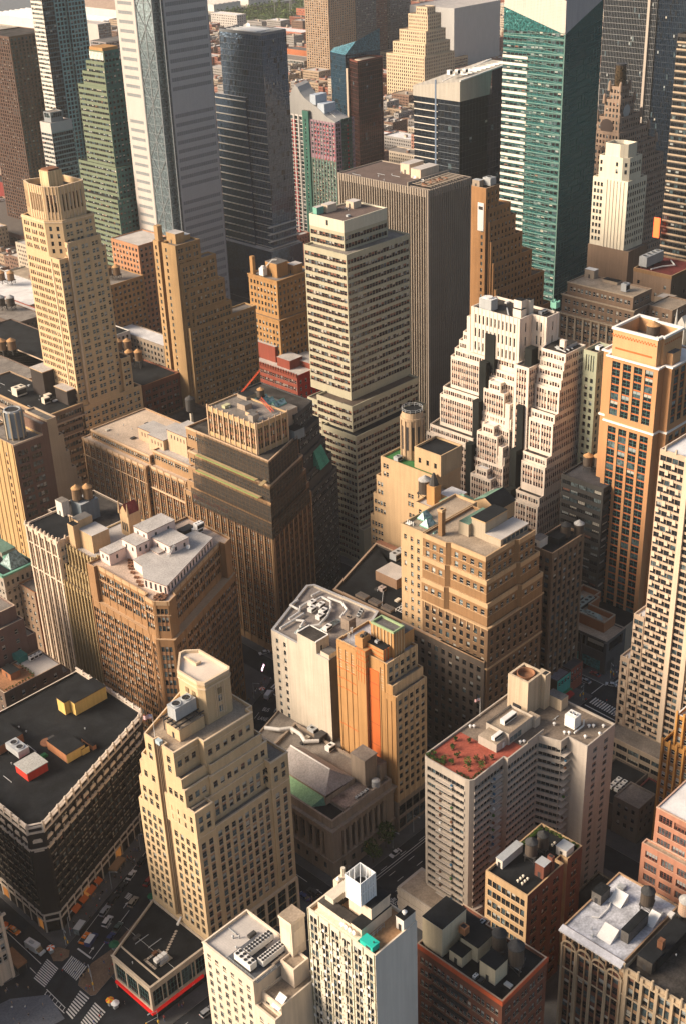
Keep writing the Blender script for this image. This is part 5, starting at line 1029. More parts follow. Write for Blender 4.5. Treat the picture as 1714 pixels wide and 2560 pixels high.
for k in range(2):ac_unit(441.4+k*2.4,316.4,126.2,2.0,2.0,1.4,'grey round fan unit near the green copper lantern',group='fan units near the copper lantern')
for k in range(3):duct([(434+k*2.6,297.5,115.6),(436+k*2.6,304.4,115.6)],.3,'silver pipe on the cluttered right wing roof of the ziggurat',M_GALV,legs=False)['group']='silver pipes on the ziggurat wing'
# ------------------------------------------------------------ avenue corner, right hand side
GR=wall('grey_granite_panel',(.075,.075,.075),var=.1,streak=.1);TANP=wall('tan_concrete',(.30,.24,.18),var=.08,streak=.15);TERR=wall('terracotta_brick',(.28,.12,.055),var=.08,streak=.1,courses=2.6)
B=Bld('commercial_building','low dark granite corner block with teal shop glazing and a terracotta plant enclosure','building',402,255)
B.tier((387.8,402.0,238.2,269),0,16,sty(GR,bay=9.8,ww=8.2,wh=4.6,fh=6,top=1.0,bot=6,margin=.5,d=.6,mix='dark',frame='dark',sash='none'),R_TAN,par=.5,cop=TANP,copt=.9)
B.tier((402.1,424,240.6,272),0,13.4,sty(TANP,blank=True),R_BLACK,par=2.6,cop=TANP,copt=.6)
b=MB();op=[(393.2,243.4),(401.6,243.4),(401.6,256.4),(409.0,256.4),(409.0,258.4),(413.0,258.4),(413.0,267.8),(393.2,267.8)];b.prism(op,15.4,20.2,TERR,cap=False);io=inset(op,.5)
for i in range(8):b.prism([op[i],op[(i+1)%8],io[(i+1)%8],io[i]],20.2,20.7,TANP);b.face([(*io[(i+1)%8],17.8),(*io[i],17.8),(*io[i],20.2),(*io[(i+1)%8],20.2)],TERR)
b.face([(*p,17.8)for p in io],R_TAN);B.part('plant_enclosure',b)
b=MB();TEALG=glass('teal_shop_glass',(.05,.22,.23),rough=.2);
for ya,yb in((240.6,249.6),(251.0,260.6)):
 for k in range(4):w_=(yb-ya)/4;b.box(387.55,387.78,ya+w_*k+.1,ya+w_*(k+1)-.1,.6,5.2,TEALG)
b.box(388.2,394,238.0,238.15,.5,5.0,FR['dark']);B.part('shop_window',b)
b=MB();b.box(386.9,387.8,250.0,250.9,0,15,GR);b.box(386.9,387.8,260.5,261.4,0,15,GR);b.box(386.9,388.4,237.6,239,0,15.6,GR);B.part('pillar',b);B.done()
GNU=wall('grey_green_unit',(.24,.29,.26),var=.06,streak=.1)
for i,(x,y,sx,sy)in enumerate(((399.8,263.8,11.5,3.0),(402.4,259.6,11.0,3.0))):ac_unit(x,y,17.8,sx,sy,2.2,('long grey green rooftop unit by the left wall of the terracotta enclosure','long grey green rooftop unit in the middle of the terracotta enclosure')[i],GNU,fans=4)
for i,(x,y)in enumerate(((395.4,256.4),(396.8,251.2))):
 t=thing('air_conditioner',('short grey green unit with sloping hood, inner of two in the enclosure','short grey green unit with sloping hood, outer of two in the enclosure')[i],'air conditioner',(x,y,17.8));b=MB();b.box(-1.3,1.3,-2.4,4.2,.3,2.2,GNU,bottom=True);b.face([(-1.3,-4.2,.3),(1.3,-4.2,.3),(1.3,-2.4,2.2),(-1.3,-2.4,2.2)],GNU);b.face([(-1.3,-4.2,.3),(-1.3,-2.4,2.2),(-1.3,-2.4,.3)],GNU);b.face([(1.3,-2.4,.3),(1.3,-2.4,2.2),(1.3,-4.2,.3)],GNU);b.build('casing',t)
 for k in range(2):b=MB();ring(b,-.1,2.0-k*1.8,2.2,.7,GNU,h=.2);b.build('fan',t)
B=Bld('row_building','small grey roofed row building with turquoise front and green awning','building',366,249);TQB=wall('turquoise_stucco',(.06,.36,.30),var=.08)
B.tier((357.5,366.8,241,257),0,11,{'S':sty(SOOT,blank=True),'E':sty(TQB,bay=2.2,ww=1.1,wh=1.7,fh=3.4,top=.8,bot=3.6,margin=.5,d=.25,mix='mid',frame='white')},roofm('roof_lavender_grey',(.19,.18,.20),stain=.2),par=.35);b=MB();b.box(357.6,366.6,239.6,241,2.4,3.2,wall('awning_green',(.02,.20,.10)));B.part('awning',b);B.done()
B=Bld('row_building','small red brick row building with dark ribbed roof beside the turquoise front','building',371,249)
B.tier((366.9,375.5,241.2,258),0,11.6,{'S':sty(SOOT,blank=True),'E':sty(wall('row_red_brick',(.24,.07,.045),var=.1),bay=1.9,ww=1.0,wh=1.7,fh=3.4,top=1.0,bot=3.6,margin=.5,d=.25,mix='pale',frame='white')},roofm('roof_dark_seamed',(.06,.06,.065),seams=.5),par=.35);B.done()
b=MB();b.box(-1.2,1.2,-.8,.8,0,1.4,M_STEELD);tag(b.build('roof_hatch'),'small dark hatch box on the lavender grey row roof','roof hatch').location=(361.5,250.5,10.7)
b=MB();CR_=wall('canopy_red',(.30,.02,.02));b.face([(356.4,237.2,3.1),(364.6,237.2,3.1),(364.6,239.2,3.9),(356.4,239.2,3.9)],CR_);b.face([(364.6,237.2,2.3),(364.6,239.2,2.3),(364.6,239.2,3.9),(364.6,237.2,3.1)],CR_);b.face([(356.4,237.2,2.3),(364.6,237.2,2.3),(364.6,237.2,3.1),(356.4,237.2,3.1)],CR_);b.face([(356.4,239.2,2.3),(356.4,237.2,2.3),(356.4,237.2,3.1),(356.4,239.2,3.9)],CR_)
for x in(356.6,364.4):b.bar((x,237.3,.17),(x,237.3,2.3),.05,M_STEELD)
tag(b.build('awning',org=(360,238,0)),'long dark red sidewalk canopy in front of the turquoise row building','awning')
OT=wall('bright_orange_precast',(.45,.235,.11),var=.04,streak=.07,fine=.06);OTS=wall('orange_red_spandrel',(.44,.12,.035),var=.05);OTP=wall('pale_orange_render',(.52,.30,.15),var=.04,streak=.08);WTR=plain('white_trim',(.74,.70,.64),.7)
B=Bld('hotel_tower','bright orange hotel tower with white trimmed crown and green glass window strips','building',432,255)
hs_=sty(OT,bay=5.2,grp=1,ww=3.1,wh=2.5,fh=3.45,top=1.6,margin=1.4,d=.3,mode='pier',d2=.3,span=OTS,mix='dark',frame='teal',sash='pair');he=sty(OT,bay=4.6,grp=1,ww=2.6,wh=2.5,fh=3.45,top=1.6,margin=1.5,d=.3,mode='pier',d2=.3,span=OTS,mix='dark',frame='teal',sash='pair')
ot=[(420,244.0),(424.5,244.0),(424.5,240.6),(447,240.6),(447,272),(424,272),(424,267.2),(420,267.2)]
hsx=dict(hs_,margin=.9,bay=4.6,pat=(1,1,1,1,0));B.tier(ot,0,97.4,{'S':hs_,'E':he},R_GREY,par=0,shrink=False)
B.tier(ot,97.4,126,{'S':hs_,'E':he},R_GREY,par=.5,cop=WTR,shrink=False)
b=MB();b.prism(inset(ot,-.5),97.2,98.0,WTR,bottom=True);b.prism(inset(ot,-.7),125.6,126.3,WTR,bottom=True,cap=False)
o2=inset(ot,-.7);oi=inset(ot,.1)
for i in range(8):b.face([(*o2[i],126.3),(*o2[(i+1)%8],126.3),(*oi[(i+1)%8],126.3),(*oi[i],126.3)],WTR)
B.part('white_band',b)
cp_=[(416.6+4.6,246.0),(424.2,246.0),(424.2,244.9),(438,244.9),(438,258),(440,258),(440,266.5),(421.2,266.5)];b=MB();b.prism(cp_,125.4,137.0,OTP,cap=False);ci=inset(cp_,.6);co=inset(cp_,-.5)
for i in range(8):
 j=(i+1)%8;b.prism([co[i],co[j],ci[j],ci[i]],137.0,137.9,WTR,bottom=True);b.face([(*ci[j],131.5),(*ci[i],131.5),(*ci[i],137),(*ci[j],137)],OTP)
b.face([(*p,131.5)for p in ci],R_GREY)
for k in range(15):y=246.6+k*1.36;b.box(421.05,421.2,y,y+.6,134.0,134.6,OTS);b.box(421.05,421.2,y+.68,y+1.2,134.7,135.2,OTS)
b.box(421.08,421.2,248,265,129.0,129.7,OTS)
for k in range(9):x=425+k*1.4;b.box(x,x+.6,244.75,244.9,134.2,134.8,OTS)
b.box(427,433,242.2,245,125.4,130.5,OTP,R_MID);B.part('crown',b);B.done()
water_tank((433.6,255.8,131.5),2.7,4.4,1.6,'darktan','round rusty water tank with tan cone inside the white rimmed orange crown');ac_unit(424.6,258.0,131.5,3.4,5.0,2.6,'grey chiller under the wall inside the orange crown',fans=2);ac_unit(428.0,251.6,131.5,8.0,2.4,2.2,'long pale air handler inside the orange crown',M_WHITEP,fans=5)
B=Bld('apartment_building','slim grey green building with vertical slots on top and dark checkered lower floors','building',447,296);GGM=wall('sage_panel',(.30,.32,.23),var=.06,streak=.1);CHK=wall('dark_maroon_panel',(.075,.04,.036),var=.3,scale=.4)
B.tier((440.2,452,285.6,292.6),0,60,sty(CHK,bay=2.6,ww=1.1,wh=1.7,fh=3.4,top=1.0,mix='dark',frame='dark',sash='none'),R_GREY,par=0);B.tier((440.2,452,285.6,292.6),60,105,sty(GGM,bay=3.4,ww=1.2,wh=1.8,fh=3.5,top=.6,mix='dark',frame='dark',sash='none'),R_GREY,par=0)
B.tier((440.2,452,285.6,292.6),105,116.3,sty(GGM,bay=1.3,ww=.45,wh=6.6,fh=9,top=1.2,margin=1.0,mix='mid',frame='teal',sash='none'),R_BLACK,par=1.6,cop=wall('coping_tan',(.40,.29,.2)));B.done()
ac_unit(447.0,289.2,114.8,3.2,2.2,1.6,'white unit in the parapet well of the slim grey green building',M_WHITEP)
B=Bld('office_building','dark soot coloured building with lit ribbon windows in the gap beside the orange tower','building',428,280);B.tier((415,438,262,283.6),0,69,sty(wall('soot_grey',(.05,.048,.045),var=.15),bay=4.2,ww=3.4,wh=1.7,fh=3.8,top=1.4,mix='mixed',frame='dark',sash='grid'),roofm('roof_dark_seamed',(.06,.06,.065)),par=.8);B.done()
for k in range(2):water_tank((426+k*2.6,277.6-k*3.4,68.6),2.1,4.2,2.4,'darktan',('tan coned dark water tank in the gap behind the white ziggurat, left one','tan coned dark water tank in the gap behind the white ziggurat, right one')[k])
B=Bld('office_building','old dark loft with cluttered roof between ziggurat and colonnaded building','building',465,318);B.tier((450,480,300,335),0,97,sty(SOOT,bay=4,ww=1.6,wh=2,fh=3.8,top=1.4,mix='mid',frame='dark'),R_BLACK,par=.8);B.done()
water_tank((466,314,96.2),3.4,4.6,2.0,'darktan','wide tank with flat tan cone on the dark roof behind the ziggurat');ac_unit(461.0,322.0,96.2,4.4,4.0,3.0,'black boxy cooling unit beside the wide tan coned tank',M_STEELD,fans=1)
t_=MB();t_.box(447.8,452,296.6,303,81.6,82.0,plain('blue_tarpaulin',(.02,.08,.5),.6));tag(t_.build('tarpaulin',org=(450,300,82)),'bright blue tarpaulin on a ledge between ziggurat and grey green building','tarpaulin')
CB=wall('colonnade_brick',(.20,.135,.092),var=.1,streak=.15);CST=wall('colonnade_stone',(.37,.29,.205),var=.08,streak=.2)
B=Bld('office_building','brown office block with pale stone colonnade strip and flat tan roof terraces','building',560,355)
cS2=sty(CB,bay=5.0,grp=2,ww=1.2,wh=2.0,gap=.5,fh=4.2,top=1.6,margin=1.0,d=.3,mix='pale',frame='white');cP=sty(CB,bay=5.0,grp=2,ww=1.4,wh=2.2,gap=.4,fh=4.2,top=1.4,margin=.6,d=.5,mix='pale',frame='white',rib=(1.1,.5,CST),belt=((0,.7,.9,CST),))
B.tier((543,562,332,377.6),0,70,{'S':cS2,'E':cS2},R_TAN,par=0,shrink=False);B.tier((543,562,332,377.6),70,86,{'S':cP,'E':cP},R_TAN,par=0,shrink=False);B.tier((543.6,562,332.6,376.8),86,96,{'S':dict(cS2,belt=((0,.6,.5,CST),)),'E':cS2},R_TAN,par=.8,cop=CST,shrink=False);B.tier((545.0,562,334.4,374.6),95.2,102.6,{'S':dict(cS2,belt=((0,.5,.3,CST),)),'E':cS2},R_TAN,par=.6,cop=CST,shrink=False)
B.tier((556,575,318,331.9),0,96,{'S':cS2,'E':cS2},R_TAN,par=.6,cop=CST,shrink=False);B.bulk(557.8,561.8,367,373,102,106.6,TANP,M_WHITEP);B.bulk(557,561,352,361,102,103.6,TANP,R_BLACK,door=False,name='roof_well');B.done()
ac_unit(551.6,343.6,102,3.6,3.2,4.0,'grey cooling tower on the flat tan roof of the colonnaded block',fans=1)
B=Bld('office_building','brown brick annex with red roof deck and large grey chiller behind the orange crown','building',605,345);B.tier((593,622,341.5,365),0,100,sty(CB,bay=6,ww=1.2,wh=1.8,fh=5,top=5,mix='mixed',frame='dark',keep=lambda c,r_,n,f:(c+r_)%3==0,belt=((0,2.0,.1,TB),)),roofm('roof_maroon',(.15,.035,.03)),par=1.0,cop=TBB);B.tier((585,593,337,346),0,90,sty(TANP,blank=True),R_PALE,par=.3);B.done()
t=thing('chiller','big grey four fan chiller on the red roof deck behind the orange crown','chiller',(604,361.5,99));b=MB();b.box(-8,9,-2.4,2.4,1.4,6.8,M_GALV,bottom=True);b.build('casing',t)
for k in range(4):b=MB();ring(b,-6+k*4.2,0,6.8,1.6,M_GALV);b.build('fan',t)
for sx in(-6,0,7):b=MB();b.box(sx-.3,sx+.3,-2,2,0,1.4,M_STEELD);b.build('leg',t)
duct([(596,356,100),(604,354,100),(610,350,100),(616,356,100)],.4,'white bent pipe loop on the red roof deck',legs=False)
AUT=[wall('leaf_rust',(.22,.06,.02),var=.3),wall('leaf_gold',(.25,.14,.04),var=.3),LEAF[0]]
B=Bld('office_building','ornate pale gothic house with white gables and pinnacles in front of a planted terrace','building',560,316);B.tier((560,582,296,317.9),0,82,sty(CB,bay=4,ww=1.4,wh=2.4,fh=4.4,top=1.2,mix='mixed',frame='white'),R_BROWN,par=.6)
b=MB()
for k,y in enumerate((301,307,313)):b.prism([(557,y-2),(560,y-2),(560,y+2),(557,y+2)],78,90,WH);b.face([(557,y+2,90),(557,y-2,90),(557,y,93.5)],WH);b.face([(557,y-2,90),(562,y-2,90),(562,y,93.5),(557,y,93.5)],WH);b.face([(562,y+2,90),(557,y+2,90),(557,y,93.5),(562,y,93.5)],WH)
B.part('gable',b)
for k in range(4):b=MB();b.cyl(557.2,298+k*6,88,97,.9,.1,8,WH);B.part('pinnacle',b)
B.done()
for k in range(7):shrub(572+k*1.6,304+k*2.6,81.5,1.8,3.0,'russet autumn coloured shrub on the roof terrace behind the white gables','russet terrace shrubs',200+k,pot=False,mats=AUT,name='terrace_shrub',n=90)
KB=wall('pink_beige_precast',(.45,.335,.24),var=.05,streak=.10);KBL=wall('cream_panel',(.54,.43,.32),var=.04)
B=Bld('apartment_tower','tall pinkish beige tower with checkered window panels stepping down its left edge','building',372,180)
kS=sty(KB,bay=2.35,ww=1.75,wh=1.75,fh=2.95,top=1.6,margin=.3,d=.25,mix='dark',frame='dark',sash='pair')
kE=sty(KB,blank=True)
B.tier((350.6,367,170,200.4),0,130,{'S':dict(kS,keep=lambda c,r_,n,f:c!=7 and c!=10),'E':kE},R_WHITE,par=1.0,cop=KBL)
B.tier((350.3,367,200.4,204.8),0,62.5,{'S':dict(kS,pat=(1,1,1)),'E':kE},R_WHITE,par=.8,cop=KBL);B.tier((350.0,367,204.8,208.8),0,42.4,{'S':kS,'E':kE},R_WHITE,par=.8,cop=KBL)
b=MB()
for y in(188.6,182.2):b.box(349.9,350.7,y,y+1.9,12,130,KBL)
B.part('pier',b)
b=[];q=random.Random(3)
for k in range(43):
 z=127.6-2.95*(k+1)
 for j in range(4):
  y=200.0-2.3*j
  if z>2 and(k+j)%2==0:b.append((350.38,350.62,y-1.2,y+.1,z-.6,z+1.3,KBL))
  yy=208.6-2.0*j
  if z>2 and z<(39 if j<2 else 59)and(k+j)%2==1:b.append((349.78+(.3 if j>1 else 0),350.3,yy-1.0,yy+.1,z-.6,z+1.3,KBL))
pieces(B,'facade_panel',b)
b=MB()
for y in(202,206,198,194):b.box(350.2,351,y,y+.5,129.9 if y<200 else(62.4 if y<204 else 42.3),131.4 if y<200 else(63.4 if y<204 else 43.3),KBL)
B.part('finial',b);B.done()
b=Bld('commercial_building','low concrete podium building with ribbon windows at the foot of the checkered tower','building',348,196)
b.tier((341,350.5,176,208),0,12,sty(TANP,bay=5.4,ww=4.4,wh=1.9,fh=3.8,top=1.2,mix='mixed',frame='dark',sash='grid',rib=(.5,.12,TANP)),R_GREY,par=.7);b.done()
GO=wall('ochre_terracotta',(.40,.205,.06),var=.12,streak=.3,fine=.15)
B=Bld('office_tower','ochre gothic tower with vertical ribs and white patched parapet at the right edge','building',318,150)
gg=sty(GO,bay=2.6,ww=1.3,wh=1.9,fh=3.6,top=1.0,margin=.4,d=.4,mode='pier',d2=.45,span=TB,mix='mixed',frame='white',rib=(.65,.55,GO,1.4))
B.tier((306,325,130,164.6),0,52,{'S':gg,'E':gg},R_DUSK,par=1,cop=GO);B.tier((307.0,325,130,161.0),51,64,{'S':gg,'E':gg},R_WHITEP,par=1,cop=M_WHITEP);B.tier((309.0,325,130,157.6),63,72,{'S':gg,'E':gg},R_BLACK,par=1.6,cop=GO);B.done()
B=Bld('row_building','low grey row building with pale gravel roof behind the balcony slab','building',315,178);B.tier((309.5,320,172.4,182.6),0,16,sty(wall('row_grey_stone',(.20,.17,.14),var=.1),bay=3.0,ww=1.1,wh=1.7,fh=3.8,top=1.2,mix='mixed',frame='dark'),R_GREY,par=.5);B.tier((320.1,330,170,181),0,12.5,sty(wall('row_dark_red',(.12,.035,.03)),bay=3,ww=1.1,wh=1.7,fh=3.8,top=1.2,mix='dark'),R_BLACK,par=.5);B.done()
B=Bld('row_building','low dark roofed row building crowded with white units behind the balcony slab','building',322,190);B.tier((309.5,332,182.8,196.5),0,12,sty(SOOT,bay=3.0,ww=1.1,wh=1.7,fh=3.8,top=1.2,mix='dark',frame='dark'),R_BLACK,par=.5);B.done()
for k in range(6):ac_unit(317+(k%3)*2.4,186.0+(k//3)*2.4,11.5,1.8,1.6,1.2,'small white roof unit on the dark row roof',M_WHITEP,group='white units on the dark row roof')
# ------------------------------------------------------------ brown corner block, left of centre
CBR=wall('warm_brown_brick',(.275,.155,.075),var=.09,streak=.13,fine=.12,courses=2.6);CBT=wall('warm_tan_trim',(.43,.285,.165),var=.08,streak=.12)
B=Bld('office_block','big warm brown corner block with octagonal corner, tan ledges and pinkish roof houses','building',252,345)
bS_=sty(CBR,bay=4.6,grp=3,ww=.98,wh=1.9,gap=.22,fh=3.72,top=2.4,margin=.6,d=.32,mix='pale',frame='dark',mode='pier',d2=.22,span=REDSP,rib=(.45,.15,CBR))
bE_=dict(bS_,bay=4.4)
lowp=[(226.8,366),(226.8,330.0),(225.4,324.6),(229.6,319.3),(237.0,322.2),(275.8,338.2),(276.4,366)]
B.tier(lowp,0,61.2,{'S':bS_,'E':bE_},CBT,par=.1,shrink=False,cop=CBT)
upp=[(226.9,366),(226.9,361.6),(228.4,361.6),(228.4,331.6),(226.4,331.0),(226.4,325.2),(230.0,320.8),(234.6,322.6),(235.6,325.2),(270.4,339.9),(270.8,337.2),(275.4,339.2),(276.2,366)]
B.tier(upp,61.1,76.8,{'S':dict(bS_,belt=((0,1.6,.12,CBT),(5.6,.3,.2,CBT))),'E':dict(bE_,belt=((0,1.6,.12,CBT),(5.6,.3,.2,CBT)))},roofm('roof_pink_deck',(.46,.35,.27),stain=.12),par=.9,cop=CBT,shrink=False)
PKW=wall('pink_white_stucco',(.66,.52,.46),var=.04,streak=.09);RLT=roofm('roof_light_grey',(.40,.37,.34),stain=.15)
def white_house(x0,x1,y0,y1,z1,name='penthouse',z0=75.9):
 b=MB();b.box(x0,x1,y0,y1,z0,z1,PKW);b.box(x0-.15,x1+.15,y0-.15,y1+.15,z1,z1+.25,FR['brown'],RLT,True);q=random.Random(int(x0*7+y0))
 for y in(y0+(y1-y0)*.25,y0+(y1-y0)*.7):
  b.box(x0-.05,x0,y-.45,y+.45,z1-2.8,z1-1.2,FR['dark'])
 for x in(x0+(x1-x0)*.3,x0+(x1-x0)*.75):b.box(x-.45,x+.45,y0-.05,y0,z1-2.8,z1-1.2,FR['dark'])
 B.part(name,b)
white_house(246.6,260.0,352.9,361.2,86);white_house(248.4,257.6,342.0,352.7,83.4);white_house(232.4,244.0,358.6,364.6,80.6);white_house(240.2,246.4,352.0,360.6,83.4);white_house(256.2,262,361.3,365,81.5);white_house(245.4,248.3,345.4,350.6,80.4)
lp=[(233.2,325.6),(267.2,340.0),(266.6,349.5),(237,350),(236.2,343.6),(231.2,336.4)];b=MB();b.prism(lp,75.9,79.8,PKW);b.prism(inset(lp,-.15),79.8,80.05,FR['brown'],RLT,bottom=True);
p0_,p1_=Vector(lp[0]),Vector(lp[1]);u_=(p1_-p0_).normalized()
for k in range(15):m_=p0_+u_*(1.4+k*2.42);b.obox((m_.x+u_.y*.03,m_.y-u_.x*.03),(u_.x,u_.y),.42,.06,76.9,79.2,FR['dark'])
p0_,p1_=Vector(lp[5]),Vector(lp[0]);u_=(p1_-p0_).normalized()
for k in range(5):m_=p0_+u_*(1.0+k*2.3);b.obox((m_.x+u_.y*.03,m_.y-u_.x*.03),(u_.x,u_.y),.42,.06,76.5,79.2,FR['dark'])
B.part('roof_house',b)
b=MB();
for k in range(9):b.box(246.6+k*.4,247.0+k*.4,341.0-0,342.4,80.0+k*.42,80.1+k*.42,M_GALV)
b.bar((246.4,341,80.9),(250.4,341,85.0),.06,M_GALV);b.bar((246.4,342.4,80.9),(250.4,342.4,85.0),.06,M_GALV);B.part('stair',b);B.done()
ac_unit(268.6,349.4,80,3.6,2.4,2.4,'white condenser with eight black fans at the rear of the pink roof houses',M_WHITEP,fans=3);ac_unit(266.6,355.0,76,6.0,3.6,3.0,'black boxy unit beside the pink roof houses',M_STEELD,fans=0);ac_unit(270.0,353.0,76,4.6,2.8,2.8,'long pale unit behind the black one on the pink roof',M_WHITEP,fans=0)
dish(255.6,340.2,80,.9,3.4,'grey satellite dish beside the round fan on the pale corner block roof',group='dishes of the corner block')
TW_=plain('teak',(.16,.075,.04),.8)
def picnic(x,y,z,rz,label,group):
 t=thing('picnic_table',label,'table',(x,y,z),rz,group);b=MB();b.box(-.9,.9,-.4,.4,.7,.76,TW_,bottom=True);b.build('tabletop',t)
 for s_ in(-1,1):b=MB();b.box(-.9,.9,s_*.75-.14,s_*.75+.14,.42,.47,TW_,bottom=True);b.build('bench',t);b=MB();b.box(s_*.6-.05,s_*.6+.05,-.6,.6,0,.7,TW_);b.build('leg',t)
for k,(x,y)in enumerate(((237.0,352.6),(236.0,350.8),(238.6,354.4),(238.0,352.2),(239.6,356.0),(241.0,350.8),(234.6,347.8),(233.4,344.0),(232.0,341.0),(230.9,338.4))):picnic(x,y,75.9,1.9+.1*(k%3),'dark wooden picnic table on the pinkish roof deck','picnic tables along the pink roof deck')
for k in range(9):a=k*.7;picnic(230.4+1.9*math.cos(a)*(1+(k>5)*-.5),325.8+2.1*math.sin(a)*(1+(k>5)*-.5),75.9,a,'dark wooden table on the octagonal corner terrace','tables on the octagonal corner terrace')
GRB=wall('gold_rib_terracotta',(.34,.25,.13),var=.12,streak=.3);IV=wall('ivory_terracotta',(.58,.46,.35),var=.07,streak=.25,fine=.12)
B=Bld('office_building','narrow gold ribbed facade with pinnacles between ivory and brown buildings','building',240,374);gr=sty(GRB,bay=2.1,ww=1.1,wh=1.9,fh=3.7,top=1.2,margin=.2,d=.4,mode='pier',d2=.4,span=TB,mix='pale',frame='dark',rib=(.55,.5,GRB,1.0))
B.tier((226.9,262,366.1,383.6),0,61.5,{'S':gr,'E':gr},R_TAN,par=.3);B.tier((228.3,262,366.1,382.8),61.4,68.6,{'S':gr,'E':gr},R_TAN,par=.3);B.tier((229.6,262,366.1,382.2),68.5,77.2,{'S':gr,'E':gr},R_PALE,par=.5)
b=MB();b.box(233.0,241,369.6,378.4,76.6,84.4,GB,R_PALE);b.box(230.6,233.4,377.8,381.6,76.6,86.8,GB,R_BLACK);b.box(233.4,240,378.4,383.0,76.6,87.6,GB,R_MID);b.cyl(232.6,382,76.6,89.0,.7,.4,8,GB);B.part('bulkhead',b)
b=MB();b.box(250.0,256.0,369.0,374.4,76.6,86.6,GB);b.face([(249.8,369,86.6),(256.2,369,86.6),(256.2,371.7,90.4),(249.8,371.7,90.4)],roofm('red_tile_roof',(.20,.04,.035)));b.face([(256.2,374.4,86.6),(249.8,374.4,86.6),(249.8,371.7,90.4),(256.2,371.7,90.4)],roofm('red_tile_roof',(.20,.04,.035)));b.face([(250,374.4,86.6),(250,369,86.6),(250,371.7,90.6)],GB);b.face([(256,369,86.6),(256,374.4,86.6),(256,371.7,90.6)],GB)
for x,y in((250,369),(250,374.4),(256,369),(256,374.4)):b.cyl(x,y,86,91.4,.6,.15,8,GB)
for k in range(3):b.box(249.9,250,370.0+k*1.3,370.7+k*1.3,79,82.5,FR['dark'])
B.part('gabled_tower',b);B.done()
B=Bld('office_building','slender ivory terracotta building with ornate pale piers and black roof','building',240,395);iv=sty(IV,bay=4.6,grp=3,ww=.95,wh=2.1,gap=.3,fh=3.85,top=2.2,margin=.7,d=.4,mode='pier',d2=.4,span=CST,mix='dark',frame='brown',rib=(.8,.5,IV),belt=((0,.7,.5,IV),(7.4,.4,.4,IV),(19,.5,.4,IV)))
B.tier((226.8,242.6,384.0,406.2),0,79.6,{'S':iv,'E':sty(IV,bay=5,grp=3,ww=1.0,wh=1.9,fh=3.85,top=2.4,bot=60,margin=.8,d=.3,mix='mixed',frame='white')},R_BLACK,par=.8,cop=IV)
b=MB()
for k in range(9):b.cyl(226.7,384.6+k*2.65,79,81.0,.7,.35,8,IV)
for k in range(6):b.cyl(227.5+k*2.8,384.0,79,80.8,.6,.3,8,IV)
B.part('finial',b);B.bulk(240.6,244,400,404.4,78.8,85.2,wall('shed_white',(.55,.5,.44)),R_GREY,name='stair_house');B.done()
B=Bld('office_building','cluttered grey roofed building carrying twin tan tanks behind the ivory facade','building',253,395);B.tier((242.8,266,384.2,415),0,76,sty(SOOT,bay=4,ww=1.4,wh=2,fh=3.8,top=1.6,mix='dark',frame='dark'),roofm('roof_dark_patched',(.055,.048,.042)),par=.9,cop=IV);b=MB();b.box(246,254.6,395,402,75,83.6,wall('blue_grey_shed',(.15,.18,.20)),M_GALV);B.part('tank_house',b);B.done()
for k in range(2):water_tank((247.8+k*3.6,399.4-k*2.4,83.6),2.0,4.6,.8,'tan',('tan water tank with tan cone above the ivory building, left of a pair','tan water tank with tan cone above the ivory building, right of a pair')[k])
TBK=wall('dim_brown_brick',(.115,.08,.062),var=.12,streak=.15,courses=3)
B=Bld('apartment_building','dim brown brick house with wooden roof garden and white membrane at the left edge','building',197,374);TERD=roofm('timber_deck',(.30,.15,.075),stain=.2,seams=2.2)
B.tier((184,209.4,366.2,381.0),0,40,sty(TBK,bay=4.4,ww=1.1,wh=1.9,fh=4.0,top=2.0,mix='mixed',frame='white',sill=TBB),R_PALE,par=.6,cop=wall('coping_tan',(.40,.29,.2)));b=MB();b.box(184.6,198,367,380.6,39.3,39.55,TERD);B.part('deck',b);B.bulk(190.6,194.8,371.6,377.6,39.5,42.4,TERR,R_BLACK,name='garden_house');B.tier((209.5,213,366.4,374),0,35,sty(TBK,bay=4.4,ww=1.1,wh=1.9,fh=4.0,top=2.0,mix='mixed',frame='white'),R_GREY,par=.5);B.done()
for k in range(9):shrub(185.6+k*1.4,366.9,39.5,.5,.9,'small potted plant along the edge of the timber roof deck','potted plants edging the timber deck',300+k,n=60)
for k in range(6):shrub(198.0,368.0+k*1.8,39.5,.6,1.1,'leafy potted plant between timber deck and pale membrane','potted plants dividing the timber deck',320+k,n=60,mats=LEAF)
for k in range(3):ac_unit(203.4+k*1.9,377.4,39.4,1.6,1.6,1.6,'pale roof unit in a row on the brown house beside the timber deck',M_WHITEP,group='units beside the timber deck')
t_=MB();t_.box(199.0,203.0,379.0,383.5,39.4,42.0,wall('teal_sheet',(.03,.16,.14)));tag(t_.build('roof_shed',org=(201,381,39.4)),'low teal sheeted shed behind the timber roof deck','shed')
B=Bld('office_building','dull mauve brick house with stepped pale parapet at the left edge','building',198,395);B.tier((186,206.6,383.6,410),0,54.4,sty(wall('mauve_brick',(.14,.09,.078),var=.1),bay=6,ww=1.2,wh=1.9,fh=4.2,top=2.2,mix='mixed',frame='white'),R_GREY,par=.8,cop=KB);B.tier((206.7,210.6,383.6,400),0,46,sty(wall('mauve_brick',(.14,.09,.078)),blank=True),R_GREY,par=.8,cop=KB);B.tier((195,205.4,386,410),53,60,sty(wall('mauve_brick',(.14,.09,.078)),blank=True),R_GREY,par=.8,cop=KB);B.done()
CGR=wall('copper_cornice_green',(.13,.30,.22),var=.1);GRS=wall('grey_limestone',(.30,.26,.215),var=.1,streak=.2)
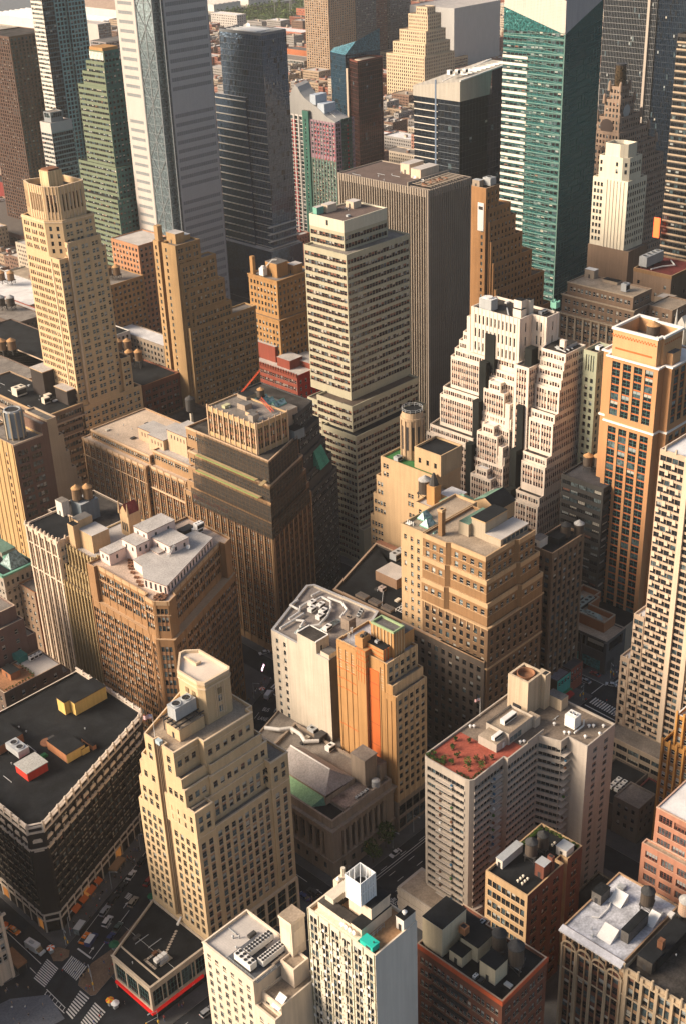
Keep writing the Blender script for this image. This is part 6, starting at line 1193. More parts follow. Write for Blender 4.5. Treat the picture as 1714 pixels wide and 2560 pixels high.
B=Bld('office_building','grey limestone house with green copper cornice and a glass pyramid on its roof','building',236,448);B.tier((227.2,243,433,470),0,44.6,sty(GRS,bay=2.6,grp=1,ww=.95,wh=2.0,fh=4.0,top=3.0,margin=.6,d=.3,mix='dark',frame='dark',belt=((0,.8,.8,CGR),(8.0,.4,.3,GRS))),R_BLACK,par=.6,cop=CGR)
b=MB();b.box(235,241,437.5,445,44,46,CGR);b.box(228,234,452,460,44,47.5,CGR,roofm('copper_roof_green',(.26,.42,.22)));b.box(236,243,447,466,44,46.4,GRS,roofm('copper_dull',(.12,.2,.15)));B.part('roof_house',b);B.done()
skylight(236.6,438.6,44,8.6,8.6,6.2,'large glass pyramid skylight beside the green copper cornice',FR['teal'])
B=Bld('office_building','narrow red brick house with pale roof squeezed below the ivory building','building',242,428);B.tier((233.6,250,420.6,432.6),0,38,{'S':sty(wall('dull_tan_brick',(.22,.15,.10)),bay=3.2,ww=1.2,wh=1.9,fh=4.0,top=1.6,mix='mixed',frame='white'),'E':sty(BR2,bay=5,ww=1.2,wh=2.0,fh=4.0,top=3,mix='mid',frame='dark')},R_GREY,par=.8,cop=OB);B.bulk(243,247,426,430,37.2,41.4,R_BLACK,R_BLACK,door=False);B.done()
# ------------------------------------------------------------ long garment block with scaffold
LB=wall('tan_brown_brick',(.31,.19,.10),var=.09,streak=.13,fine=.12,courses=2.6);LBT=wall('peach_stone',(.50,.35,.225),var=.07,streak=.12);LSP=wall('red_brown_spandrel',(.23,.10,.065),var=.15)
B=Bld('office_block','long tan brick garment block with lower left wing and stepped tower wrapped in scaffolding','building',330,410)
lS=sty(LB,bay=4.5,grp=3,ww=.95,wh=1.9,gap=.28,fh=3.7,top=1.5,margin=.9,d=.4,mode='pier',d2=.4,span=LSP,mix='pale',frame='white',rib=(.8,.25,LB))
lT=sty(LB,bay=4.5,grp=3,ww=.95,wh=1.9,gap=.28,fh=3.7,top=2.6,margin=.9,d=.3,mix='pale',frame='white',belt=((0,.8,.15,LBT),))
lE=dict(lS,wall=wall('shade_brown_brick',(.16,.10,.06),var=.1),mix='mid',frame='dark');lTE=dict(lT,wall=wall('shade_brown_brick',(.16,.10,.06)),mix='mid',frame='dark')  # right hand walls: same brick, darkened in its colour to stand for shade
B.tier((306.2,342,433.2,481.6),0,66,{'S':dict(lS,belt=((0,1.2,.12,LBT),(8.6,.3,.2,LBT))),'E':lT},roofm('roof_peach_deck',(.50,.39,.29),stain=.12),par=.5,cop=LBT)
B.tier((309.2,342,433.2,478),65.4,70.2,{'S':dict(lT,top=1.0),'E':dict(lT,top=1.0)},roofm('roof_peach_deck',(.50,.39,.29)),par=.6,cop=LBT)
B.tier((308.2,342,407,433.1),0,66,{'S':dict(lS,belt=((0,1.2,.12,LBT),(10.5,.8,.5,LBT))),'E':lT},roofm('roof_peach_deck',(.50,.39,.29)),par=.5,cop=LBT)
B.tier((311,342,407,433.1),65.4,72.6,{'S':dict(lT,top=1.2,bay=4.5),'E':lT},RLT,par=.6,cop=LBT)
for(x0,x1,y0,y1,z1)in((314.5,331,429,440,76.8),(318,327,441,452,75.6),(316.5,329,414.6,428,82)):b=MB();b.box(x0,x1,y0,y1,69.4,z1,LBT);b.box(x0-.2,x1+.2,y0-.2,y1+.2,z1,z1+.3,FR['brown'],RLT,True);[b.box(x0-.05,x0,y0+1.4+k*2.2,y0+2.0+k*2.2,z1-3.4,z1-1.6,FR['dark'])for k in range(int((y1-y0-2)/2.2))];B.part('penthouse',b)
sl=lambda x,y0,x0=306:y0+(x-x0)*.364
def tp_(dx,yl,xe=341.5):return[(306.2+dx,349.4+dx*.36+dx*.72),(xe,349.4+dx*.72+(xe-306)*.364),(xe,yl),(306.2+dx,yl)]
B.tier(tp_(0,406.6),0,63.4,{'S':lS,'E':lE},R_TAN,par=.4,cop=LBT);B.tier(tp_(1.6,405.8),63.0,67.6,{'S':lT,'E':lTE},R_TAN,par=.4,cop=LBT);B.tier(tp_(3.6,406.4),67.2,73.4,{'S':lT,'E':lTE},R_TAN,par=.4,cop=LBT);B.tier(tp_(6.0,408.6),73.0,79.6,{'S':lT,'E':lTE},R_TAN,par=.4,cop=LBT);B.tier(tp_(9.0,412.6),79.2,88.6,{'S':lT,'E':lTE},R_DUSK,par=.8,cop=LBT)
pS_=sty(wall('sandy_penthouse_brick',(.44,.30,.155),var=.08,streak=.14),bay=3.4,grp=2,ww=.85,wh=2.0,gap=.3,fh=3.6,top=1.6,margin=.4,d=.3,mode='pier',d2=.25,span=LSP,mix='rusty',frame='brown',rib=(.6,.3,LBT,.9))
B.tier((317.2,335.4,367.8,399.2),87.8,101.6,{'S':pS_,'E':pS_},R_GREY,par=.7,cop=LBT)
b=MB();b.box(335.5,345,372,398,87.8,99.4,TANP,R_GREY);b.box(325,329,383,388,100.8,103.4,TANP,R_MID);b.box(322.4,326,376.2,380,100.8,102.6,LBT,R_MID);b.box(319.0,322.4,371.4,374.6,100.8,104.0,GRS,R_MID);b.box(333,339,391,397,99.4,102.5,TANP,R_BLACK);b.box(337.0,343,366.2,371.8,87.8,92.2,wall('blue_grey_shed',(.15,.18,.20)),R_BLACK);B.part('bulkhead',b)
b=MB();RC=wall('red_sheeting',(.42,.03,.025))
b.box(305.6,306.3,377,399,61.6,63.4,RC);b.box(305.5,306.3,377,399,60.4,61.5,M_WHITEP);B.part('red_sheeting',b)
b=MB();b.box(306.0,340,348.5,349.0,.5,.6,LB);B.done()
for x,y,s_ in((339.2,388.6,1),(339.0,384.4,1),(341,379.4,1)):skylight(x,y,99.4,6.5,3.0,2.2,'ridged dull green skylight behind the sandy penthouse',wall('copper_green',(.16,.36,.28)),hip=False)['group']='green skylights behind the sandy penthouse'
b=MB();OR_=plain('crane_orange',(.6,.09,.03),.6)
def lattice(b,p,q,s_,mat,n=10):
 p,q=Vector(p),Vector(q);d=q-p;up=Vector((0,0,1));sd_=d.cross(up).normalized()
 C4=[sd_*s_*a+up*s_*c_ for a,c_ in((-1,0),(1,0),(0,1.5))]
 for c_ in C4:b.bar(p+c_,q+c_,.07,mat)
 for i in range(n):
  a0=p+d*(i/n);a1=p+d*((i+1)/n)
  for j in range(3):b.bar(a0+C4[j],a1+C4[(j+1)%3],.05,mat)
lattice(b,(331.0,372.4,101.6),(337.0,386.0,101.6),.7,OR_);lattice(b,(336.0,398.0,101.2),(342.0,391.0,112.0),.5,OR_)
tag(b.build('crane_boom',org=(334,385,101)),'orange lattice derrick boom lying on the sandy penthouse roof','crane')
water_tank((338.4,387.6,101.4),1.6,3.0,.8,'darktan','small tan coned tank behind the sandy penthouse roof')
t=thing('truck_hood','yellowish green tarped machine on the sandy penthouse roof','machine',(322.6,392.4,100.9));b=MB();b.box(-1.6,1.6,-1.1,1.1,0,1.3,wall('olive_cream',(.45,.42,.25)));b.build('body',t)
t=thing('scaffolding','dark pipe scaffolding with debris netting wrapped round the stepped garment tower corner','scaffolding',(312,375,60))
NETM,n_,l_,p_=_mat('debris_netting');p_.inputs['Base Color'].default_value=(.022,.019,.015,1);p_.inputs['Roughness'].default_value=.9
tx_=n_.new('ShaderNodeTexNoise');tx_.inputs['Scale'].default_value=1.4;tx_.inputs['Detail'].default_value=3;ge_=n_.new('ShaderNodeNewGeometry');l_.new(ge_.outputs['Position'],tx_.inputs['Vector']);mr_=n_.new('ShaderNodeMapRange');mr_.inputs[1].default_value=.35;mr_.inputs[2].default_value=.65;mr_.inputs[3].default_value=.72;mr_.inputs[4].default_value=.97;l_.new(tx_.outputs['Fac'],mr_.inputs[0]);l_.new(mr_.outputs[0],p_.inputs['Alpha'])
b=MB();nb=MB();org=t.location[:]
PIPE=wall('scaffold_rust_pipe',(.11,.065,.035));PLK=wall('scaffold_plank',(.34,.25,.13),var=.15)
for(zb,zt,dx,yl)in((60,68.4,0,399),(66,74.4,2.6,400),(73.4,80.4,5.0,401),(79.5,90.2,8.0,402)):
 P=tp_(dx-1.6,yl,338);A=[(P[0][0],yl),P[0],P[1]]
 for a,c_ in zip(A,A[1:]):
  a,c_=Vector(a),Vector(c_);L=(c_-a).length;n=int(L/2.6);u=(c_-a)/L
  for i in range(n+1):
   p=a+u*(L*i/n);b.bar((p.x,p.y,zb),(p.x,p.y,zt),.06,PIPE)
  z=zb+.4
  while z<zt:b.bar((a.x,a.y,z),(c_.x,c_.y,z),.05,PIPE);z+=2.0
  nb.face([(a.x,a.y,zb),(c_.x,c_.y,zb),(c_.x,c_.y,zt-1),(a.x,a.y,zt-1)],NETM)
b.build('pipe_frame',t,org);nb.build('netting',t,org)
b=MB()
for(x,ya,yb,z)in((310.6,362,400,80.6),(308.4,358,398,74.6)):b.box(x-1.2,x+.8,ya,yb,z,z+.35,PLK,bottom=True);b.box(x-1.3,x-1.1,ya,yb,z+.3,z+.5,plain('net_green',(.12,.30,.06)))
b.obox((322.5,362.6),(.94,.342),15,.9,80.4,80.75,PLK);b.build('plank_deck',t,org)
DKB=wall('dark_slate_brick',(.05,.05,.05),var=.12,streak=.12)
B=Bld('office_building','dark slate building with green copper roofed bay beside the scaffolded tower','building',355,385);dk_=sty(DKB,bay=3.7,grp=3,ww=.8,wh=1.9,gap=.25,fh=3.6,top=1.4,margin=.6,d=.25,mix='pale',frame='grey')
for i,(z0_,z1_,o_)in enumerate(((0,62,0),(61.5,70,1.6),(69.5,78,3.4),(77.5,88,5.2),(87.5,96.5,7.4))):
 B.tier([(341.8,sl(341.8,350.2)+o_),(368-i*2.4,sl(368-i*2.4,350.2)+o_),(368-i*2.4,410),(341.8,410)],z0_,z1_,{'S':dk_,'E':dk_},R_DUSK,par=.6,cop=DKB)
b=MB();GC=roofm('copper_verdigris',(.05,.22,.15),stain=.2);b.face([(350.5,365.2,69),(359.5,368.5,69),(358.6,373.5,77.5),(351.5,371,77.5)],GC);b.face([(350.5,365.2,69),(351.5,371,77.5),(350.2,374,69)],GC);b.face([(359.5,368.5,69),(359.2,376,69),(358.6,373.5,77.5)],GC);B.part('copper_roof',b)
B.done()
b=Bld('office_building','golden ribbed loft with brown side wall and a big steel water tank on top','building',276,490);rS=sty(wall('gold_ribbed_brick',(.43,.28,.13),var=.09,streak=.2),bay=4.2,ww=1.1,wh=1.9,fh=3.9,top=5.0,margin=1.2,d=.3,mix='rusty',frame='rust',rib=(.5,.3,None),keep=lambda c,r_,n,f:c==n-2)
rE=sty(wall('mauve_brown_brick',(.15,.088,.065),var=.12,streak=.16),bay=6.0,grp=3,ww=1.35,wh=2.2,gap=.12,fh=3.9,top=3.4,margin=1.0,d=.3,mix='mixed',frame='teal',belt=((0,.8,.1,KB),))
b.tier((265.2,281,474,500),0,79,{'S':rS,'E':rE},R_GREY,par=1.0,cop=KB);b.tier((281.05,284.2,474,500),0,83.5,sty(wall('mauve_brown_brick',(.15,.088,.065)),blank=True),R_GREY,par=.5)
BGE=wall('beige_blank_brick',(.38,.285,.185),var=.07,streak=.1)
for i,(xe,zt)in enumerate(((289.5,84.6),(292.0,75),(294.0,66),(296.4,57),(298.4,50))):b.tier((284.25 if i==0 else 289.5,xe,474.2+.1*i,492),0,zt,sty(BGE,blank=True),R_MID,par=.8,cop=KB)
b.done()
t=thing('steel_tank','tall polygonal grey steel tank standing on the golden ribbed loft','tank',(272.5,482.5,78));q_=MB();q_.cyl(0,0,1.0,13.0,4.4,None,10,wall('steel_tank_blue',(.14,.17,.20),var=.1,rough=.5));[q_.obox((4.4*math.cos(k*math.pi/5),4.4*math.sin(k*math.pi/5)),(math.cos(k*math.pi/5),math.sin(k*math.pi/5)),.25,.35,0,13.4,wall('steel_tank_buff',(.40,.32,.22)))for k in range(10)];q_.build('shell',t);q_=MB();ring(q_,0,0,13.0,4.0,M_GALV,h=.8);q_.build('fan_shroud',t)
B=Bld('office_building','brown loft with black roof houses and tan cornice in front of the beige tower','building',320,535);nS=sty(wall('brown_grey_brick',(.20,.145,.105),var=.1,streak=.15),bay=5.4,grp=3,ww=1.2,wh=2.0,gap=.2,fh=4.1,top=1.6,margin=.8,d=.3,mix='pale',frame='dark',belt=((0,.6,.2,TBB),(6.2,.8,.6,KB),(14.5,.4,.3,KB)))
B.tier((308.4,330.4,514.2,580),0,67,{'S':nS,'E':nS},R_BLACK,par=.7,cop=TBB);BKW=wall('black_brown_wall',(.04,.032,.028),var=.15)
for(x0,x1,y0,y1,z1)in((324,330,517.5,528,74),(322.5,335,535,546,80)):q_=MB();q_.box(x0,x1,y0,y1,66,z1,BKW);q_.box(x0-.3,x1+.3,y0-.3,y1+.3,z1-.2,z1+.2,TBB,RLT,True);B.part('bulkhead',q_)
B.done();ac_unit(318.5,529.0,66.3,3.4,2.8,3.0,'tan louvred unit, right of a pair on the black loft roof by the beige tower',WB,fans=0);ac_unit(321.6,531.6,66.3,3.4,2.6,3.0,'tan louvred unit, left of a pair on the black loft roof by the beige tower',WB,fans=0);ac_unit(316.0,549.0,66.3,6.0,5.0,4.2,'large tan cooling unit at the left edge of the black loft roof',WB,fans=2)
ND=wall('deco_beige_brick',(.53,.375,.215),var=.06,streak=.12,fine=.1);NDT=wall('deco_trim',(.60,.45,.30),var=.06,streak=.2)
B=Bld('office_tower','tall beige art deco tower with slotted crown and rusty tank house on top','building',345,535)
nS_=sty(ND,bay=5.6,grp=3,ww=.9,wh=1.9,gap=.5,fh=3.62,top=1.8,margin=.8,d=.3,mix='rusty',frame='rust');nE_=sty(ND,bay=5.2,grp=2,ww=1.35,wh=1.9,gap=.4,fh=3.62,top=1.8,margin=.7,d=.3,mix='pale',frame='white');
B.tier((329.0,367,514.2,543),0,64.4,{'S':nS_,'E':nE_},R_DUSK,par=.8,cop=NDT)
B.tier((356.6,362.5,514.4,540),63.6,82,{'S':nS_,'E':nE_},R_DUSK,par=.8,cop=NDT)
B.tier((329.0,334.2,515.2,543),63.6,140.6,{'S':nS_,'E':dict(nE_,bay=3.6,margin=.4)},R_BROWN,par=.8,cop=NDT);B.tier((334.2,353.6,514.3,543),63.6,147.6,{'S':nS_,'E':nE_},R_BROWN,par=.8,cop=NDT);B.tier((353.6,357.0,516,541),63.6,141,{'S':nS_,'E':dict(nE_,grp=1,bay=3,margin=.3)},R_BROWN,par=.8,cop=NDT)
c8_=[(329.1,523.4),(334.4,516.4),(352.8,516.4),(353.4,519),(353.4,543),(329.1,543)]
B.tier(c8_,139.8,158.0,{'S':nS_,'E':nE_,0:sty(ND,bay=3.2,ww=1.1,wh=1.9,fh=3.62,top=2.2,margin=.8,frame='dark',mix='mid')},R_BROWN,par=.6,cop=NDT)
cr8=[(330.6,523.8),(335.2,517.4),(350.6,518.6),(351.6,521),(351.6,535.6),(336,543),(333,543),(330.6,536)]
cS_=sty(ND,bay=2.1,ww=.75,wh=7.2,fh=14.6,top=1.0,margin=1.2,d=.5,mix='rusty',frame='brown',sash='none',rib=(.35,.25,NDT))
B.tier(cr8,157.4,173.6,cS_,R_BLACK,par=3.0,cop=NDT,copt=.8)
b=MB();b.box(336.6,344.4,526.4,533.6,170,179.0,wall('rust_streaked_cream',(.50,.38,.22),var=.1,streak=.6,stretch=.03));b.box(337.4,343.6,527,533,179,179.8,M_RUST);B.part('tank_house',b)
b=MB()
for za,zb in((157.4,158.0),):b.prism(inset(c8_,-.15),za-.6,za,NDT)
b.box(328.7,329.0,521.6,522.4,66,140,NDT);b.box(333.6,334.6,513.9,514.3,66,147,NDT);B.part('trim',b);B.done()
TN=wall('amber_brick',(.365,.235,.115),var=.08,streak=.14,fine=.12,courses=2.4)
B=Bld('office_tower','amber brick tower stepping down to the right with a dark slot in its left face','building',415,522);tS3=sty(TN,bay=4.2,ww=1.1,wh=1.8,fh=3.7,top=1.8,margin=.8,d=.3,mix='mixed',frame='dark',sill=TBB,pat=(1,0,0,1));tE3=sty(wall('amber_brick_shade',(.26,.165,.085),var=.1),bay=4.4,grp=2,ww=1.1,wh=1.9,gap=.5,fh=3.7,top=1.6,margin=.7,d=.3,mix='mixed',frame='grey',sill=TBB)  # the second brick is a darker copy, shade painted into its colour
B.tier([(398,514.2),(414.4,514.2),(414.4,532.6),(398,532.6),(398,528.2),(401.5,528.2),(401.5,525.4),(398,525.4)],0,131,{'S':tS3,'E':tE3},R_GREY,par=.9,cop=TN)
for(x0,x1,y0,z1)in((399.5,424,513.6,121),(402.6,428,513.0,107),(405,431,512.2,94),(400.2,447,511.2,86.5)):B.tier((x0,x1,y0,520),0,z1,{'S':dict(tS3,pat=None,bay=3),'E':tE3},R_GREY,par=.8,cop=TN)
B.bulk(402,408,518.5,526,130,135.5,TN,R_PALE);B.bulk(409,413,520,530,130,133,TN,M_GALV,door=False);b=MB();b.box(399,402,529,532,130,138.5,TN);B.part('chimney',b);B.done()
B=Bld('loft_building','dark red brown loft with flat black roof beside the amber tower','building',385,535);B.tier((372.8,397.9,521.2,556),0,60,{'S':sty(BR2,bay=5,ww=1.3,wh=2,fh=4,top=3,mix='mid',frame='dark'),'E':sty(BR2,bay=4.6,grp=2,ww=1.2,wh=2,fh=4,top=2.4,mix='dark',frame='grey')},R_BLACK,par=.9,cop=OB);B.done()
for k in range(2):water_tank((386+k*3.4,549-k*3.8,59.2),2.2,4.6,4.6,'tan',('tan tank with tan cone on tall legs above the dark red brown loft, left','tan tank with tan cone on tall legs above the dark red brown loft, right')[k])
B=Bld('loft_building','low brown loft with railed roof below the dark loft, left of the water tower pipe','building',385,500);B.tier((371,400,487,512),0,44,sty(TBK,bay=4,ww=2.2,wh=2.2,fh=4.2,top=2,mix='dark',frame='dark'),R_DUSK,par=1.2,cop=TB);B.done()
t=thing('water_tank','black round tank on a single tall pale column beside the scaffolded tower','water tank',(352,455,40));b=MB();b.cyl(0,0,0,32,.8,None,12,WB);b.build('column',t);b=MB();b.cyl(0,0,32,38,2.4,None,16,M_STEELD);b.cyl(0,0,38,39.6,2.5,.3,16,M_STEELD);b.cyl(0,0,30.6,32,.9,2.4,16,M_STEELD);b.build('tank',t)
RBK=wall('oxblood_brick',(.215,.055,.035),var=.1,streak=.14,courses=2.6);RPT=wall('scarlet_paint',(.52,.035,.025),var=.06)
B=Bld('loft_building','oxblood brick block with scalloped parapet, pale roofs and scarlet painted end wall','building',500,560);rS2=sty(RBK,bay=4.6,grp=3,ww=1.0,wh=2.0,gap=.4,fh=4.4,top=2.4,margin=.6,d=.3,mix='pale',frame='white',belt=((0,.8,.4,RBK),));B.tier((478.2,505,514.6,556),0,34,{'S':rS2,'E':sty(RPT,bay=4.4,ww=1.2,wh=2.2,fh=4.4,top=2.6,mix='pale',frame='white')},R_PALE,par=.8,cop=RBK);B.tier((480.4,505,556.1,612),0,34,{'S':rS2,'E':rS2},R_PALE,par=.8,cop=RBK);B.tier((474.4,478.15,556,585),0,22,rS2,wall('mauve_awning',(.30,.16,.20)),par=.2)
for(x0,x1,y0,y1,z1)in((486,505,541,567,43),(497,503,541,549,48),(483.5,494,526,537,38.6),(492,505,517,534,36.5)):q_=MB();q_.box(x0,x1,y0,y1,33.2,z1,RBK);q_.box(x0-.2,x1+.2,y0-.2,y1+.2,z1,z1+.3,RBK,RLT,True);B.part('penthouse',q_)
b=MB()
for k in range(19):b.cyl(478.0,515+k*2.2,33,35.0,.7,.7,8,RBK)
B.part('scalloped_parapet',b);B.done();cooling_tower(493,501,574,586,33.2,3.4,((0,-2.8,2.2),(0,2.8,2.2)),'white cooling tower with two fans on the oxblood brick roof',M_WHITEP,legs=1.2)
BO=wall('honey_brown_brick',(.33,.185,.075),var=.1,streak=.16,courses=2.6);B=Bld('office_building','honey brown stepped building with corbelled bands, white cooling box and chimney','building',503,555);hS2=sty(BO,bay=3.0,ww=1.25,wh=2.0,fh=4.0,top=2.4,margin=.8,d=.3,mix='pale',frame='dark',belt=((0,.7,.5,BO),(1.6,.5,.3,BO)));B.tier((488,520,537.8,572),0,60,hS2,R_GREY,par=.5,cop=BO);B.tier((490,520,540,565),59.6,83.4,hS2,R_GREY,par=1,cop=BO);B.bulk(496,505,546,556,82.4,91,BO,R_MID,trim=M_GALV);B.bulk(507,514,543,549,82.4,88,BO,R_PALE);b=MB();b.box(490.4,492.6,561,563.4,80,94,BO);B.part('chimney',b);B.done()
t=thing('cooling_tower','white barrel topped cooling box beside the honey brown chimney','cooling tower',(493,555,82.4));b=MB();b.box(-1.6,1.6,-1.8,1.8,1,5.4,M_WHITEP,bottom=True);b.cyl(0,0,5.4,6.6,1.5,1.0,12,M_WHITEP);b.build('casing',t);b=MB();b.bar((1.4,0,5),(4,-4,10),.3,M_WHITEP);b.bar((4,-4,10),(6,-6,10),.3,M_WHITEP);b.build('pipe',t)
CBD=wall('cream_spandrel',(.36,.33,.235),var=.04,streak=.08);CBL=wall('cream_plain',(.52,.48,.37),var=.03,streak=.10)
B=Bld('office_tower','cream banded office slab with continuous rust framed window rows and brown flat roof','building',416,404)
kk=sty(CBD,bay=1.95,ww=1.6,wh=1.8,fh=3.62,top=1.9,margin=.5,d=.35,mix='rusty',frame='rust',sash='hung');
B.tier((386.4,436,378.3,400),0,68.4,kk,R_BLACK,par=.9,cop=CBD);B.tier((390.2,437,384.0,407),67.6,80.6,kk,R_BROWN,par=.9,cop=CBD);B.tier((393.0,420,407.1,416.5),0,76,kk,R_BROWN,par=.6,cop=CBD);B.tier((396.4,438.6,390.4,417.2),79.8,150,kk,R_GREY,par=.7,cop=CBD);B.tier((401.6,430.2,396.4,418.2),149.4,157.6,dict(kk,top=.9),R_BROWN,par=0);B.tier((401.6,430.2,396.4,418.2),157.6,163,sty(CBL,blank=True),roofm('roof_umber',(.13,.095,.08),stain=.15),par=.7,cop=CBL)
B.bulk(421,426,409,414,162.3,165.4,KBL,R_PALE);B.bulk(403.5,408,415.0,417.6,162.3,165.6,wall('copper_green',(.16,.36,.28)),R_PALE,door=False,name='plant_room');B.bulk(409,415,413.6,417.6,162.3,165.8,KBL,R_PALE,door=False,name='stair_house')
b=MB();b.box(401.4,401.6,406.4,407.4,159.5,161.8,FR['dark']);B.part('louvre',b);B.tier((386,420,375.0,378.2),0,20,sty(CBD,blank=True),R_GREY,par=.4);B.done()
GS=wall('grey_brown_mullion',(.30,.25,.20),var=.06,streak=.08);GSD=glass('dim_bronze_glass',(.035,.03,.026),rough=.15)
B=Bld('office_tower','huge grey pinstriped office slab with tall mullions and brown roof with tan huts','building',487,437)
gz=sty(GS,bay=1.62,ww=.9,wh=2.7,fh=3.75,top=3.4,margin=1.2,d=.3,mode='pier',d2=.45,span=wall('bronze_spandrel',(.06,.05,.042)),mix='mid',frame='dark',sash='none',rib=(.42,.45,GS))
B.tier((470.4,503.4,406.6,467.4),0,161,gz,roofm('roof_umber',(.13,.095,.08),stain=.15),par=.5,cop=GS);B.bulk(490,501,436,442,160.5,165.6,KBL,R_PALE);B.bulk(486,500,425,431.5,160.5,165.2,KBL,R_PALE,door=False);b=MB();b.box(473,503,407.5,421,160.4,160.8,GS,R_DUSK);
for k in range(12):b.bar((474+k*2.4,407.4,161.8),(474+k*2.4,420,161.8),.12,GS)
b.box(472,503,421,421.5,160,162.4,GS);B.part('plant_well',b);B.done()
for k in range(3):t=thing('cooling_fan','round rusty cooling fan in the roof well of the pinstriped slab','fan',(478+k*6,414,160.8),0,'fans in the pinstriped slab roof well');b=MB();ring(b,0,0,0,2.6,M_RUST,h=1.2);b.build('shroud',t)
for k in range(2):dish(484.6-k*3,428-k*8,160.5,.9,3.6,'white satellite dish on the pinstriped slab roof',group='dishes on the pinstriped slab')
# ------------------------------------------------------------ towers beyond
def band_style(w,**k):return sty(w,**k)
LV=wall('white_ceramic_louvre',(.45,.41,.37),var=.03,streak=.06);LVG=wall('grey_ceramic_louvre',(.38,.385,.385),var=.03,streak=.05);STG=wall('tower_steel_grey',(.22,.235,.24),var=.05);NTG=glass('tower_corner_glass',(.20,.26,.28),rough=.12,metal=.6)
B=Bld('office_tower','very tall pale louvred tower with slotted window rows and braced glass corner','building',575,730)
b=MB();b.prism([(549,709),(553.4,709),(553.4,705),(592,705),(592,748),(549,748)],0,232,NTG);B.part('glass_core',b)
sS=sty(LV,bay=22,ww=18.6,wh=1.25,fh=6.0,top=1.0,margin=.6,d=.3,mix='rusty',frame='brown',sash='strip');sS=sty(LV,bay=1.75,ww=1.35,wh=1.9,fh=5.9,top=1.0,margin=2.6,d=.3,mix='dark',frame='brown',sash='none',keep=lambda c,r_,n,f:r_ not in(14,15))
sE=sty(LVG,bay=1.9,ww=1.5,wh=2.2,fh=5.9,top=1.0,margin=1.4,d=.3,mix='dark',frame='dark',sash='none',keep=lambda c,r_,n,f:r_ not in(13,14,24))
facade(B.w,B.W,(548.4,747.6),(548.4,727.0),0,240,sS);facade(B.w,B.W,(554.6,704.2),(591.4,704.2),0,240,sE)
b=MB()
for z in range(4,238,6):b.bar((549,726.6,z),(549,709,z),.12,STG);b.bar((549,709,z),(553.4,709,z),.12,STG);b.bar((553.4,705,z),(554.5,704.6,z),.15,STG)
for k in range(10):z=k*24;b.bar((548.8,726,z),(548.8,709.5,z+24),.14,STG);b.bar((548.8,709.5,z),(548.8,726,z+24),.14,STG)
for x,y in((548.8,726.6),(548.8,709),(553.2,704.8),(591.8,704.6),(549,718)):b.box(x-.25,x+.25,y-.25,y+.25,0,240,STG)
b.box(548.2,548.42,727,747.6,0,240,LV)if False else None
B.part('steel_bracing',b)
b=MB();b.box(548.5,549.0,727.0,747.6,0,240,STG);b.box(554.6,591.4,704.3,705,0,240,STG);b.box(549,592,705.5,748,232,233,STG,R_GREY);B.part('screen_frame',b);B.done()
def curtain(name,label,poly,z1,rgb,fh,bay,line,rough=.06,z0=0,spand=None,group=None,roof=None,par=.8,cx=None,mixg=None,wob=.25,metal=0.0,lw=.14,ww=None,wh=None):
 xs=[p[0]for p in poly];ys=[p[1]for p in poly];B=Bld('glass_tower',label,'building',sum(xs)/len(xs),sum(ys)/len(ys),group);FOOT.append((min(xs),max(xs),min(ys),max(ys)))
 G=glass(name,rgb,rough=rough,wob=wob,metal=.75,spec=.9);b=MB();b.prism(poly,z0,z1-.3,G);B.part('glass_skin',b)
 n=len(poly);b=MB();c2=Vector((CAM.x,CAM.y));h=MB();q=random.Random(hash_name(name))
 for i in range(n):
  a,c_=Vector(poly[i]),Vector(poly[(i+1)%n]);u=(c_-a).normalized();nn=Vector((u.y,-u.x));L=(c_-a).length
  if nn.dot(c2-(a+c_)/2)<=0:continue
  m=(a+c_)/2;z=z0+fh
  while z<z1:b.obox((m.x,m.y),(u.x,u.y),L/2+.05,lw,z-lw,z+(spand or lw),line);z+=fh
  k=max(1,int(L/bay))
  for j in range(k+1):p=a+u*(L*j/k);b.obox((p.x,p.y),(u.x,u.y),lw*.6,lw*.8,z0,z1,line)
  for r_ in range(int((z1-z0)/fh)):
   for j in range(k):
    if q.random()<.10:
     p=a+u*(L*(j+.5)/k)+nn*.05;W=L/k*.42;g=GL[0];zz=z0+fh*r_+(spand or.2)+.1;B.W.add((p.x,p.y,zz),(u.x,u.y),W*2,fh-(spand or.2)-.45,dict(frame='dark',sash='strip',mix='dark'))
 B.part('mullion_grid',b);B.r.face([(p[0],p[1],z1-.28)for p in inset(poly,.1)],roof or R_GREY)
 if par:
  ins=inset(poly,.5);e=MB()
  for i in range(n):e.prism([poly[i],poly[(i+1)%n],ins[(i+1)%n],ins[i]],z1-.3,z1+par,line)
  B.part('parapet',e)
 return B
DGL=plain('steel_line_grey',(.16,.17,.18),.5);WLN=plain('warm_white_line',(.52,.47,.40),.5);BLN=plain('black_line',(.02,.022,.024),.5)
B=curtain('slate_mirror_glass','slate grey mirror glass tower with open roof plant and stepped left shoulder',[(625.5,690),(648.9,690),(648.9,734),(625.5,734)],192,(.12,.185,.27),4.1,1.6,DGL,par=1.5,lw=.09)
b=MB();b.prism([(626.0,709),(648,709),(648,742),(623.8,742),(623.8,709)],0,149,glass('slate_mirror_glass',(.045,.06,.075)),R_PALE)
for k in range(26):z=146-k*5.4;b.box(623.4,624,709,742,z,z+.7,WLN)
for k in range(20):z=140-k*5.4;b.box(625.0,625.6,690,709,z,z+.45,WLN)
for k in range(9):z=70-k*5.4;b.box(620,650,688.0,690,z,z+.5,WLN)if z<60 else None
b.prism([(619.6,687),(652,687),(652,743),(619.6,743)],0,42,glass('slate_mirror_glass',(.045,.06,.075)),R_PALE);B.part('shoulder',b)
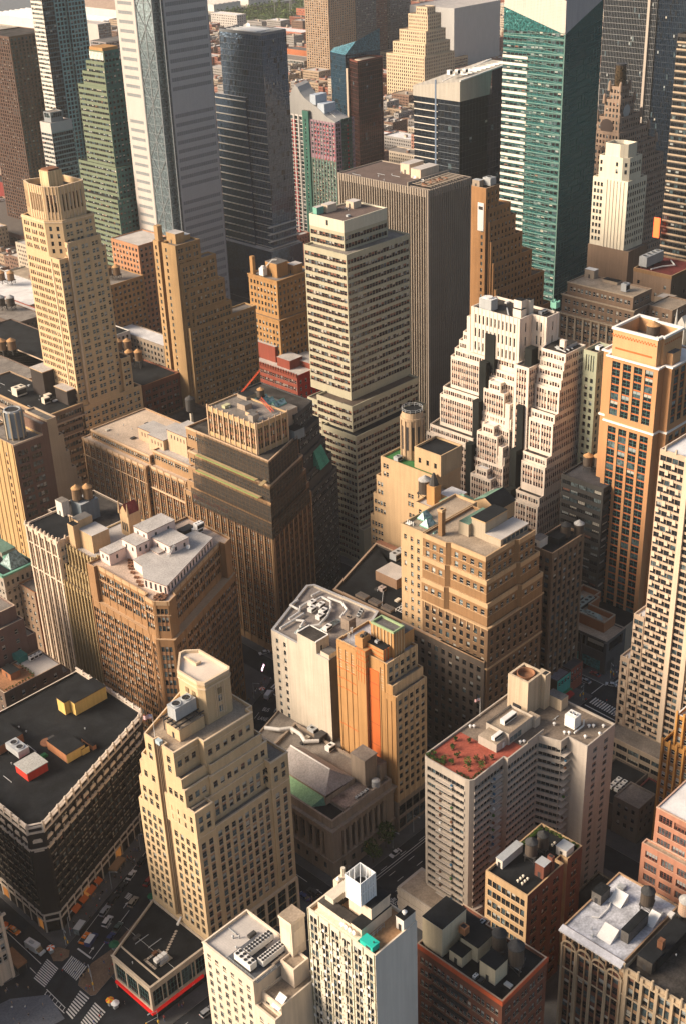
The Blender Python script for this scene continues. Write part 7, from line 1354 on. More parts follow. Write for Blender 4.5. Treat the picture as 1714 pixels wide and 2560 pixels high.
b=MB();[b.bar((627+k*4,692,193),(627+k*4,732,193),.3,M_GALV)for k in range(6)];b.box(630,644,700,724,191.6,193.4,M_WHITEP);b.box(648.8,650.5,693,695,160,172,M_WHITEP);B.part('roof_plant',b);B.done();dish(646,727,192,2.6,3.4,'large pale dish aerial on the slate mirror tower roof',group=None)
PG=wall('hotel_green_panel',(.055,.15,.115),var=.05);PL=wall('hotel_pink_panel',(.33,.22,.25),var=.04);PW=wall('hotel_white_panel',(.60,.55,.50),var=.03);PA=wall('hotel_aqua_panel',(.19,.33,.27),var=.05);PR=plain('hotel_red_panel',(.40,.015,.025),.5);PGY=wall('hotel_grey_panel',(.15,.16,.13),var=.05);CURV=wall('ribbed_aluminium',(.33,.32,.30),var=.04,rough=.5,courses=1.0)
B=Bld('hotel_tower','patchwork hotel tower in pink, green and red panels with a curved silver roof shell','building',762,770)
wt=sty(PGY,bay=3.6,ww=1.5,wh=2.0,fh=3.3,top=1.2,margin=1.0,d=.25,mix='pale',frame='teal',sash='pair')
B.w.prism([(747,742.6),(766,742.6),(766,801),(747,801)],0,106,PGY)if False else None
facade(B.w,B.W,(747,772),(747,742.8),0,76,dict(wt,rib=(.5,.25,PA)));facade(B.w,B.W,(747,772),(747,742.8),76,106.6,dict(wt,wall=PL,rib=(.6,.3,PL)));facade(B.w,B.W,(747,801.6),(747,779),0,108.6,sty(PW,bay=5.6,ww=2.6,wh=2.4,fh=3.3,top=1.0,margin=.5,d=.3,mix='mid',frame='teal',sash='pair',rib=(1.4,.5,PW)))
facade(B.w,B.W,(745.6,779),(745.6,772),0,113,sty(PG,bay=6,ww=1.0,wh=1.8,fh=3.3,top=6,margin=.5,d=.2,mix='mid',frame='dark'));B.w.face([(745.6,772,0),(747,772,0),(747,772,113),(745.6,772,113)],PG);B.w.face([(745.6,772,113),(750,772,113),(750,779,113),(745.6,779,113)],R_GREY)
facade(B.w,B.W,(747,742.8),(752,741.4),0,107,sty(PL,bay=2.4,ww=1.4,wh=2.0,fh=3.3,top=1.0,margin=.4,d=.25,mix='mid',frame='teal'));facade(B.w,B.W,(752,741.4),(764,741.4),0,109,sty(PG,bay=1.5,ww=.9,wh=2.6,fh=3.3,top=.6,margin=.2,d=.2,mix='dark',frame='teal',sash='none',rib=(.2,.2,PG)));facade(B.w,B.W,(764,741.4),(768.6,743),0,108.6,sty(PL,bay=2.4,ww=1.4,wh=2.0,fh=3.3,top=1.0,margin=.4,d=.25,mix='mid',frame='teal'))
b=MB();q=random.Random(11)
for k in range(32):
 z=103.2-3.3*k
 for j in range(8):
  y=770.0-3.44*j
  if k<9 and(k*3+j*2)%3!=0:b.box(746.75,747,y-2.6,y-1.0,z-1.0,z+.4,PR)
  if k>=9 and q.random()<.5:b.box(746.78,747,y-2.4,y-1.2,z-.9,z-.2,(PW,plain('hotel_orange_panel',(.45,.16,.05)),PA)[q.randrange(3)])
 b.box(746.6,747,788.6,792.4,z-1.0,z+.8,PR);b.box(758.4,759.6,741.1,741.4,z-1.2,z+.3,PR)
B.part('accent_panel',b)
b=MB();prof=[(801,110.5),(799,114),(796,121),(793,127),(789.5,131.5),(786,130),(783,126),(778,122),(770,118.5),(762,115),(754,110),(744,106.8)]
for(ya,za),(yb,zb)in zip(prof,prof[1:]):b.face([(748.5,ya,za),(748.5,yb,zb),(762,yb,zb+2),(762,ya,za+2)][::-1],CURV)
b.face([(748.5,y,z)for y,z in prof]+[(748.5,744,106),(748.5,801,106)],CURV)
b.box(749,762,756.5,764,112,119.5,wall('pale_blue_metal',(.42,.47,.52),var=.03));b.box(749,762,766,772.5,118,125.5,wall('pale_blue_metal',(.42,.47,.52)));B.part('roof_shell',b)
b=MB()
for k in range(6):b.bar((754+k*2,743,106),(754+k*2,757,113.5-k*.2),.16,M_WHITEP);b.bar((754+k*2,757,113),(756+k*2,743.5,106.2),.12,M_WHITEP)
for k in range(5):b.bar((754,744+k*3,107+k*1.4),(766,744+k*3,107.4+k*1.0),.14,M_WHITEP)
for k in range(5):b.bar((750,775+k*3,120+k*1.5),(760,776+k*3,122+k*1.5),.16,M_WHITEP)
B.part('roof_truss',b);B.done()
REDL=plain('bronze_red_line',(.13,.035,.02),.5);B=curtain('bronze_dark_glass','dark bronze glass tower with copper red floor lines and slanted roof rim',[(822,789),(852.5,789),(852.5,803),(827,803)],138.6,(.05,.03,.028),3.6,2.4,REDL,par=1.2,lw=.1,roof=R_DUSK);b=MB();b.box(830,848,791,800,138,139.4,KBL,R_GREY);b.box(852.4,852.9,788.4,803.2,0,140,REDL);B.part('roof_rim',b);B.done()
B=curtain('blue_prism_glass','deep blue prismatic glass tower with sloping knife edge crown',[(826,807),(836,803.5),(866,803.5),(866,824),(832,830)],143,(.05,.13,.20),3.6,2.4,plain('blue_line',(.03,.05,.07),.5),par=0,lw=.07)
b=MB();CRN=glass('crown_teal_glass',(.05,.14,.17),rough=.2);b.face([(836,803.5,142.7),(866,803.5,142.7),(866,803.5,160),(836,803.5,153)],CRN);b.face([(832,830,142.7),(826,807,142.7),(836,803.5,153),(834,828,146)],CRN);b.face([(826,807,142.7),(836,803.5,142.7),(836,803.5,153)],CRN);b.box(825.4,826.6,804,806,0,132,KBL);B.part('crown',b);B.done()
CAPM=wall('silver_cap_panel',(.36,.33,.28),var=.04,courses=.5);B=curtain('black_block_glass','black glass office block with white floor lines and a sloping silver metal cap',[(624.3,514),(676,514),(676,551),(624.3,551)],167,(.035,.05,.07),3.9,3.0,BLN,par=0,lw=.08)
b=MB();
for k in range(30):z=163-k*4.2;b.box(624.0,624.3,531.5,551,z,z+.5,WLN);b.box(624.1,624.3,514,531,z+1.2,z+1.35,DGL)
b.box(623.9,624.3,532.4,533.6,60,178,plain('steel_blue_fin',(.10,.14,.20),.5));B.part('floor_line',b)
b=MB();b.face([(624,551.5,166.8),(624,513.7,166.8),(624,513.7,178.6),(624,551.5,172.8)],CAPM);b.face([(624,513.7,166.8),(653,513.7,166.8),(655,513.7,181.0),(624,513.7,178.6)],CAPM);b.face([(624,513.7,178.6),(677,513.7,182.6),(677,535,182.6),(624,551.5,172.8)],CAPM);b.face([(655,513.72,166.8),(676.2,513.72,166.8),(676.2,513.72,182.6),(655,513.72,181)],glass('black_block_glass',(.008,.012,.018)));b.box(624,677,513.5,514.6,178.4,179.2,M_WHITEP)if False else None
for k in range(10):b.bar((634+k*4.4,516,181.4+k*.2),(634+k*4.4,530,179.6+k*.2),.3,M_WHITEP)
b.bar((624,513.7,179),(677,513.7,183),.4,M_WHITEP);b.bar((628,531,176.5),(677,532,183),.35,M_WHITEP);B.part('metal_cap',b);B.done()
for k in range(3):ac_unit(629+k*5.0,526-k*2.0,180-k*.2+.6,2.6,2.4,2.8,'white box on the sloping silver cap',M_WHITEP,fans=0,group='boxes on the silver cap')
TLN=plain('teal_line',(.13,.22,.19),.5);TW=Bld('glass_tower','teal glass tower with white banded side, zigzag mullions and folded silver crown','building',660,472)
tg=glass('teal_pane_glass',(.04,.175,.17),rough=.1,wob=.25,spec=.9,metal=.55);tg2=glass('deep_teal_glass',(.03,.155,.17),rough=.06,wob=.25,spec=.9,metal=.75)
b=MB();b.face([(640,494,0),(640,450,0),(640,450,208),(640,494,220.6)],tg);b.face([(640,450,0),(677,450,0),(677,450,223.5),(640,450,208)],tg2);B_=TW;TW.part('glass_skin',b)
b=MB();k=0;z=4.0;q=random.Random(2)
while z<206:
 b.box(639.75,640,450,494,z,z+.45,TLN);b.box(640,677,449.85,450,z,z+.2,plain('deep_teal_line',(.03,.09,.09),.5));b.bar((639.8,494,z+.6),(639.8,450,z+4.0),.09,TLN);b.bar((640,449.85,z+.4),(677,449.85,z+7.5),.07,plain('deep_teal_line',(.03,.09,.09)))
 b.bar((639.8,476,z+3.6),(639.8,450,z+.5),.09,TLN)
 for j in range(15):
  y=450.8+j*2.9
  if y<476:TW.W.add((639.9,y+1.3,z+1.7),(0,-1),2.5,1.9,dict(frame='teal',sash='none',mix='mid'))
  else:TW.W.add((639.9,y+1.3,z+1.5),(0,-1),2.7,1.5,dict(frame='teal',sash='none',mix='mid'))
 for j in range(12):
  if q.random()<.3:x=641.5+j*3.05;b.bar((x,449.82,z+.3),(x,449.82,z+4.0),.06,TLN)
 z+=4.1;k+=1
b.bar((640,450,0),(640,450,208),.25,TLN);B_.part('mullion_grid',b)
b=MB();z=8
while z<196:b.box(639.5,639.75,475.6,494,z,z+1.5,wall('white_glass_band',(.66,.60,.52),var=.03));z+=4.1
TW.part('white_band',b)
b=MB();SCR=wall('crown_silver',(.50,.44,.38),var=.03,courses=.4);SCR2=wall('crown_silver_shade',(.36,.35,.35),var=.03);b.face([(640,494,220.6),(640,450,208),(640.5,450.5,226),(640.5,494,240)],SCR);b.face([(640,450,208),(677,450,223.5),(677,450.5,250),(640.5,450.5,226)],SCR2);TW.part('crown',b);b=MB();b.box(640.5,677,450.5,494,0,207,tg2,R_GREY);TW.part('core',b);TW.done()  # crown metal in two colours: a lit face and a painted shaded face
AB=wall('russet_brick',(.32,.17,.075),var=.09,streak=.16,courses=2.4);B=Bld('office_tower','russet brick tower with blank white billboard and stepped terraces to the right','building',570,445);aw=sty(AB,bay=3.2,ww=1.1,wh=1.9,fh=3.8,top=2.0,margin=.8,d=.3,mix='mid',frame='dark',sill=TBB)
B.tier((551.6,563,435.2,447.2),0,141,{'S':dict(aw,pat=(0,0,1,1),top=18),'E':dict(aw,rib=(.5,.2,AB))},R_DUSK,par=1,cop=KB)
for(x0,x1,y0,z1)in((553,573,434.4,129.4),(553,577,433.6,122),(553.4,582,432.4,111),(554,590,431,99),(554.4,600,429,84),(556,606,427,64)):B.tier((x0,x1,y0,446),0,z1,aw,R_BROWN,par=.9,cop=TBB)
b=MB();b.box(551.3,551.6,436.4,440.6,117,132.6,plain('billboard_white',(.72,.69,.66),.7));b.box(551.25,551.3,437,440,128.8,130.6,FR['dark']);B.part('billboard',b);B.bulk(553,556.5,441,446,140,144,TANP,M_GALV);B.done();cooling_tower(557,562,436.6,442,140,4.0,((0,0,1.8),),'silver framed cooling tower on the russet billboard tower',legs=1.0)
CW2=wall('ivory_brick',(.62,.555,.43),var=.04,streak=.14);B=Bld('office_tower','ivory white deco tower with ribbed blank centre and octagonal notched top','building',628,398);iw=sty(CW2,bay=2.2,ww=1.15,wh=1.9,fh=3.9,top=2.0,margin=.5,d=.3,mix='dark',frame='dark',sill=CST)
B.tier((618,638,384.6,412),0,99,sty(CB,blank=True),R_GREY,par=.5);B.tier((618.2,637.4,388.2,411.2),98,138,{'S':dict(iw,pat=(1,1,1,0,0,0,0,0,0,0)),'E':iw},R_GREY,par=.6,cop=CW2);B.tier([(618.4,392.6),(621,389.6),(633,389.6),(633,408),(618.4,408)],137.4,150.4,{'S':dict(iw,pat=(1,0,0,0,0)),'E':iw},R_GREY,par=.6,cop=CW2);B.tier([(618.8,395),(621.4,391.4),(630,391.4),(630,400),(627,404.6),(618.8,404.6)],149.8,157.4,sty(CW2,blank=True),R_BLACK,par=2.2,cop=CW2)
b=MB()
for k in range(6):b.box(617.9,618.2,390.6+k*2.2,391.2+k*2.2,99,137.4,CW2)
B.part('rib',b);B.done()
BM=plain('pale_mullion',(.24,.235,.225),.5);B=curtain('charcoal_glass','charcoal slab tower with fine pale vertical ribs and a bright corner fin',[(866,530),(905,530),(905,575),(866,575)],215,(.05,.065,.08),4.0,1.35,BM,par=0,lw=.1,z0=0);b=MB();b.box(864.6,866.0,535,537,90,216,plain('bright_fin',(.40,.34,.28),.5));B.part('corner_fin',b);B.done()
B=curtain('midnight_glass','midnight blue slab tower at the upper right edge with faint ribs',[(865,490),(905,490),(905,528),(865,528)],216,(.03,.055,.09),4.0,1.5,plain('midnight_line',(.03,.04,.05),.5),par=0,lw=.08);B.done()
B=Bld('office_tower','dark tower with horizontal tan sill bands at the far upper right','building',692,395);B.tier((676,710,372,399),0,208,{'S':sty(wall('dark_band_metal',(.06,.055,.05)),bay=2.6,ww=2.4,wh=1.9,fh=3.9,top=1,margin=.3,d=.4,mix='dark',frame='dark',sash='none',floorband=(.9,.25,CST)),'E':sty(BKW,blank=True)},R_BLACK,par=.5);B.done()
B=curtain('cylinder_glass','rounded dark glass tower with bright vertical light strip at the right edge',[(594+30+30*math.cos(math.pi+k*math.pi/9),322+30*math.sin(math.pi+k*math.pi/9))for k in range(0,10)],204,(.06,.10,.13),5.5,3.0,DGL,par=0,lw=.12);B.done()
PM=wall('mauve_stone',(.285,.205,.15),var=.1,streak=.2);B=Bld('clock_tower','stepped mauve stone tower with lit round clocks and pinnacles under a dark glass globe drum','building',765,490);pw=sty(PM,bay=2.6,ww=1.1,wh=1.9,fh=3.8,top=1.4,margin=.6,d=.3,mix='mid',frame='dark')
for(x0,x1,y0,y1,z1)in((738,830,474,530,82),(744,818,477,522,96),(748,806,479,516,108),(751,798,481,511,119),(754,790,483,507,129),(757,783,485.4,503,138),(760,777,487.6,500,149),(762.6,773.5,489.6,498.2,157)):B.tier((x0,x1,y0,y1),0,z1,pw,R_BROWN,par=.6)
for(x,y,z)in((762.6,489.6,157),(773.5,489.6,157),(762.6,498.2,157),(760,487.6,149),(777,487.6,149),(760,500,149),(757,485.4,138),(783,485.4,138),(757,503,138),(790,483,129),(754,507,129),(798,481,119)):b=MB();b.cyl(x,y,z-3,z+2.2,1.4,1.0,8,PM);b.cyl(x,y,z+2.2,z+3.4,1.0,.2,8,PM);B.part('pinnacle',b)
CLF=plain('clock_face_dark',(.05,.035,.03),.5);CLB=plain('clock_bulb',(.9,.6,.2),.5,emit=(1,.55,.15),estr=2.5);CLP=plain('clock_face_pale',(.36,.36,.34),.6)
def clock(cx,cy,cz,r_,axis,face,bulbs):
 b=MB();n=24
 def pt(a,rr,dd):return(cx-dd,cy+rr*math.cos(a),cz+rr*math.sin(a))if axis=='S' else(cx+rr*math.cos(a),cy-dd,cz+rr*math.sin(a))
 b.face([pt(2*math.pi*k/n,r_,.3)for k in range(n)][::(-1 if axis=='S' else 1)],face);o=b.build('clock_face',B.root,B.org);h=MB()
 for k in range(12):a=2*math.pi*k/12;p=Vector(pt(a,r_*.82,.5));h.box(p.x-.25,p.x+.25,p.y-.25,p.y+.25,p.z-.25,p.z+.25,CLB if bulbs else FR['dark'])
 h.build('hour_mark',o);h=MB();h.bar(pt(0,0,.5),pt(1.35,r_*.7,.5),.18,FR['dark']if not bulbs else CLB);h.bar(pt(0,0,.5),pt(1.9,r_*.45,.5),.2,FR['dark']if not bulbs else CLB);h.build('hand',o)
clock(757,495,131.5,5.2,'S',CLF,True);clock(768,487.6,141,4.2,'E',CLP,False)
b=MB();b.cyl(768,493.8,156,170,4.0,3.6,14,glass('globe_drum_glass',(.05,.035,.02),rough=.2));b.cyl(768,493.8,170,171,3.8,3.8,14,FR['dark']);B.part('drum',b);B.done()
t=thing('times_ball','pink white crystal ball under a thin pole left of the clock tower','ball',(742,500,104));b=MB()
for i in range(8):
 for j in range(14):
  a0,a1=math.pi*i/8,math.pi*(i+1)/8;p0,p1=2*math.pi*j/14,2*math.pi*(j+1)/14;sp_=lambda a,p:(3.4*math.sin(a)*math.cos(p),3.4*math.sin(a)*math.sin(p),20+3.4*math.cos(a))
  b.face([sp_(a1,p0),sp_(a1,p1),sp_(a0,p1),sp_(a0,p0)],plain('ball_pink',(.7,.25,.45),.4,emit=(1,.3,.6),estr=.5)if(i+j)%2 else plain('ball_white',(.8,.75,.78),.4))
b.build('ball',t);b=MB();b.cyl(0,0,-10,46,.35,.3,8,BM);b.build('pole',t)
B=Bld('office_building','dim stone theatre block under the clock tower with lit billboards','building',720,470);B.tier((690,736,445,500),0,60,sty(SOOT,bay=4,ww=1.6,wh=2,fh=4,top=1,mix='dark'),R_PALE,par=.6);B.done()
for k,(x,y,z0_,z1_,cc)in enumerate(((669,398,66,76,(1,.28,.02)),(672,400,92,104,(1,.12,.03)),(690,392,96,104,(1,.5,.05)))):b=MB();b.box(-.3,.3,-2,2,0,z1_-z0_,plain('lit_board_%d'%k,cc,.5,emit=cc,estr=1.2));o=b.build('billboard');o.location=(x,y,z0_);tag(o,('glowing orange square billboard low in the dark gap at the right','glowing red vertical sign high in the dark gap at the right','small glowing yellow sign in the dark gap at the right')[k],'billboard')
b=Bld('office_building','pale roofed low terrace building in the gap behind the ivory tower','building',690,420);b.tier((655,675,384,410),0,65,sty(SOOT,bay=4,ww=2,wh=2,fh=4,top=1,mix='mixed'),R_WHITE,par=.6);b.tier((640,655,372,384),0,74,sty(SOOT,bay=4,ww=2,wh=2,fh=4,top=1,mix='mixed'),R_WHITE,par=.6);b.done()
# ------------------------------------------------------------ towers and sheds at the far left
for f_ in((548,592,704,748),(744,770,741,802),(226,262,238,300),(638,680,448,496)):FOOT.append(f_)
AQ=wall('aqua_grid_panel',(.20,.36,.36),var=.04,streak=.05);B=Bld('apartment_tower','tall turquoise gridded tower with dark square windows and a white sunlit flank','apartment building',610,915)
ag=sty(AQ,bay=3.6,ww=2.3,wh=2.1,fh=3.35,top=1,margin=.4,d=.3,mix='dark',frame='teal',sash='none');ag2=sty(wall('aqua_shade_panel',(.10,.16,.175),var=.05),bay=2.2,ww=1.9,wh=2.5,fh=3.35,top=1,margin=.2,d=.2,mix='dark',frame='teal',sash='none')  # the second panel is aqua with shade put into its colour
B.tier([(602,899),(612.5,899),(612.5,896),(628.5,896),(628.5,930),(602,930)],0,214,{'S':ag2,'E':dict(ag,bay=2.9,ww=1.9)},R_GREY,par=.5,shrink=False);B.tier((591,601.9,899,914),0,209,{'S':sty(wall('white_sunlit_panel',(.62,.55,.46),var=.04),bay=2.4,ww=2.1,wh=1.6,fh=3.35,top=1,margin=.2,d=.2,mix='pale',frame='white',sash='none'),'E':ag2},R_GREY,par=.5,shrink=False);B.done()  # sunlight on the flank is put into its pale panel colour
B=Bld('office_tower','small banded glass tower with blank grey top in front of the turquoise tower','building',561,858);B.tier((552,571.4,850,864),0,120,{'S':sty(LV,bay=2.2,ww=2.0,wh=1.7,fh=3.4,top=.4,margin=.2,d=.2,mix='mid',frame='white',sash='none'),'E':sty(wall('pale_aqua_band',(.24,.31,.31),var=.03),bay=2.2,ww=2.0,wh=2.1,fh=3.4,top=.4,margin=.2,d=.2,mix='dark',frame='teal',sash='none')},R_GREY,par=0);B.tier((552,571.4,850,864),120,127,{'S':sty(LV,blank=True),'E':sty(LVG,blank=True)},R_GREY,par=.4);B.tier((555,566,853,862),126,134,sty(STG,bay=2,ww=1.7,wh=3,fh=4,top=.5,mix='mid',frame='teal'),R_GREY,par=.3);B.done()
MG=wall('sea_green_terracotta',(.14,.17,.11),var=.06,streak=.1);MGE=wall('sea_green_shade',(.045,.13,.125),var=.08,streak=.1);B=Bld('office_tower','sea green stepped deco tower with blue green shaded side and louvred crown','building',552,778)  # shaded side gets its own darker green, shade included in the colour
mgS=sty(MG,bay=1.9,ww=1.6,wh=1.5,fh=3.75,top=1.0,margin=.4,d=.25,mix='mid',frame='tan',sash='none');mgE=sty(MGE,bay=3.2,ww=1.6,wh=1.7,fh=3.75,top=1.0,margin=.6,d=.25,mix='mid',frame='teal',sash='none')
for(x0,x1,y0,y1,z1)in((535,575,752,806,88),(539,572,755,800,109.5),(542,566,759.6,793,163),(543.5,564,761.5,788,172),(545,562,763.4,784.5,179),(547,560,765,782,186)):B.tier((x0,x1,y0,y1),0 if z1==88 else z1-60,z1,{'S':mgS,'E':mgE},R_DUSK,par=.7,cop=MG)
b=MB();[b.box(546.8,547,766+k*1.6,767+k*1.6,180,185,WTR)for k in range(10)];b.box(547,560,766,781,186,188,ORB);B.part('crown_louvre',b);B.done()
B=Bld('apartment_tower','brown brick apartment tower with dark balcony stacks at the left edge','apartment building',620,985);BRT=wall('brown_apartment_brick',(.105,.062,.045),var=.1);B.tier((600,640,967,1012),0,174,sty(BRT,bay=3.4,ww=1.7,wh=1.7,fh=2.95,top=1.4,margin=.6,d=.5,mix='dark',frame='dark',floorband=(.18,.5,BRT)),R_DUSK,par=.8);B.done()
B=Bld('apartment_tower','slim orange brick tower with balconies tucked behind the turquoise tower','apartment building',640,955);B.tier((628,642,948,962),0,138,sty(TERR,bay=3,ww=1.6,wh=1.8,fh=3,top=1,mix='dark',floorband=(.2,.4,OB)),R_GREY,par=.6);B.tier((642.1,665,955,975),0,118,sty(GRB,bay=3,ww=1.6,wh=1.8,fh=3,top=1,mix='pale'),R_GREY,par=.6);B.done()
def far_block(name,label,x0,x1,y0,y1,h,st,rf,extra=None,cat='building'):
 B=Bld(name,label,cat,(x0+x1)/2,(y0+y1)/2);B.tier((x0,x1,y0,y1),0,h,st,rf,par=.6)
 if extra:extra(B)
 B.done();return B
far_block('office_building','pinkish gridded loft block near the river behind the brown balcony tower',1062,1085,1668,1720,40,sty(wall('pink_grid',(.34,.22,.17)),bay=4.4,ww=3,wh=3,fh=6.5,top=1,mix='mid',frame='rust',d=.3),R_GREY)
far_block('office_building','cream and dark mid rise with orange lower wall behind the white louvred tower',1275,1300,1790,1850,48,{'S':sty(LV,blank=True),'E':sty(wall('blue_grey_grid',(.14,.16,.18)),bay=4,ww=3,wh=2.4,fh=4,top=1,mix='mid')},R_PALE)
far_block('warehouse','long grey warehouse grid behind the white tower top',1215,1290,1690,1730,36,sty(wall('lilac_grey_grid',(.24,.21,.20)),bay=5,ww=3.6,wh=2.2,fh=4.4,top=1,mix='mid',frame='dark'),R_MID)
b=MB();n=20;DM=wall('dome_fabric_tan',(.36,.28,.21),var=.05,streak=.05)
cx_,cy_,zx,zy,hz_=764,1243,24,40,22
for i in range(8):
 for j in range(n):
  f_=lambda i_,j_:(cx_+zx*math.cos(math.pi/2*i_/8)*math.cos(2*math.pi*j_/n),cy_+zy*math.cos(math.pi/2*i_/8)*math.sin(2*math.pi*j_/n),1+hz_*math.sin(math.pi/2*i_/8))
  b.face([f_(i,j),f_(i,j+1),f_(i+1,j+1),f_(i+1,j)],DM)
tag(b.build('air_dome',org=(cx_,cy_,0),smooth=True),'tan air supported sports dome beyond the beige deco tower','dome')
far_block('warehouse','low concrete hall with windowless grey walls left of the deco crown',686,716,1145,1210,25,sty(wall('drab_concrete',(.27,.23,.19)),blank=True),R_MID)
far_block('warehouse','deep red clad hall with cluttered roof left of the deco crown',660,685,1085,1140,22,sty(wall('deep_red_cladding',(.20,.035,.03)),blank=True),R_DUSK)
far_block('bus_terminal','huge flat brown roofed terminal left of the deco tower',570,650,880,1060,20,sty(wall('terminal_steel',(.10,.05,.04)),bay=6,ww=4.5,wh=2.4,fh=6,top=2,mix='dark',frame='dark'),roofm('terminal_roof',(.12,.10,.085),stain=.1))
for i,(x0,x1,y0,y1,h,c_,lb)in enumerate(((470,500,683,712,56,BO,'pale roofed brown loft with twin tanks behind the deco tower shoulder'),(503,530,690,720,74,wall('coral_grid',(.38,.19,.10)),'coral brick building with pale grey side close to the white louvred tower'),(472,486,632,690,26,TANP,'low white roofed building with bright parapet behind the amber tower'),(455,470,664,700,30,WH,'small white stucco building below the twin tanks'),(438,454,622,650,22,SOOT,'low black roofed workshop beyond the amber tower'),(486,500,720,745,38,KB,'cream house with brown corner near the louvred tower'),(425,446,560,590,30,PKW,'white topped low building behind the dark red brown loft'),(430,455,592,615,24,TANP,'low tan workshop behind the dark red brown loft'),(402,424,690,740,48,TBK,'plum brown loft with old chimney left of the deco tower'),(428,450,700,780,34,RBK,'reddish low loft left of the deco tower shaft'),(455,490,760,850,30,GRS,'grey loft with wide windows left of the deco tower'),(360,400,610,690,52,TBK,'dark ornate brownstone loft left of the deco tower'),(338,372,596,660,52,KB,'pale roofed green grey loft behind the black roof houses'))):
 far_block('loft_building',lb,x0,x1,y0,y1,h,sty(c_,bay=3.6,ww=1.5,wh=1.9,fh=3.9,top=1.6,mix='mixed',frame='dark'),(R_GREY,R_PALE,R_WHITE,R_BLACK)[i%4])
for i,(x,y,z)in enumerate(((480,695,56),(484,691,56),(443,640,28),(447,636,28),(412,720,48),(416,715,48),(362,640,52),(366,636,52),(470,815,31),(474,809,31))):water_tank((x,y,z),2.6,5.0,3.0,'tan' if i not in(4,5)else 'grey',('tan coned water tank, left of the pair behind the deco shoulder','tan coned water tank, right of the pair behind the deco shoulder','tan coned tank over the white stucco house, left of two','tan coned tank over the white stucco house, right of two','grey striped cone tank over the plum loft, left of two','grey striped cone tank over the plum loft, right of two','tan coned tank above the brownstone roofs, left of two','tan coned tank above the brownstone roofs, right of two','small tan coned tank near the far left edge, left of two','small tan coned tank near the far left edge, right of two')[i])
far_block('apartment_tower','tan residential slab with gridded windows rising out of the top edge',1302,1353,1300,1345,150,sty(wall('tan_slab_grid',(.31,.215,.14),var=.05),bay=4.2,ww=1.8,wh=1.7,fh=3.0,top=1,mix='mid',frame='dark'),R_GREY,cat='apartment building')
far_block('apartment_tower','dark blue grey slab beside the tan residential slab at the top edge',1356,1396,1301,1340,140,sty(wall('slate_slab',(.085,.10,.115),var=.05),bay=3.2,ww=1.9,wh=1.7,fh=3.0,top=1,mix='mid',frame='dark'),R_GREY,cat='apartment building')
far_block('apartment_tower','maroon brown slab at the top edge, between two blue grey slabs',1398,1424,1306,1345,120,sty(wall('maroon_slab',(.15,.07,.055),var=.05),bay=3.2,ww=1.7,wh=1.7,fh=3.0,top=1,mix='mid',frame='dark'),R_GREY,cat='apartment building')
far_block('apartment_tower','blue grey slab, right hand one of the pair at the top edge',1427,1470,1302,1345,120,sty(wall('slate_slab',(.085,.10,.115)),bay=3.2,ww=1.9,wh=1.7,fh=3.0,top=1,mix='mid',frame='dark'),R_GREY,cat='apartment building')
B=Bld('office_building','sunlit cream stepped exchange building near the top edge','building',1300,1140);ct=sty(wall('sunlit_cream',(.50,.385,.25),var=.05),bay=3.4,ww=1.2,wh=2.2,fh=4.2,top=1.4,mix='dark',frame='dark')
for(x0,x1,y0,y1,z1)in((1262,1320,1096,1160,58),(1268,1316,1100,1154,72),(1274,1312,1104,1148,86),(1282,1308,1108,1140,104),(1288,1304,1114,1132,112)):B.tier((x0,x1,y0,y1),0,z1,ct,R_TAN,par=.8)
B.done()
far_block('office_building','vast blank pale grey box behind the cream exchange building',1420,1520,1180,1260,92,sty(wall('pale_grey_box',(.40,.39,.37),var=.03),blank=True),R_PALE)
far_block('warehouse','long tan six storey hall with ribbon windows below the exchange building',1398,1440,1172,1300,30,sty(wall('long_hall_tan',(.40,.31,.20)),bay=4,ww=3.2,wh=1.4,fh=3.6,top=2.2,mix='mid',frame='tan',sash='none',d=.2),R_BROWN)
far_block('school_building','bright red brick school blocks beside the tan residential slab',1500,1530,1560,1650,24,sty(wall('bright_red_brick',(.36,.12,.07)),bay=3.6,ww=1.6,wh=2,fh=4,top=1.4,mix='mid',frame='white'),R_WHITE)
far_block('warehouse','orange red hall with dark doorway left of the residential slab',1395,1420,1420,1490,20,sty(wall('orange_red_hall',(.42,.14,.06)),blank=True),R_MID)
far_block('warehouse','blue windowed long factory below the orange red hall',1320,1350,1370,1440,22,sty(wall('factory_grey',(.30,.27,.24)),bay=3.4,ww=2.2,wh=2.4,fh=4.4,top=1,mix='mid',frame='teal'),R_GREY)
far_block('office_building','white window dotted block beside the park at the top',1590,1612,1815,1885,24,sty(LV,bay=5,ww=1.8,wh=1.8,fh=4.2,top=1,mix='mid',frame='dark'),R_WHITE)
far_block('school_building','red brick tower block at the park edge',1640,1665,1680,1715,36,sty(wall('bright_red_brick',(.36,.12,.07)),bay=3.6,ww=1.4,wh=2,fh=4,top=1.4,mix='mid',frame='white'),R_GREY)
far_block('office_building','white terraced block with blue fin near the top right',1735,1765,1395,1425,26,sty(LV,bay=4,ww=3.4,wh=1.4,fh=3.6,top=1,mix='mid',frame='dark',sash='none'),R_WHITE)
WAT,n_,l_,p_=_mat('river_water');p_.inputs['Base Color'].default_value=(.10,.095,.085,1);p_.inputs['Roughness'].default_value=.32
tn=n_.new('ShaderNodeTexNoise');tn.inputs['Scale'].default_value=.05;tn.inputs['Detail'].default_value=5;gp=n_.new('ShaderNodeNewGeometry');l_.new(gp.outputs['Position'],tn.inputs['Vector']);bp=n_.new('ShaderNodeBump');bp.inputs['Strength'].default_value=.35;bp.inputs['Distance'].default_value=1.5;l_.new(tn.outputs['Fac'],bp.inputs['Height']);l_.new(bp.outputs[0],p_.inputs['Normal'])
def bank(x):return 1995+(x-1300)*.06
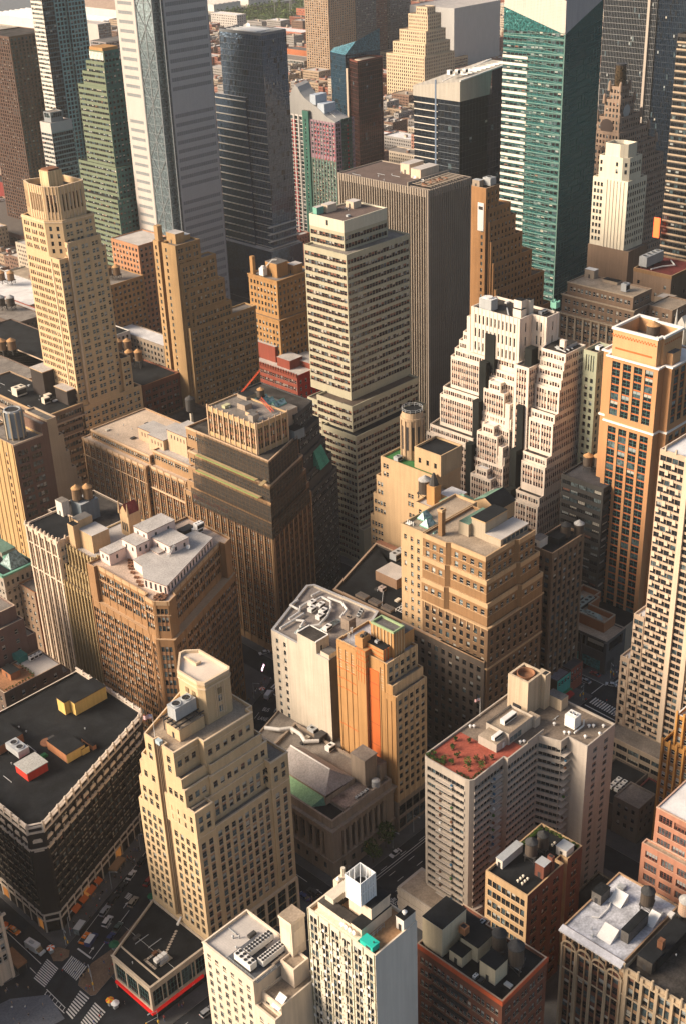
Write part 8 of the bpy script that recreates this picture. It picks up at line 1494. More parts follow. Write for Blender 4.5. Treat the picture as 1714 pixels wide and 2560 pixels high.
b=MB();b.face([(-6000,bank(-6000),.0),(9000,bank(9000),.0),(9000,3600,.0),(-6000,3600,.0)],WAT);b.build('water',kind='structure')
GRD=roofm('far_shore_ground',(.10,.11,.07),stain=.4);b=MB();b.face([(-6000,3600,1),(9000,3600,1),(9000,9000,30),(-6000,9000,30)],GRD);b.build('far_shore',kind='structure')
PIER=roofm('pier_deck',(.30,.27,.23),stain=.2);WSH=wall('pier_shed_white',(.60,.56,.50),var=.05,streak=.08)
def pier(x0,x1,y1,label,h=0,roof=None):
 b=MB();b.box(x0,x1,bank(x0)-2,y1,.0,2.5,PIER,bottom=False);t=thing('pier',label,'pier',((x0+x1)/2,y1-60,0));b.build('deck',t,t.location[:])
 if h:
  b=MB();b.box(x0+3,x1-3,bank(x0)+6,y1-6,2.5,2.5+h,WSH,roof or R_WHITE)
  k=int((x1-x0)/12)
  for j in range(k):xx=x0+3+(x1-x0-6)*j/k;b.face([(xx,bank(x0)+6,2.5+h),(xx,y1-6,2.5+h),(xx+6,y1-6,5.5+h),(xx+6,bank(x0)+6,5.5+h)],roof or R_WHITE)
  b.build('shed',t,t.location[:])
pier(1390,1480,2300,'broad river pier carrying a bright white shed at the top left',16,R_WHITE);pier(1560,1650,2330,'river pier with long brown roofed shed behind the turquoise tower',14,roofm('shed_roof_brown',(.30,.22,.17),stain=.2));pier(1715,1790,2300,'river pier with wavy pale terminal roof right of the louvred tower',12,R_PALE);pier(1810,1880,2300,'farther river pier with wavy pale terminal roof beside the park',12,R_PALE)
ASP=roofm('asphalt',(.026,.029,.033),stain=.35,var=.12);SWK=roofm('sidewalk_concrete',(.085,.085,.085),stain=.25,var=.1,seams=.42);BRN=roofm('brown_pavers',(.20,.13,.085),stain=.2,seams=1.2);PNT=plain('road_paint_white',(.62,.60,.55),.8);GREENP=plain('road_paint_green',(.05,.12,.08),.9)
b=MB();b.face([(-6000,-6000,0),(9000,-6000,0),(9000,bank(9000),0),(-6000,bank(-6000),0)],ASP);b.build('ground',kind='structure')
def BWL(x):
 P_=((40,246),(149.9,289.7),(204.2,310.6),(229.6,319.3),(275.8,338.2),(306,349.4),(341.8,362.5),(390,380),(465,404),(545,428),(640,452),(950,560))
 for(xa,ya),(xb,yb)in zip(P_,P_[1:]):
  if xa<=x<=xb:return ya+(yb-ya)*(x-xa)/(xb-xa)
 return 560
def BEL(x):return BWL(x)-(32 if x<215 else 30)
b=MB();CURB=wall('kerb_stone',(.24,.23,.22));blocks=[]
def slab(poly):
 b.prism(poly,0,.15,CURB,SWK)
for k in range(-2,24):
 xa,xb=139+79.2*k+5,139+79.2*(k+1)-5
 if k==-1:xb=129.5
 slab([(xa,-200),(xb,-200),(xb,215.5),(xa,215.5)])
 if xa<700 and k>=0:
  if k==0:slab([(147.5,233),(xb,233),(xb,BEL(xb)+10),(171,274),(149,266)])
  else:slab([(xa,233),(xb,233),(xb,BEL(xb)+4),(xa,BEL(xa)+4)])
  o_=8 if k==0 else 4;xw=144 if k==0 else xa;slab([(xw,BWL(max(xw,149.9))-o_),(xb,BWL(xb)-o_),(xb,488),(xw,488)])
 elif k<0:slab([(xa,292 if k==-1 else 260),(xb,284 if k==-1 else 260),(xb,488),(xa,488)])
 else:slab([(xa,233),(xb,233),(xb,488),(xa,488)])
 for a in range(7):
  ya=509.5+274*a;yb=ya+253
  if ya<1900:slab([(xa,ya),(xb,ya),(xb,min(yb,1960)),(xa,min(yb,1960))]);blocks.append((xa,xb,ya,min(yb,1960)))
b.build('sidewalk',kind='structure')
b=MB();b.prism([(147.7,270.6),(155.1,270.6),(172,275.5),(172,271),(152,262.5),(141.0,259.4),(139.8,260.2),(139.6,266.6),(140.8,267.9)],0.002,.16,CURB,BRN);b.build('pavement',kind='structure')
b=MB();b.prism([(141.4,285.2),(144.5,284.2),(146.1,280.4),(144.4,278.4),(141.9,278.3),(139.9,280.5)],.152,.17,BRN,BRN);b.build('pavement',kind='structure')
b=MB();b.prism([(112,262),(129.2,259),(131.0,270.6),(122,278),(112,280)],.002,.012,GREENP,roofm('plaza_grey_blue',(.13,.14,.16),stain=.2));b.build('pavement',kind='structure')
b=MB()
def stripes(a,c_,d_,e_,n,m=PNT,w=.52):
 """n bars running from edge a-c to edge d-e"""
 a,c_,d_,e_=map(Vector,(a,c_,d_,e_))
 for i in range(n):
  t0,t1=(i+.5-w/2)/n,(i+.5+w/2)/n;p0,p1,q0,q1=a.lerp(c_,t0),a.lerp(c_,t1),d_.lerp(e_,t0),d_.lerp(e_,t1);b.face([(p0.x,p0.y,.006),(p1.x,p1.y,.006),(q1.x,q1.y,.006),(q0.x,q0.y,.006)],m)
def line(p,q,w=.12,m=PNT):
 p,q=Vector(p),Vector(q);u=(q-p).normalized();n=Vector((-u.y,u.x))*w;b.face([(p.x-n.x,p.y-n.y,.005),(q.x-n.x,q.y-n.y,.005),(q.x+n.x,q.y+n.y,.005),(p.x+n.x,p.y+n.y,.005)],m)
stripes((139.3,283.0),(131.5,279.4),(139.4,276.9),(131.8,273.7),11);stripes((145.3,278.3),(146.0,270.6),(140.1,276.2),(140.3,268.4),10);stripes((139.0,264.6),(130.7,260.8),(139.2,259.9),(130.4,257.0),9);stripes((139.4,257.3),(131.5,254.2),(139.4,251.8),(131,249.0),9)
line((131.9,272.7),(131.7,262.3));line((130.4,271.6),(130.3,260.8));[line((131.8,272-k*1.9),(130.4,271.4-k*1.9),.1)for k in range(6)]
line((148.9,271.9),(170,280),.1);line((136.7,302.8),(136.6,282.6),.12);line((133.5,294.6),(133.4,290),.1);line((133.3,284),(133.2,280.6),.1);line((148.4,279.2),(148.9,272.6),.3);line((150,281.4),(205,303.6),.08)
for(x,y,L)in((160.3,279.9,2),(173,285.0,2)):[line((x+k*.5,y-1.0+.2*k),(x+k*.5-.3,y+1.0+.2*k),.14)for k in range(5)]
for x in(215.5,217.5):pass
line((203,236.5),(228,236.5),.1)if False else None
for x0_ in range(60,700,79):
 xs_=139+79.2*((x0_-60)//79)
 for y in(218.6,222.4,226.2,230.0):
  for d in range(6):line((xs_+12+d*10,y),(xs_+15+d*10,y),.08)
line((226,229.2),(288,229.2),.1);line((226,228.2),(288,228.2),.07)
stripes((367.0,231.8),(366.0,217.4),(371.6,231.8),(370.6,217.4),12);stripes((382.2,231.6),(386.6,231.6),(383.4,217),(387.8,217),1,w=.06);stripes((385.5,232),(385.5,216.5),(388.5,232),(388.5,216.5),11);line((364.6,232),(363.8,216),.25);line((372.5,234.2),(381.5,234.2),.16);line((381.2,232.4),(381.2,250),.1);line((376.4,240),(376.4,262),.1)
stripes((287.8,337.0),(287.8,322),(291.8,338),(291.8,323),11);line((285.6,336.5),(285.6,322),.25);[line((221+k*12,326-20+5*k),(225+k*12,327.6-20+5*k),.09)for k in range(6)]
line((214.6,250),(214.4,285),.09);line((219.4,245),(219.2,285),.09)
AR_=lambda x,y,a:[line((x-1.4*math.cos(a),y-1.4*math.sin(a)),(x+.6*math.cos(a),y+.6*math.sin(a)),.12),b.face([(x+1.6*math.cos(a),y+1.6*math.sin(a),.006),(x+.5*math.cos(a)-.5*math.sin(a),y+.5*math.sin(a)+.5*math.cos(a),.006),(x+.5*math.cos(a)+.5*math.sin(a),y+.5*math.sin(a)-.5*math.cos(a),.006)],PNT)]
for(x,y,a)in((170.6,282.8,.4),(151.0,275.2,.4),(278.4,323.6,.4),(219,238.8,1.6)):AR_(x,y,a)
mk=b.build('road_marking',kind='structure')
for body,x,y,s_ in(('FIRE',236.3,218.4,1.7),('LANE',242.2,218.4,1.7),('BUS',231.6,212.6+4.2,1.7),('BUS',275.2,326.4,1.7),('LANE',270.2,323.0,1.7)):
 ang=-math.pi/2+(.38 if y>300 else 0);o=text(body,(x,y,.008),s_,(0,0,ang),PNT,'road_lettering',ext=.001);o.scale=(1,2.0,1);o['kind']='structure'
ROTE=(math.pi/2,0,0);ROTS=(math.pi/2,0,-math.pi/2)
for body,x,y,z,s_,rt,mt in(('FASHION',149.8,237.55,5.6,.62,ROTE,SIGNW),('SHOES',156.6,237.55,5.6,.6,ROTE,SIGNW),('SALE',161.0,237.3,3.2,.5,ROTE,SIGNW)):text(body,(x+1.6,y,z),s_,rt,mt,'sign_letter',parent=STORE.root)
# ------------------------------------------------------------ low city beyond the towers
def fillcity():
 q=random.Random(21);walls=[wall('far_red_brick',(.23,.09,.06),var=.15),wall('far_brown_brick',(.17,.105,.075),var=.15),wall('far_tan_brick',(.32,.235,.16),var=.12),wall('far_grey_stucco',(.27,.25,.23),var=.1),wall('far_rose_brick',(.30,.15,.11),var=.12),wall('far_cream',(.42,.35,.27),var=.1)]
 names=['red brick','brown brick','tan brick','grey stucco','rose brick','cream painted'];roofs=[R_PALE,R_GREY,R_WHITE,R_MID,R_TAN,RLT];rn=['pale','gravel','white','dark grey','tan','light grey']
 cand=[]
 for(xa,xb,ya,yb)in blocks:
  if ya<505 or(ya<780 and xa<690):continue
  for row in(0,1):
   x0,x1=(xa+4,(xa+xb)/2-5)if row==0 else((xa+xb)/2+5,xb-4);y=ya+4
   while y<yb-8:
    big=q.random()<.14;w=q.uniform(20,46)if big else q.uniform(7,15);w=min(w,yb-3-y);h=q.uniform(16,30)if big else q.choice((11.5,13,14.5,15,16.5,18))
    if ya<780:h=q.uniform(16,34)
    d=q.uniform(.72,1.0)*(x1-x0);fx=(x0,x0+d)if row==0 else(x1-d,x1);r_=(fx[0],fx[1],y,y+w-.1);y+=w
    if q.random()<.06:continue
    if any(r_[0]<f[1]+1 and r_[1]>f[0]-1 and r_[2]<f[3]+1 and r_[3]>f[2]-1 for f in FOOT):continue
    v=Vector(((r_[0]+r_[1])/2,(r_[2]+r_[3])/2,h))-CAM;f=v.dot(CF);sx,sy=v.dot(CR)/f*3.751,v.dot(CU)/f*2.511
    if abs(sx)>1.04 or abs(sy)>1.03:continue
    if 1500<r_[0]and 1740<r_[2]or(1600<r_[0]<1900 and r_[2]>1720):continue
    cand.append((f,r_,h,q.randrange(6),q.randrange(6),q.random()))
 cand.sort(key=lambda c:c[0]);rest=MB();wm=GL[0]
 for i,(f,(x0,x1,y0,y1),h,wi,ri,rv)in enumerate(cand):
  st=i<290;o=(x0,y0,0);W_=MB()if st else rest;Rf=MB()if st else rest;Wn=MB()if st else rest
  W_.box(x0,x1,y0,y1,0,h,walls[wi],roofs[ri]);t=.3;c_=walls[wi]
  for bx in((x0,x1,y0,y0+t),(x0,x1,y1-t,y1),(x0,x0+t,y0+t,y1-t),(x1-t,x1,y0+t,y1-t)):W_.box(*bx,h,h+.8,c_)
  Rf.box(x0+(x1-x0)*.3,x0+(x1-x0)*.3+3.2,y0+(y1-y0)*.35,y0+(y1-y0)*.35+2.6,h,h+2.6,walls[(wi+2)%6],roofs[(ri+1)%6])
  if rv<.5:Rf.box(x0+(x1-x0)*.65,x0+(x1-x0)*.65+2,y0+1,y0+2.6,h,h+1.2,M_WHITEP)
  z=h-2.9
  while z>1:
   yy=y0+1.0
   while yy<y1-1.6:Wn.face([(x0-.04,yy+1.1,z),(x0-.04,yy,z),(x0-.04,yy,z+1.7),(x0-.04,yy+1.1,z+1.7)],wm);yy+=2.5
   xx=x0+1.2
   while xx<x1-1.6:Wn.face([(xx,y0-.04,z),(xx+1.0,y0-.04,z),(xx+1.0,y0-.04,z+1.7),(xx,y0-.04,z+1.7)],wm);xx+=3.2
   z-=3.4
  if st:
   lb='%s %s house with %s roof in the blocks beyond the towers'%('tall' if h>18 else 'low',names[wi],rn[ri]);t_=thing('town_house',lb,'building',o,0,lb.replace(' house',' houses'));W_.build('wall',t_,o);Rf.build('bulkhead',t_,o);wo=Wn.build('windows',t_,o);wo['kind']='stuff'
 if rest.f:rest.build('distant_houses',kind='stuff')
 return len(cand)
NFILL=fillcity()
def tree(x,y,h,r,label,group,seed,mats,n=90,z=0):
 t=thing('street_tree',label,'tree',(x,y,z),0,group);b=MB();b.cyl(0,0,0,h*.45,.04*h*.35+.08,.06,8,BARK)
 q=random.Random(seed)
 for k in range(4):a=q.uniform(0,6.3);b.bar((0,0,h*(.32+.04*k)),(math.cos(a)*r*.6,math.sin(a)*r*.6,h*(.6+.05*k)),.05+.006*h,BARK)
 b.build('trunk',t);b=MB();leaves(b,(0,0,h*.66),r,r,h*.36,n,.10*r+.16,mats,seed);b.build('crown',t);return t
q=random.Random(33);made=0
for(xa,xb,ya,yb)in blocks:
 if ya<780:continue
 for k in range(5):
  x,y=(xa+xb)/2+q.uniform(-3,3),q.uniform(ya+10,yb-10);v=Vector((x,y,8))-CAM;f=v.dot(CF)
  if made<130 and abs(v.dot(CR)/f*3.751)<1.02 and abs(v.dot(CU)/f*2.511)<1.02 and not any(f_[0]-3<x<f_[1]+3 and f_[2]-3<y<f_[3]+3 for f_ in FOOT):tree(x,y,q.uniform(9,15),q.uniform(4,6.5),'spring green tree in a back yard between far row houses','back yard trees between far row houses',made,LEAF[1:],70);made+=1
for i,(x,y)in enumerate(((241.2,234.6),(249.6,236.2))):tree(x,y,10.5,3.2,('spring green street tree by the lit sign of the bank hall','spring green street tree near the far end of the bank columns')[i],None,500+i,LEAF,420,.15)
b=MB();q=random.Random(8)
for k in range(150):leaves(b,(q.uniform(1668,1905),q.uniform(1735,1975),9),11,11,8,34,1.9,LEAF,900+k)
b.build('park_trees',kind='stuff')
b=MB();b.face([(1660,1715,.3),(1915,1715,.3),(1915,1985,.3),(1660,1985,.3)],roofm('park_grass',(.06,.09,.03)));b.build('park_lawn',kind='structure')
for i,(x,y)in enumerate(((1740,1878),(1786,1881),(1822,1883),(1862,1876),(1748,1845))):
 t=thing('floodlight_mast','tall floodlight mast with white lamp head over the park','floodlight',(x,y,0),0,'floodlight masts over the park');m=MB();m.cyl(0,0,0,38,.7,.4,8,BM);m.build('mast',t);m=MB();m.box(-1.2,1.2,-4,4,36,40,plain('floodlamp',(.8,.78,.72),.5,emit=(1,.95,.85),estr=1.5));m.build('lamp_head',t)
    # ------------------------------------------------------------ street life
TYRE=plain('tyre',(.015,.015,.015),.8);CGL=glass('car_glass',(.012,.016,.02));LAMP=plain('headlamp',(.8,.8,.75),.3);TAIL=plain('tail_lamp',(.4,.01,.01),.4)
def car(x,y,a,col_,kind,label,group=None,roofcol=None):
 L,Wd,H={'sedan':(4.8,1.85,1.45),'taxi':(5.1,1.95,1.5),'suv':(4.9,1.95,1.8),'van':(5.6,2.1,2.4),'truck':(7.2,2.4,3.1),'bus':(12,2.6,3.2)}[kind]
 pm=plain('car_paint_%02d%02d%02d'%tuple(int(c*99)for c in col_),col_,.35,spec=.5);t=thing({'bus':'bus','truck':'delivery_truck','van':'van','taxi':'taxi'}.get(kind,'parked_car'),label,{'bus':'bus','truck':'truck','van':'van','taxi':'taxi'}.get(kind,'car'),(x,y,0.006),a,group);h=L/2;w=Wd/2
 b=MB();g=MB()
 if kind in('sedan','taxi','suv'):
  bl=.78 if kind!='suv' else.95;cabs=((-h*.78,-h*.42,h*.22,h*.52)if kind!='suv' else(-h*.98,-h*.88,h*.2,h*.52))
  prof=[(-h,.35),(h,.35),(h,bl-.15),(h*.95,bl),(-h*.96,bl),(-h,bl-.1)]
  for s_ in(-1,1):pts=[(px,s_*w,pz)for px,pz in prof];b.face(pts if s_<0 else pts[::-1],pm)
  for i in range(6):p,r_=prof[i],prof[(i+1)%6];b.face([(p[0],w,p[1]),(r_[0],w,r_[1]),(r_[0],-w,r_[1]),(p[0],-w,p[1])][::-1],pm)
  c0,c1,c2,c3=cabs;wi=w*.78;wo=w*.95;rm=plain('taxi_roof',roofcol,.4)if roofcol else pm
  b.face([(c1,-wi,H),(c2,-wi,H),(c2,wi,H),(c1,wi,H)],rm)
  g.face([(c3,-wo,bl),(c3,wo,bl),(c2,wi,H-.01),(c2,-wi,H-.01)],CGL);g.face([(c0,wo,bl),(c0,-wo,bl),(c1,-wi,H-.01),(c1,wi,H-.01)],CGL)
  g.face([(c0,-wo,bl),(c3,-wo,bl),(c2,-wi,H-.01),(c1,-wi,H-.01)],CGL);g.face([(c3,wo,bl),(c0,wo,bl),(c1,wi,H-.01),(c2,wi,H-.01)],CGL)
  for xx in(-h*.1,):b.bar((xx,-wo,bl),(xx,-wi,H),.05,pm);b.bar((xx,wo,bl),(xx,wi,H),.05,pm)
  if kind=='taxi':s2=MB();s2.box(-.15,.15,-.4,.4,H,H+.18,PNT);s2.build('roof_sign',t)
 else:
  k=h*.42;b.box(-h,k,-w,w,.5,H,pm,plain('van_roof',roofcol,.5)if roofcol else pm,True);b.box(k,h,-w*.95,w*.95,.5,min(H,2.0)*.62,pm);g.face([(h*.8,-w*.9,1.2),(h*.8,w*.9,1.2),(k,w*.85,min(H,2.2)),(k,-w*.85,min(H,2.2))],CGL);b.face([(h*.8,-w*.9,1.2),(k,-w*.85,min(H,2.2)),(k,-w*.9,1.2)],pm);b.face([(h*.8,w*.9,1.2),(k,w*.9,1.2),(k,w*.85,min(H,2.2))],pm)
  if kind=='bus':[g.box(-h+.6+i*1.9,-h+2.1+i*1.9,s_*w-.02,s_*w+.02,1.3,2.4,CGL)for i in range(6)for s_ in(-1,1)]
  if kind=='truck':b.box(-h*.6,-h*.1,-w*.4,w*.4,H,H+.35,M_GALV)
 b.build('body',t);g.build('window',t)
 for sx in(-.62,.62):
  for sy in(-1,1):
   m=MB();r_=.34 if kind not in('bus','truck')else.45;n=10;A=[(sx*h+r_*math.cos(2*math.pi*k/n),sy*(w+.02),r_+r_*math.sin(2*math.pi*k/n))for k in range(n)];Bq=[(p[0],sy*(w-.24),p[2])for p in A];m.face(A if sy<0 else A[::-1],TYRE);[m.face([A[k],A[(k+1)%n],Bq[(k+1)%n],Bq[k]],TYRE)for k in range(n)];m.build('wheel',t)
 for sy in(-1,1):m=MB();m.box(h-.05,h+.03,sy*w*.72-.2,sy*w*.72+.2,.55,.75,LAMP);m.build('headlight',t);m=MB();m.box(-h-.03,-h+.05,sy*w*.75-.18,sy*w*.75+.18,.6,.78,TAIL);m.build('tail_light',t)
 return t
OG,WT,SV,BK_,BU,RD,BG_=(.85,.22,.01),(.62,.60,.57),(.28,.29,.30),(.02,.02,.022),(.02,.04,.14),(.25,.02,.015),(.32,.27,.20)
for c_ in((138.4,301.0,-1.45,OG,'taxi','orange taxi on the cross street beside the dark corner block'),(152.4,280.6,.42,OG,'taxi','orange taxi waiting beside the blue van at the crossing'),(153.2,278.0,.42,BU,'van','blue van with white roof at the crossing next to a taxi',None,(.7,.68,.64)),(161.8,281.0,.42,WT,'suv','white sport utility car in the middle lane behind the taxi'),(138.6,288.6,-1.4,WT,'truck','white box truck near the brown paved corner island'),(158.0,274.5,.4,BU,'sedan','dark blue car at the planter strip beside the low store'),(162.4,276.3,.4,(.05,.09,.08),'sedan','dark green car at the planter strip behind the blue one'),(173.0,281.6,.4,BG_,'suv','beige car turning past the painted arrow on the diagonal avenue'),(182.4,285.4,.4,RD,'sedan','dark red car close under the cream tower on the diagonal avenue'),(164.0,285.3,.4,SV,'suv','silver car parked first in the left kerb row'),(169.2,287.5,.4,BK_,'suv','black car parked second in the left kerb row'),(174.8,290.0,.4,BK_,'sedan','black low car parked third in the left kerb row'),(180.4,292.2,.4,WT,'sedan','pale silver car parked fourth in the left kerb row'),(186.9,294.8,.4,BK_,'sedan','black car parked fifth in the left kerb row'),(193.0,297.5,.4,SV,'sedan','grey car parked sixth in the left kerb row'),(249.4,231.6,3.14,WT,'sedan','white car parked at the kerb beyond the bank hall trees'),(160.2,228.2,.0,SV,'suv','silver grey car beside the low store at the bottom'),(168.5,231.0,0,BK_,'sedan','black car under the cream hotel wall on the avenue'),(377.8,240.8,1.57,SV,'sedan','silver car in the side street at the right crossing'),(384.4,240.6,1.57,RD,'sedan','red car in the side street by the dark granite block'),(382.6,231.4,2.0,(.5,.5,.5),'sedan','white and silver police style car turning at the right crossing'),(386.0,248.5,1.57,BK_,'sedan','black car behind the red one by the dark granite block'),(303.2,357.0,2.75,WT,'sedan','white car in the dim side street below the garment block'),(309.2,372.8,1.5,WT,'truck','white truck roof deep in the side street gap'),(299.4,338.4,2.0,BK_,'suv','black car crossing behind the wedge shaped loft'),(276.2,318.6,.4,BK_,'sedan','black car at the foot of the blank pale wall'),(217.0,239.6,1.57,BK_,'suv','black car in the street between tower and bank hall'),(213.6,240.4,1.5,BU,'sedan','dark blue car under the cream tower shopfront corner'),(379.4,351.0,1.9,OG,'taxi','orange taxi far up the avenue by the black flat roof'),(394,384,1.2,OG,'taxi','orange taxi beside the banded slab tower foot'),(283.2,332.6,.4,WT,'van','white van with orange stripe by the crossing behind the wedge loft',None,(.7,.68,.64)),(270.5,166.2,1.57,BK_,'sedan','black car in the dark yard by the apartment slab')):car(*c_)
def figure(name,pose):
 me=bpy.data.meshes.new(name);J=[(0,0,.95),(0,0,1.2),(0,0,1.45),(0,0,1.55),(.02,0,1.70),(0,.2,1.42),(pose*.1,.25,1.15),(pose*.25,.22,.92),(0,-.2,1.42),(-pose*.1,-.25,1.15),(-pose*.22,-.22,.92),(0,.1,.9),(-pose*.16,.1,.5),(-pose*.32,.1,.08),(-pose*.24,.1,.04),(0,-.1,.9),(pose*.2,-.1,.5),(pose*.28,-.1,.08),(pose*.38,-.1,.04)]
 E_=[(0,1),(1,2),(2,3),(3,4),(2,5),(5,6),(6,7),(2,8),(8,9),(9,10),(0,11),(11,12),(12,13),(13,14),(0,15),(15,16),(16,17),(17,18)];Rr=[.16,.15,.17,.065,.115,.075,.055,.04,.075,.055,.04,.11,.075,.05,.045,.11,.075,.05,.045]
 me.from_pydata(J,E_,[]);o=bpy.data.objects.new(name,me);col.objects.link(o);m=o.modifiers.new('s','SKIN');m.use_smooth_shade=True
 for i,v in enumerate(me.skin_vertices[0].data):v.radius=(Rr[i],Rr[i]*1.05);v.use_root=(i==0)
 o.modifiers.new('u','SUBSURF').levels=1;dg=bpy.context.evaluated_depsgraph_get();out=bpy.data.meshes.new_from_object(o.evaluated_get(dg));bpy.data.objects.remove(o);return out
poses=[figure('person',p)for p in(1.0,-1.0,.25)]
SKIN=plain('skin',(.42,.24,.16),.7);HAIR=plain('hair_dark',(.03,.02,.015),.8);CL=[plain('cloth_%s'%n_,c_,.9)for n_,c_ in(('black',(.02,.02,.022)),('white',(.6,.58,.55)),('red',(.4,.03,.03)),('blue',(.05,.08,.2)),('tan',(.3,.2,.12)),('grey',(.15,.15,.16)))]
variants=[]
for i in range(12):
 me=poses[i%3].copy();me.materials.clear();[me.materials.append(m)for m in(CL[(i*5+i//3)%6],CL[(0,3,5)[i%3]],SKIN,HAIR)]
 for p in me.polygons:z=p.center.z;ry=abs(p.center.y);p.material_index=3 if z>1.72 else 2 if(z>1.52 or(ry>.17 and z<1.0))else 0 if z>.88 else 1
 variants.append(me)
def person(x,y,z,label,group):
 o=bpy.data.objects.new('person',rng.choice(variants));col.objects.link(o);o.location=(x,y,z);o.rotation_euler=(0,0,rng.uniform(0,6.28));o.scale=(1,1,rng.uniform(.93,1.05));tag(o,label,'person',group)
for n_,f_,z_,lb,gp in((58,lambda:(lambda x:(x,BWL(x)-rng.uniform(1.2,7)))(rng.uniform(151,200)),.15,'pedestrian on the wide shaded sidewalk below the dark corner block','pedestrians on the wide shaded sidewalk'),(12,lambda:(rng.uniform(140,153),rng.uniform(262,269)),.16,'pedestrian standing on the brown paved island','people on the brown paved island'),(16,lambda:(rng.uniform(115,129),rng.uniform(262,283)),.16,'pedestrian on the plaza at the bottom left corner','people on the bottom left plaza'),(12,lambda:(rng.uniform(132,146),rng.uniform(247,283)),.006,'pedestrian walking over the crossings at the bottom left','people on the bottom left crossings'),(8,lambda:(rng.uniform(148,158),rng.uniform(234.5,237)),.15,'pedestrian along the shopfront of the low store','people by the low store front'),(10,lambda:(rng.uniform(387,396),rng.uniform(233,237)),.15,'pedestrian on the corner by the dark granite block','people by the dark granite block'),(9,lambda:(rng.uniform(365,372),rng.uniform(219,236)),.006,'pedestrian crossing the avenue on the right','people crossing the avenue on the right'),(14,lambda:(lambda x:(x,BWL(x)-rng.uniform(1,4)))(rng.uniform(272,292)),.15,'pedestrian beside the side street below the garment block','people below the garment block'),(5,lambda:(rng.uniform(212,221),rng.uniform(236,242)),.006,'pedestrian in the street beside the bank hall','people beside the bank hall')):
 for k in range(n_):p=f_();person(p[0],p[1],z_,lb,gp)
def umbrella(x,y,cols,label,s_=1.4,z=.15):
 t=thing('parasol',label,'umbrella',(x,y,z));b=MB();b.cyl(0,0,0,2.3,.04,None,6,M_STEELD);b.build('pole',t);b=MB()
 for k in range(8):a,c_=k*math.pi/4,(k+1)*math.pi/4;b.face([(s_*math.cos(a),s_*math.sin(a),2.1),(s_*math.cos(c_),s_*math.sin(c_),2.1),(0,0,2.7)],cols[k%len(cols)])
 b.build('canopy',t);b=MB();b.box(-.7,.7,-.5,.5,0,1.0,M_GALV);b.build('cart',t)
YL=plain('parasol_yellow',(.8,.45,.02),.7);ORG=plain('parasol_orange',(.75,.14,.02),.7);GN=plain('parasol_green',(.01,.14,.06),.7)
umbrella(141.9,252.7,(YL,ORG),'yellow and orange striped vendor umbrella by the low store corner');umbrella(142.3,250.6,(SIGNW,),'white vendor umbrella next to the striped one');umbrella(156.4,270.0,(GN,),'green umbrella at the end of the planter strip by the store',1.8);umbrella(178,277.6,(GN,),'green umbrella farther along the planter strip',1.6);umbrella(141.6,284.0,(ORG,SIGNW),'orange and white vendor umbrella on the brown corner island');umbrella(137.0,303.8,(ORG,),'orange vendor umbrella beside the orange taxi');umbrella(283.0,336.4,(ORG,SIGNW),'orange and white cart umbrella below the garment block')
for i,x in enumerate((158,161,164,167,170,173,176)):shrub(x,267.0+(x-158)*.4+1.6,.16,.7,1.3,'planter shrub along the brown paved strip beside the store','planter shrubs on the brown strip',600+i,n=70)
for i,(x0_,x1_)in enumerate(((155,158.4),(159.4,162.4),(163.4,167.0),(168.0,170.6))):
 a,c_=Vector((x0_,BWL(x0_))),Vector((x1_,BWL(x1_)));u=(c_-a).normalized();n=Vector((u.y,-u.x));b=MB();b.face([(*(a+n*.1),3.6),(*(a+n*1.9),2.7),(*(c_+n*1.9),2.7),(*(c_+n*.1),3.6)],plain('awning_orange',(.45,.10,.015),.8));b.face([(*(a+n*1.9),2.7),(*(a+n*1.9),2.3),(*(c_+n*1.9),2.3),(*(c_+n*1.9),2.7)],plain('awning_orange',(.45,.10,.015)));tag(b.build('awning',org=(x0_,BWL(x0_),2)),'orange shop awning at the foot of the dark corner block','awning','orange awnings of the dark corner block')
b=MB();b.obox((178.6,297.4),(.92,.38),3.4,1.5,3.2,3.9,wall('canopy_tan',(.28,.17,.09)));[b.box(x-.08,x+.08,y-.08,y+.08,.15,3.2,M_STEELD)for x,y in((176,295.2),(181.4,297.4),(175.4,296.8),(180.8,299.2))];tag(b.build('canopy',org=(178,297,0)),'long tan entrance canopy on posts at the dark corner block','canopy')
t=thing('bus_shelter','grey glass bus shelter on the corner of the wide sidewalk','bus shelter',(153.4,284.6,.15),.4);b=MB();b.box(-2.2,2.2,-1.2,1.2,2.6,2.8,wall('shelter_grey_green',(.22,.27,.26)),plain('shelter_top',(.5,.5,.48)),True);b.build('roof',t);b=MB();b.box(-2.1,2.1,1.0,1.05,.3,2.5,BAL);b.box(-2.1,-2.05,-1,1,.3,2.5,BAL);b.build('pane',t)
for sx in(-2,2):b=MB();b.box(sx-.06,sx+.06,.95,1.1,0,2.6,M_STEELD);b.build('post',t)
def lamp(x,y,a,label,group,signal=False):
 t=thing('traffic_light' if signal else 'street_lamp',label,'traffic light' if signal else 'street lamp',(x,y,.15),a,group);b=MB();b.cyl(0,0,0,8.0,.12,.07,8,M_GALV);b.bar((0,0,7.8),(2.6,0,8.4),.06,M_GALV);b.build('pole',t);b=MB();b.box(2.2,3.1,-.16,.16,8.3,8.5,M_GALV);b.build('lamp_head',t)
 if signal:b=MB();b.bar((0,0,5.2),(4.0,0,5.6),.06,M_GALV);b.box(3.7,4.1,-.15,.15,4.6,5.6,YL);b.box(-.2,.2,-.2,.2,2.8,3.8,YL);b.build('signal_head',t)
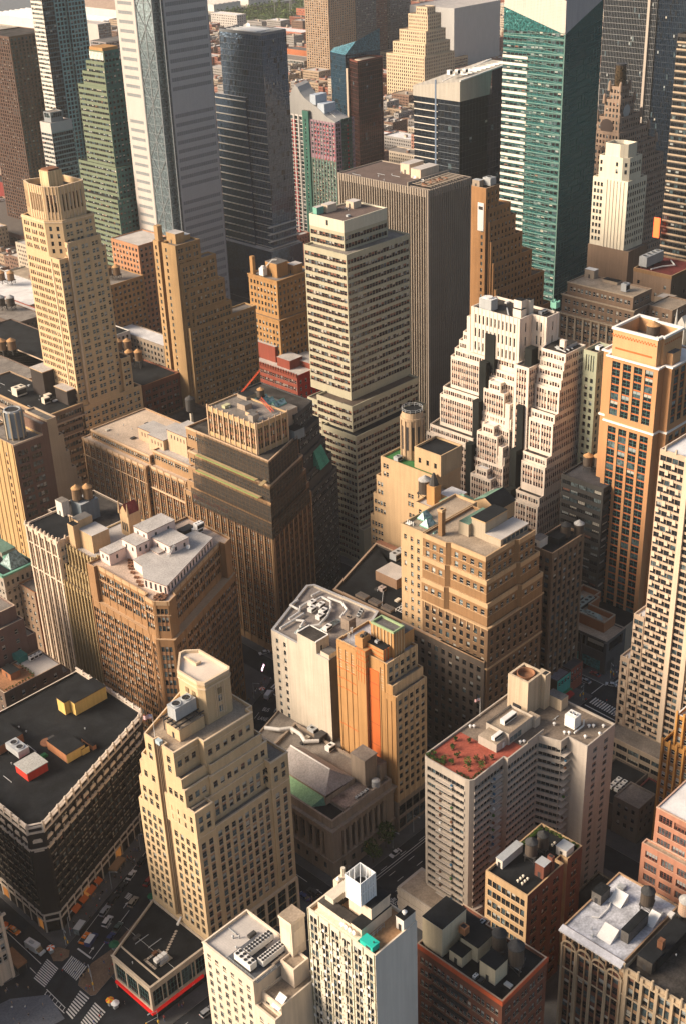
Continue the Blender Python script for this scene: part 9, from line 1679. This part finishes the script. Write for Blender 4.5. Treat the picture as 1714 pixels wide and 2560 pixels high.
for i,(x,y,a,s_)in enumerate(((146.6,283.0,4.4,True),(141.6,261.0,1.2,True),(150,285.4,.4,False),(172,292.2,5.2,False),(190,299.4,5.2,False),(146.4,234.4,3.0,True),(262,234.2,4.7,False),(228.5,234,4.7,True),(366.4,234.2,3.4,True),(386.4,234.4,4.0,True),(287.6,331.5,4,True),(278,336,5.0,False),(388,214.6,1.5,True),(251,234.2,4.7,False))):lamp(x,y,a,'grey pole with yellow traffic signals at a street crossing' if s_ else 'grey street lamp with curved arm at the kerb','signal poles at the crossings' if s_ else 'street lamps along the kerbs',s_)
b=MB()
for k,(dx,dz)in enumerate(((0,0),(.5,-1.1),(1.0,-2.2),(1.4,-3.2))):b.cyl(0,dx,dz,dz+.9,.45,None,10,plain('neon_pink_white',(1,.75,.85),.5,emit=(1,.6,.75),estr=3))
b.box(-.3,.3,-.8,2.2,-4,1.2,FR['dark']);o=b.build('neon_sign');o.location=(289.6,341.6,8);tag(o,'glowing pink and white sign in the dim side street','neon sign')
B=Bld('office_building','ornate ivory stone building with maroon upper wall cut off by the left picture edge','building',112,305);B.tier((84,128.4,284.8,330),0,27,{'S':sty(IV,bay=4,ww=1.3,wh=2.4,fh=4.6,top=1.4,mix='dark'),'E':sty(IV,bay=4.2,grp=2,ww=1.2,wh=2.6,gap=.5,fh=4.6,top=1.6,bot=4,margin=.8,d=.5,mix='dark',frame='white',rib=(.9,.5,IV),belt=((0,.7,.8,IV),(6,.4,.5,IV)))},R_GREY,par=0);B.tier((84,127.6,285.6,330),27,58,sty(wall('maroon_brick',(.085,.035,.035),var=.12),bay=4.2,ww=1.3,wh=2.2,fh=4.2,top=2,mix='dark',frame='white',rib=(.6,.3,IV),belt=((0,1,.8,IV),)),R_BLACK,par=1,cop=IV);B.done()
b=MB();b.box(129,132.6,283.6,292,3.2,4.2,wall('shed_timber',(.22,.11,.055),var=.2,stretch=.5),bottom=True);[b.box(x-.1,x+.1,y-.1,y+.1,.15,3.2,M_STEELD)for x in(129.2,132.4)for y in(284,288,291.6)];tag(b.build('sidewalk_shed',org=(130,288,0)),'brown timber sidewalk shed beside the ivory corner building','scaffold shed')
for nm,x0,x1,y0,y1,z,n_ in(('dark block',150,200,316,345,43.95,12),('low store',150,168,241,258,13.35,6),('apartment slab',275,287,176,204,64.3,6),('black flat roof',309,340,262,310,48.65,12),('pinstriped slab',472,490,424,464,160.55,8),('red banded loft',190,207,141,166,48.85,8),('arched loft',227,251,92,143,44.5,12),('garment block wing',312,338,440,476,69.7,8),('sandy penthouse',319,333,370,397,100.95,9),('black loft beside the deco tower',310,329,518,570,66.35,12),('banded slab',404,428,399,412,162.35,5),('rose brick office',271,286,114,142,59.7,6),('cream hotel',149,161,200,207,54.15,5),('bank hall',235,254,275,286,24.1,8),('oxblood block',483,503,560,608,33.25,8),('white ziggurat',429,445,312,344,126.15,9)):
 for k in range(n_):
  x,y=rng.uniform(x0,x1),rng.uniform(y0,y1);c_=rng.random()
  if c_<.5:vent(x,y,z,rng.uniform(.22,.4),rng.uniform(.7,1.2),'small steel vent pipe on the roof of the '+nm,M_GALV,'vent pipes on the roof of the '+nm)
  elif c_<.8:b=MB();s1,s2=rng.uniform(.5,1.3),rng.uniform(.5,1.1);b.box(-s1,s1,-s2,s2,0,rng.uniform(.5,1.1),rng.choice((M_GALV,M_RUST,WB,M_STEELD,M_WHITEP)));o=b.build('roof_box');o.location=(x,y,z);tag(o,'small metal equipment box on the roof of the '+nm,'equipment box','equipment boxes on the roof of the '+nm)
  else:a=rng.choice((0,math.pi/2));L=rng.uniform(2,6);b=MB();b.bar((0,0,.25),(L*math.cos(a),L*math.sin(a),.25),.09,M_GALV);b.bar((0,0,0),(0,0,.3),.09,M_GALV);o=b.build('roof_pipe');o.location=(min(x,x1-L*math.cos(a)),min(y,y1-L*math.sin(a)),z);tag(o,'thin pipe run on the roof of the '+nm,'pipe','pipe runs on the roof of the '+nm)
HZ=bpy.data.materials.new('haze_air');HZ.use_nodes=True;hn=HZ.node_tree.nodes;hl=HZ.node_tree.links;hn.remove(hn['Principled BSDF']);pv=hn.new('ShaderNodeVolumePrincipled');pv.inputs['Color'].default_value=(.93,.88,.82,1);pv.inputs['Density'].default_value=.00006;pv.inputs['Anisotropy'].default_value=.3;hl.new(pv.outputs[0],hn['Material Output'].inputs['Volume'])
b=MB();b.box(-300,9000,-2500,9000,-1.5,330,HZ,bottom=True);hz_o=b.build('haze',kind='stuff')
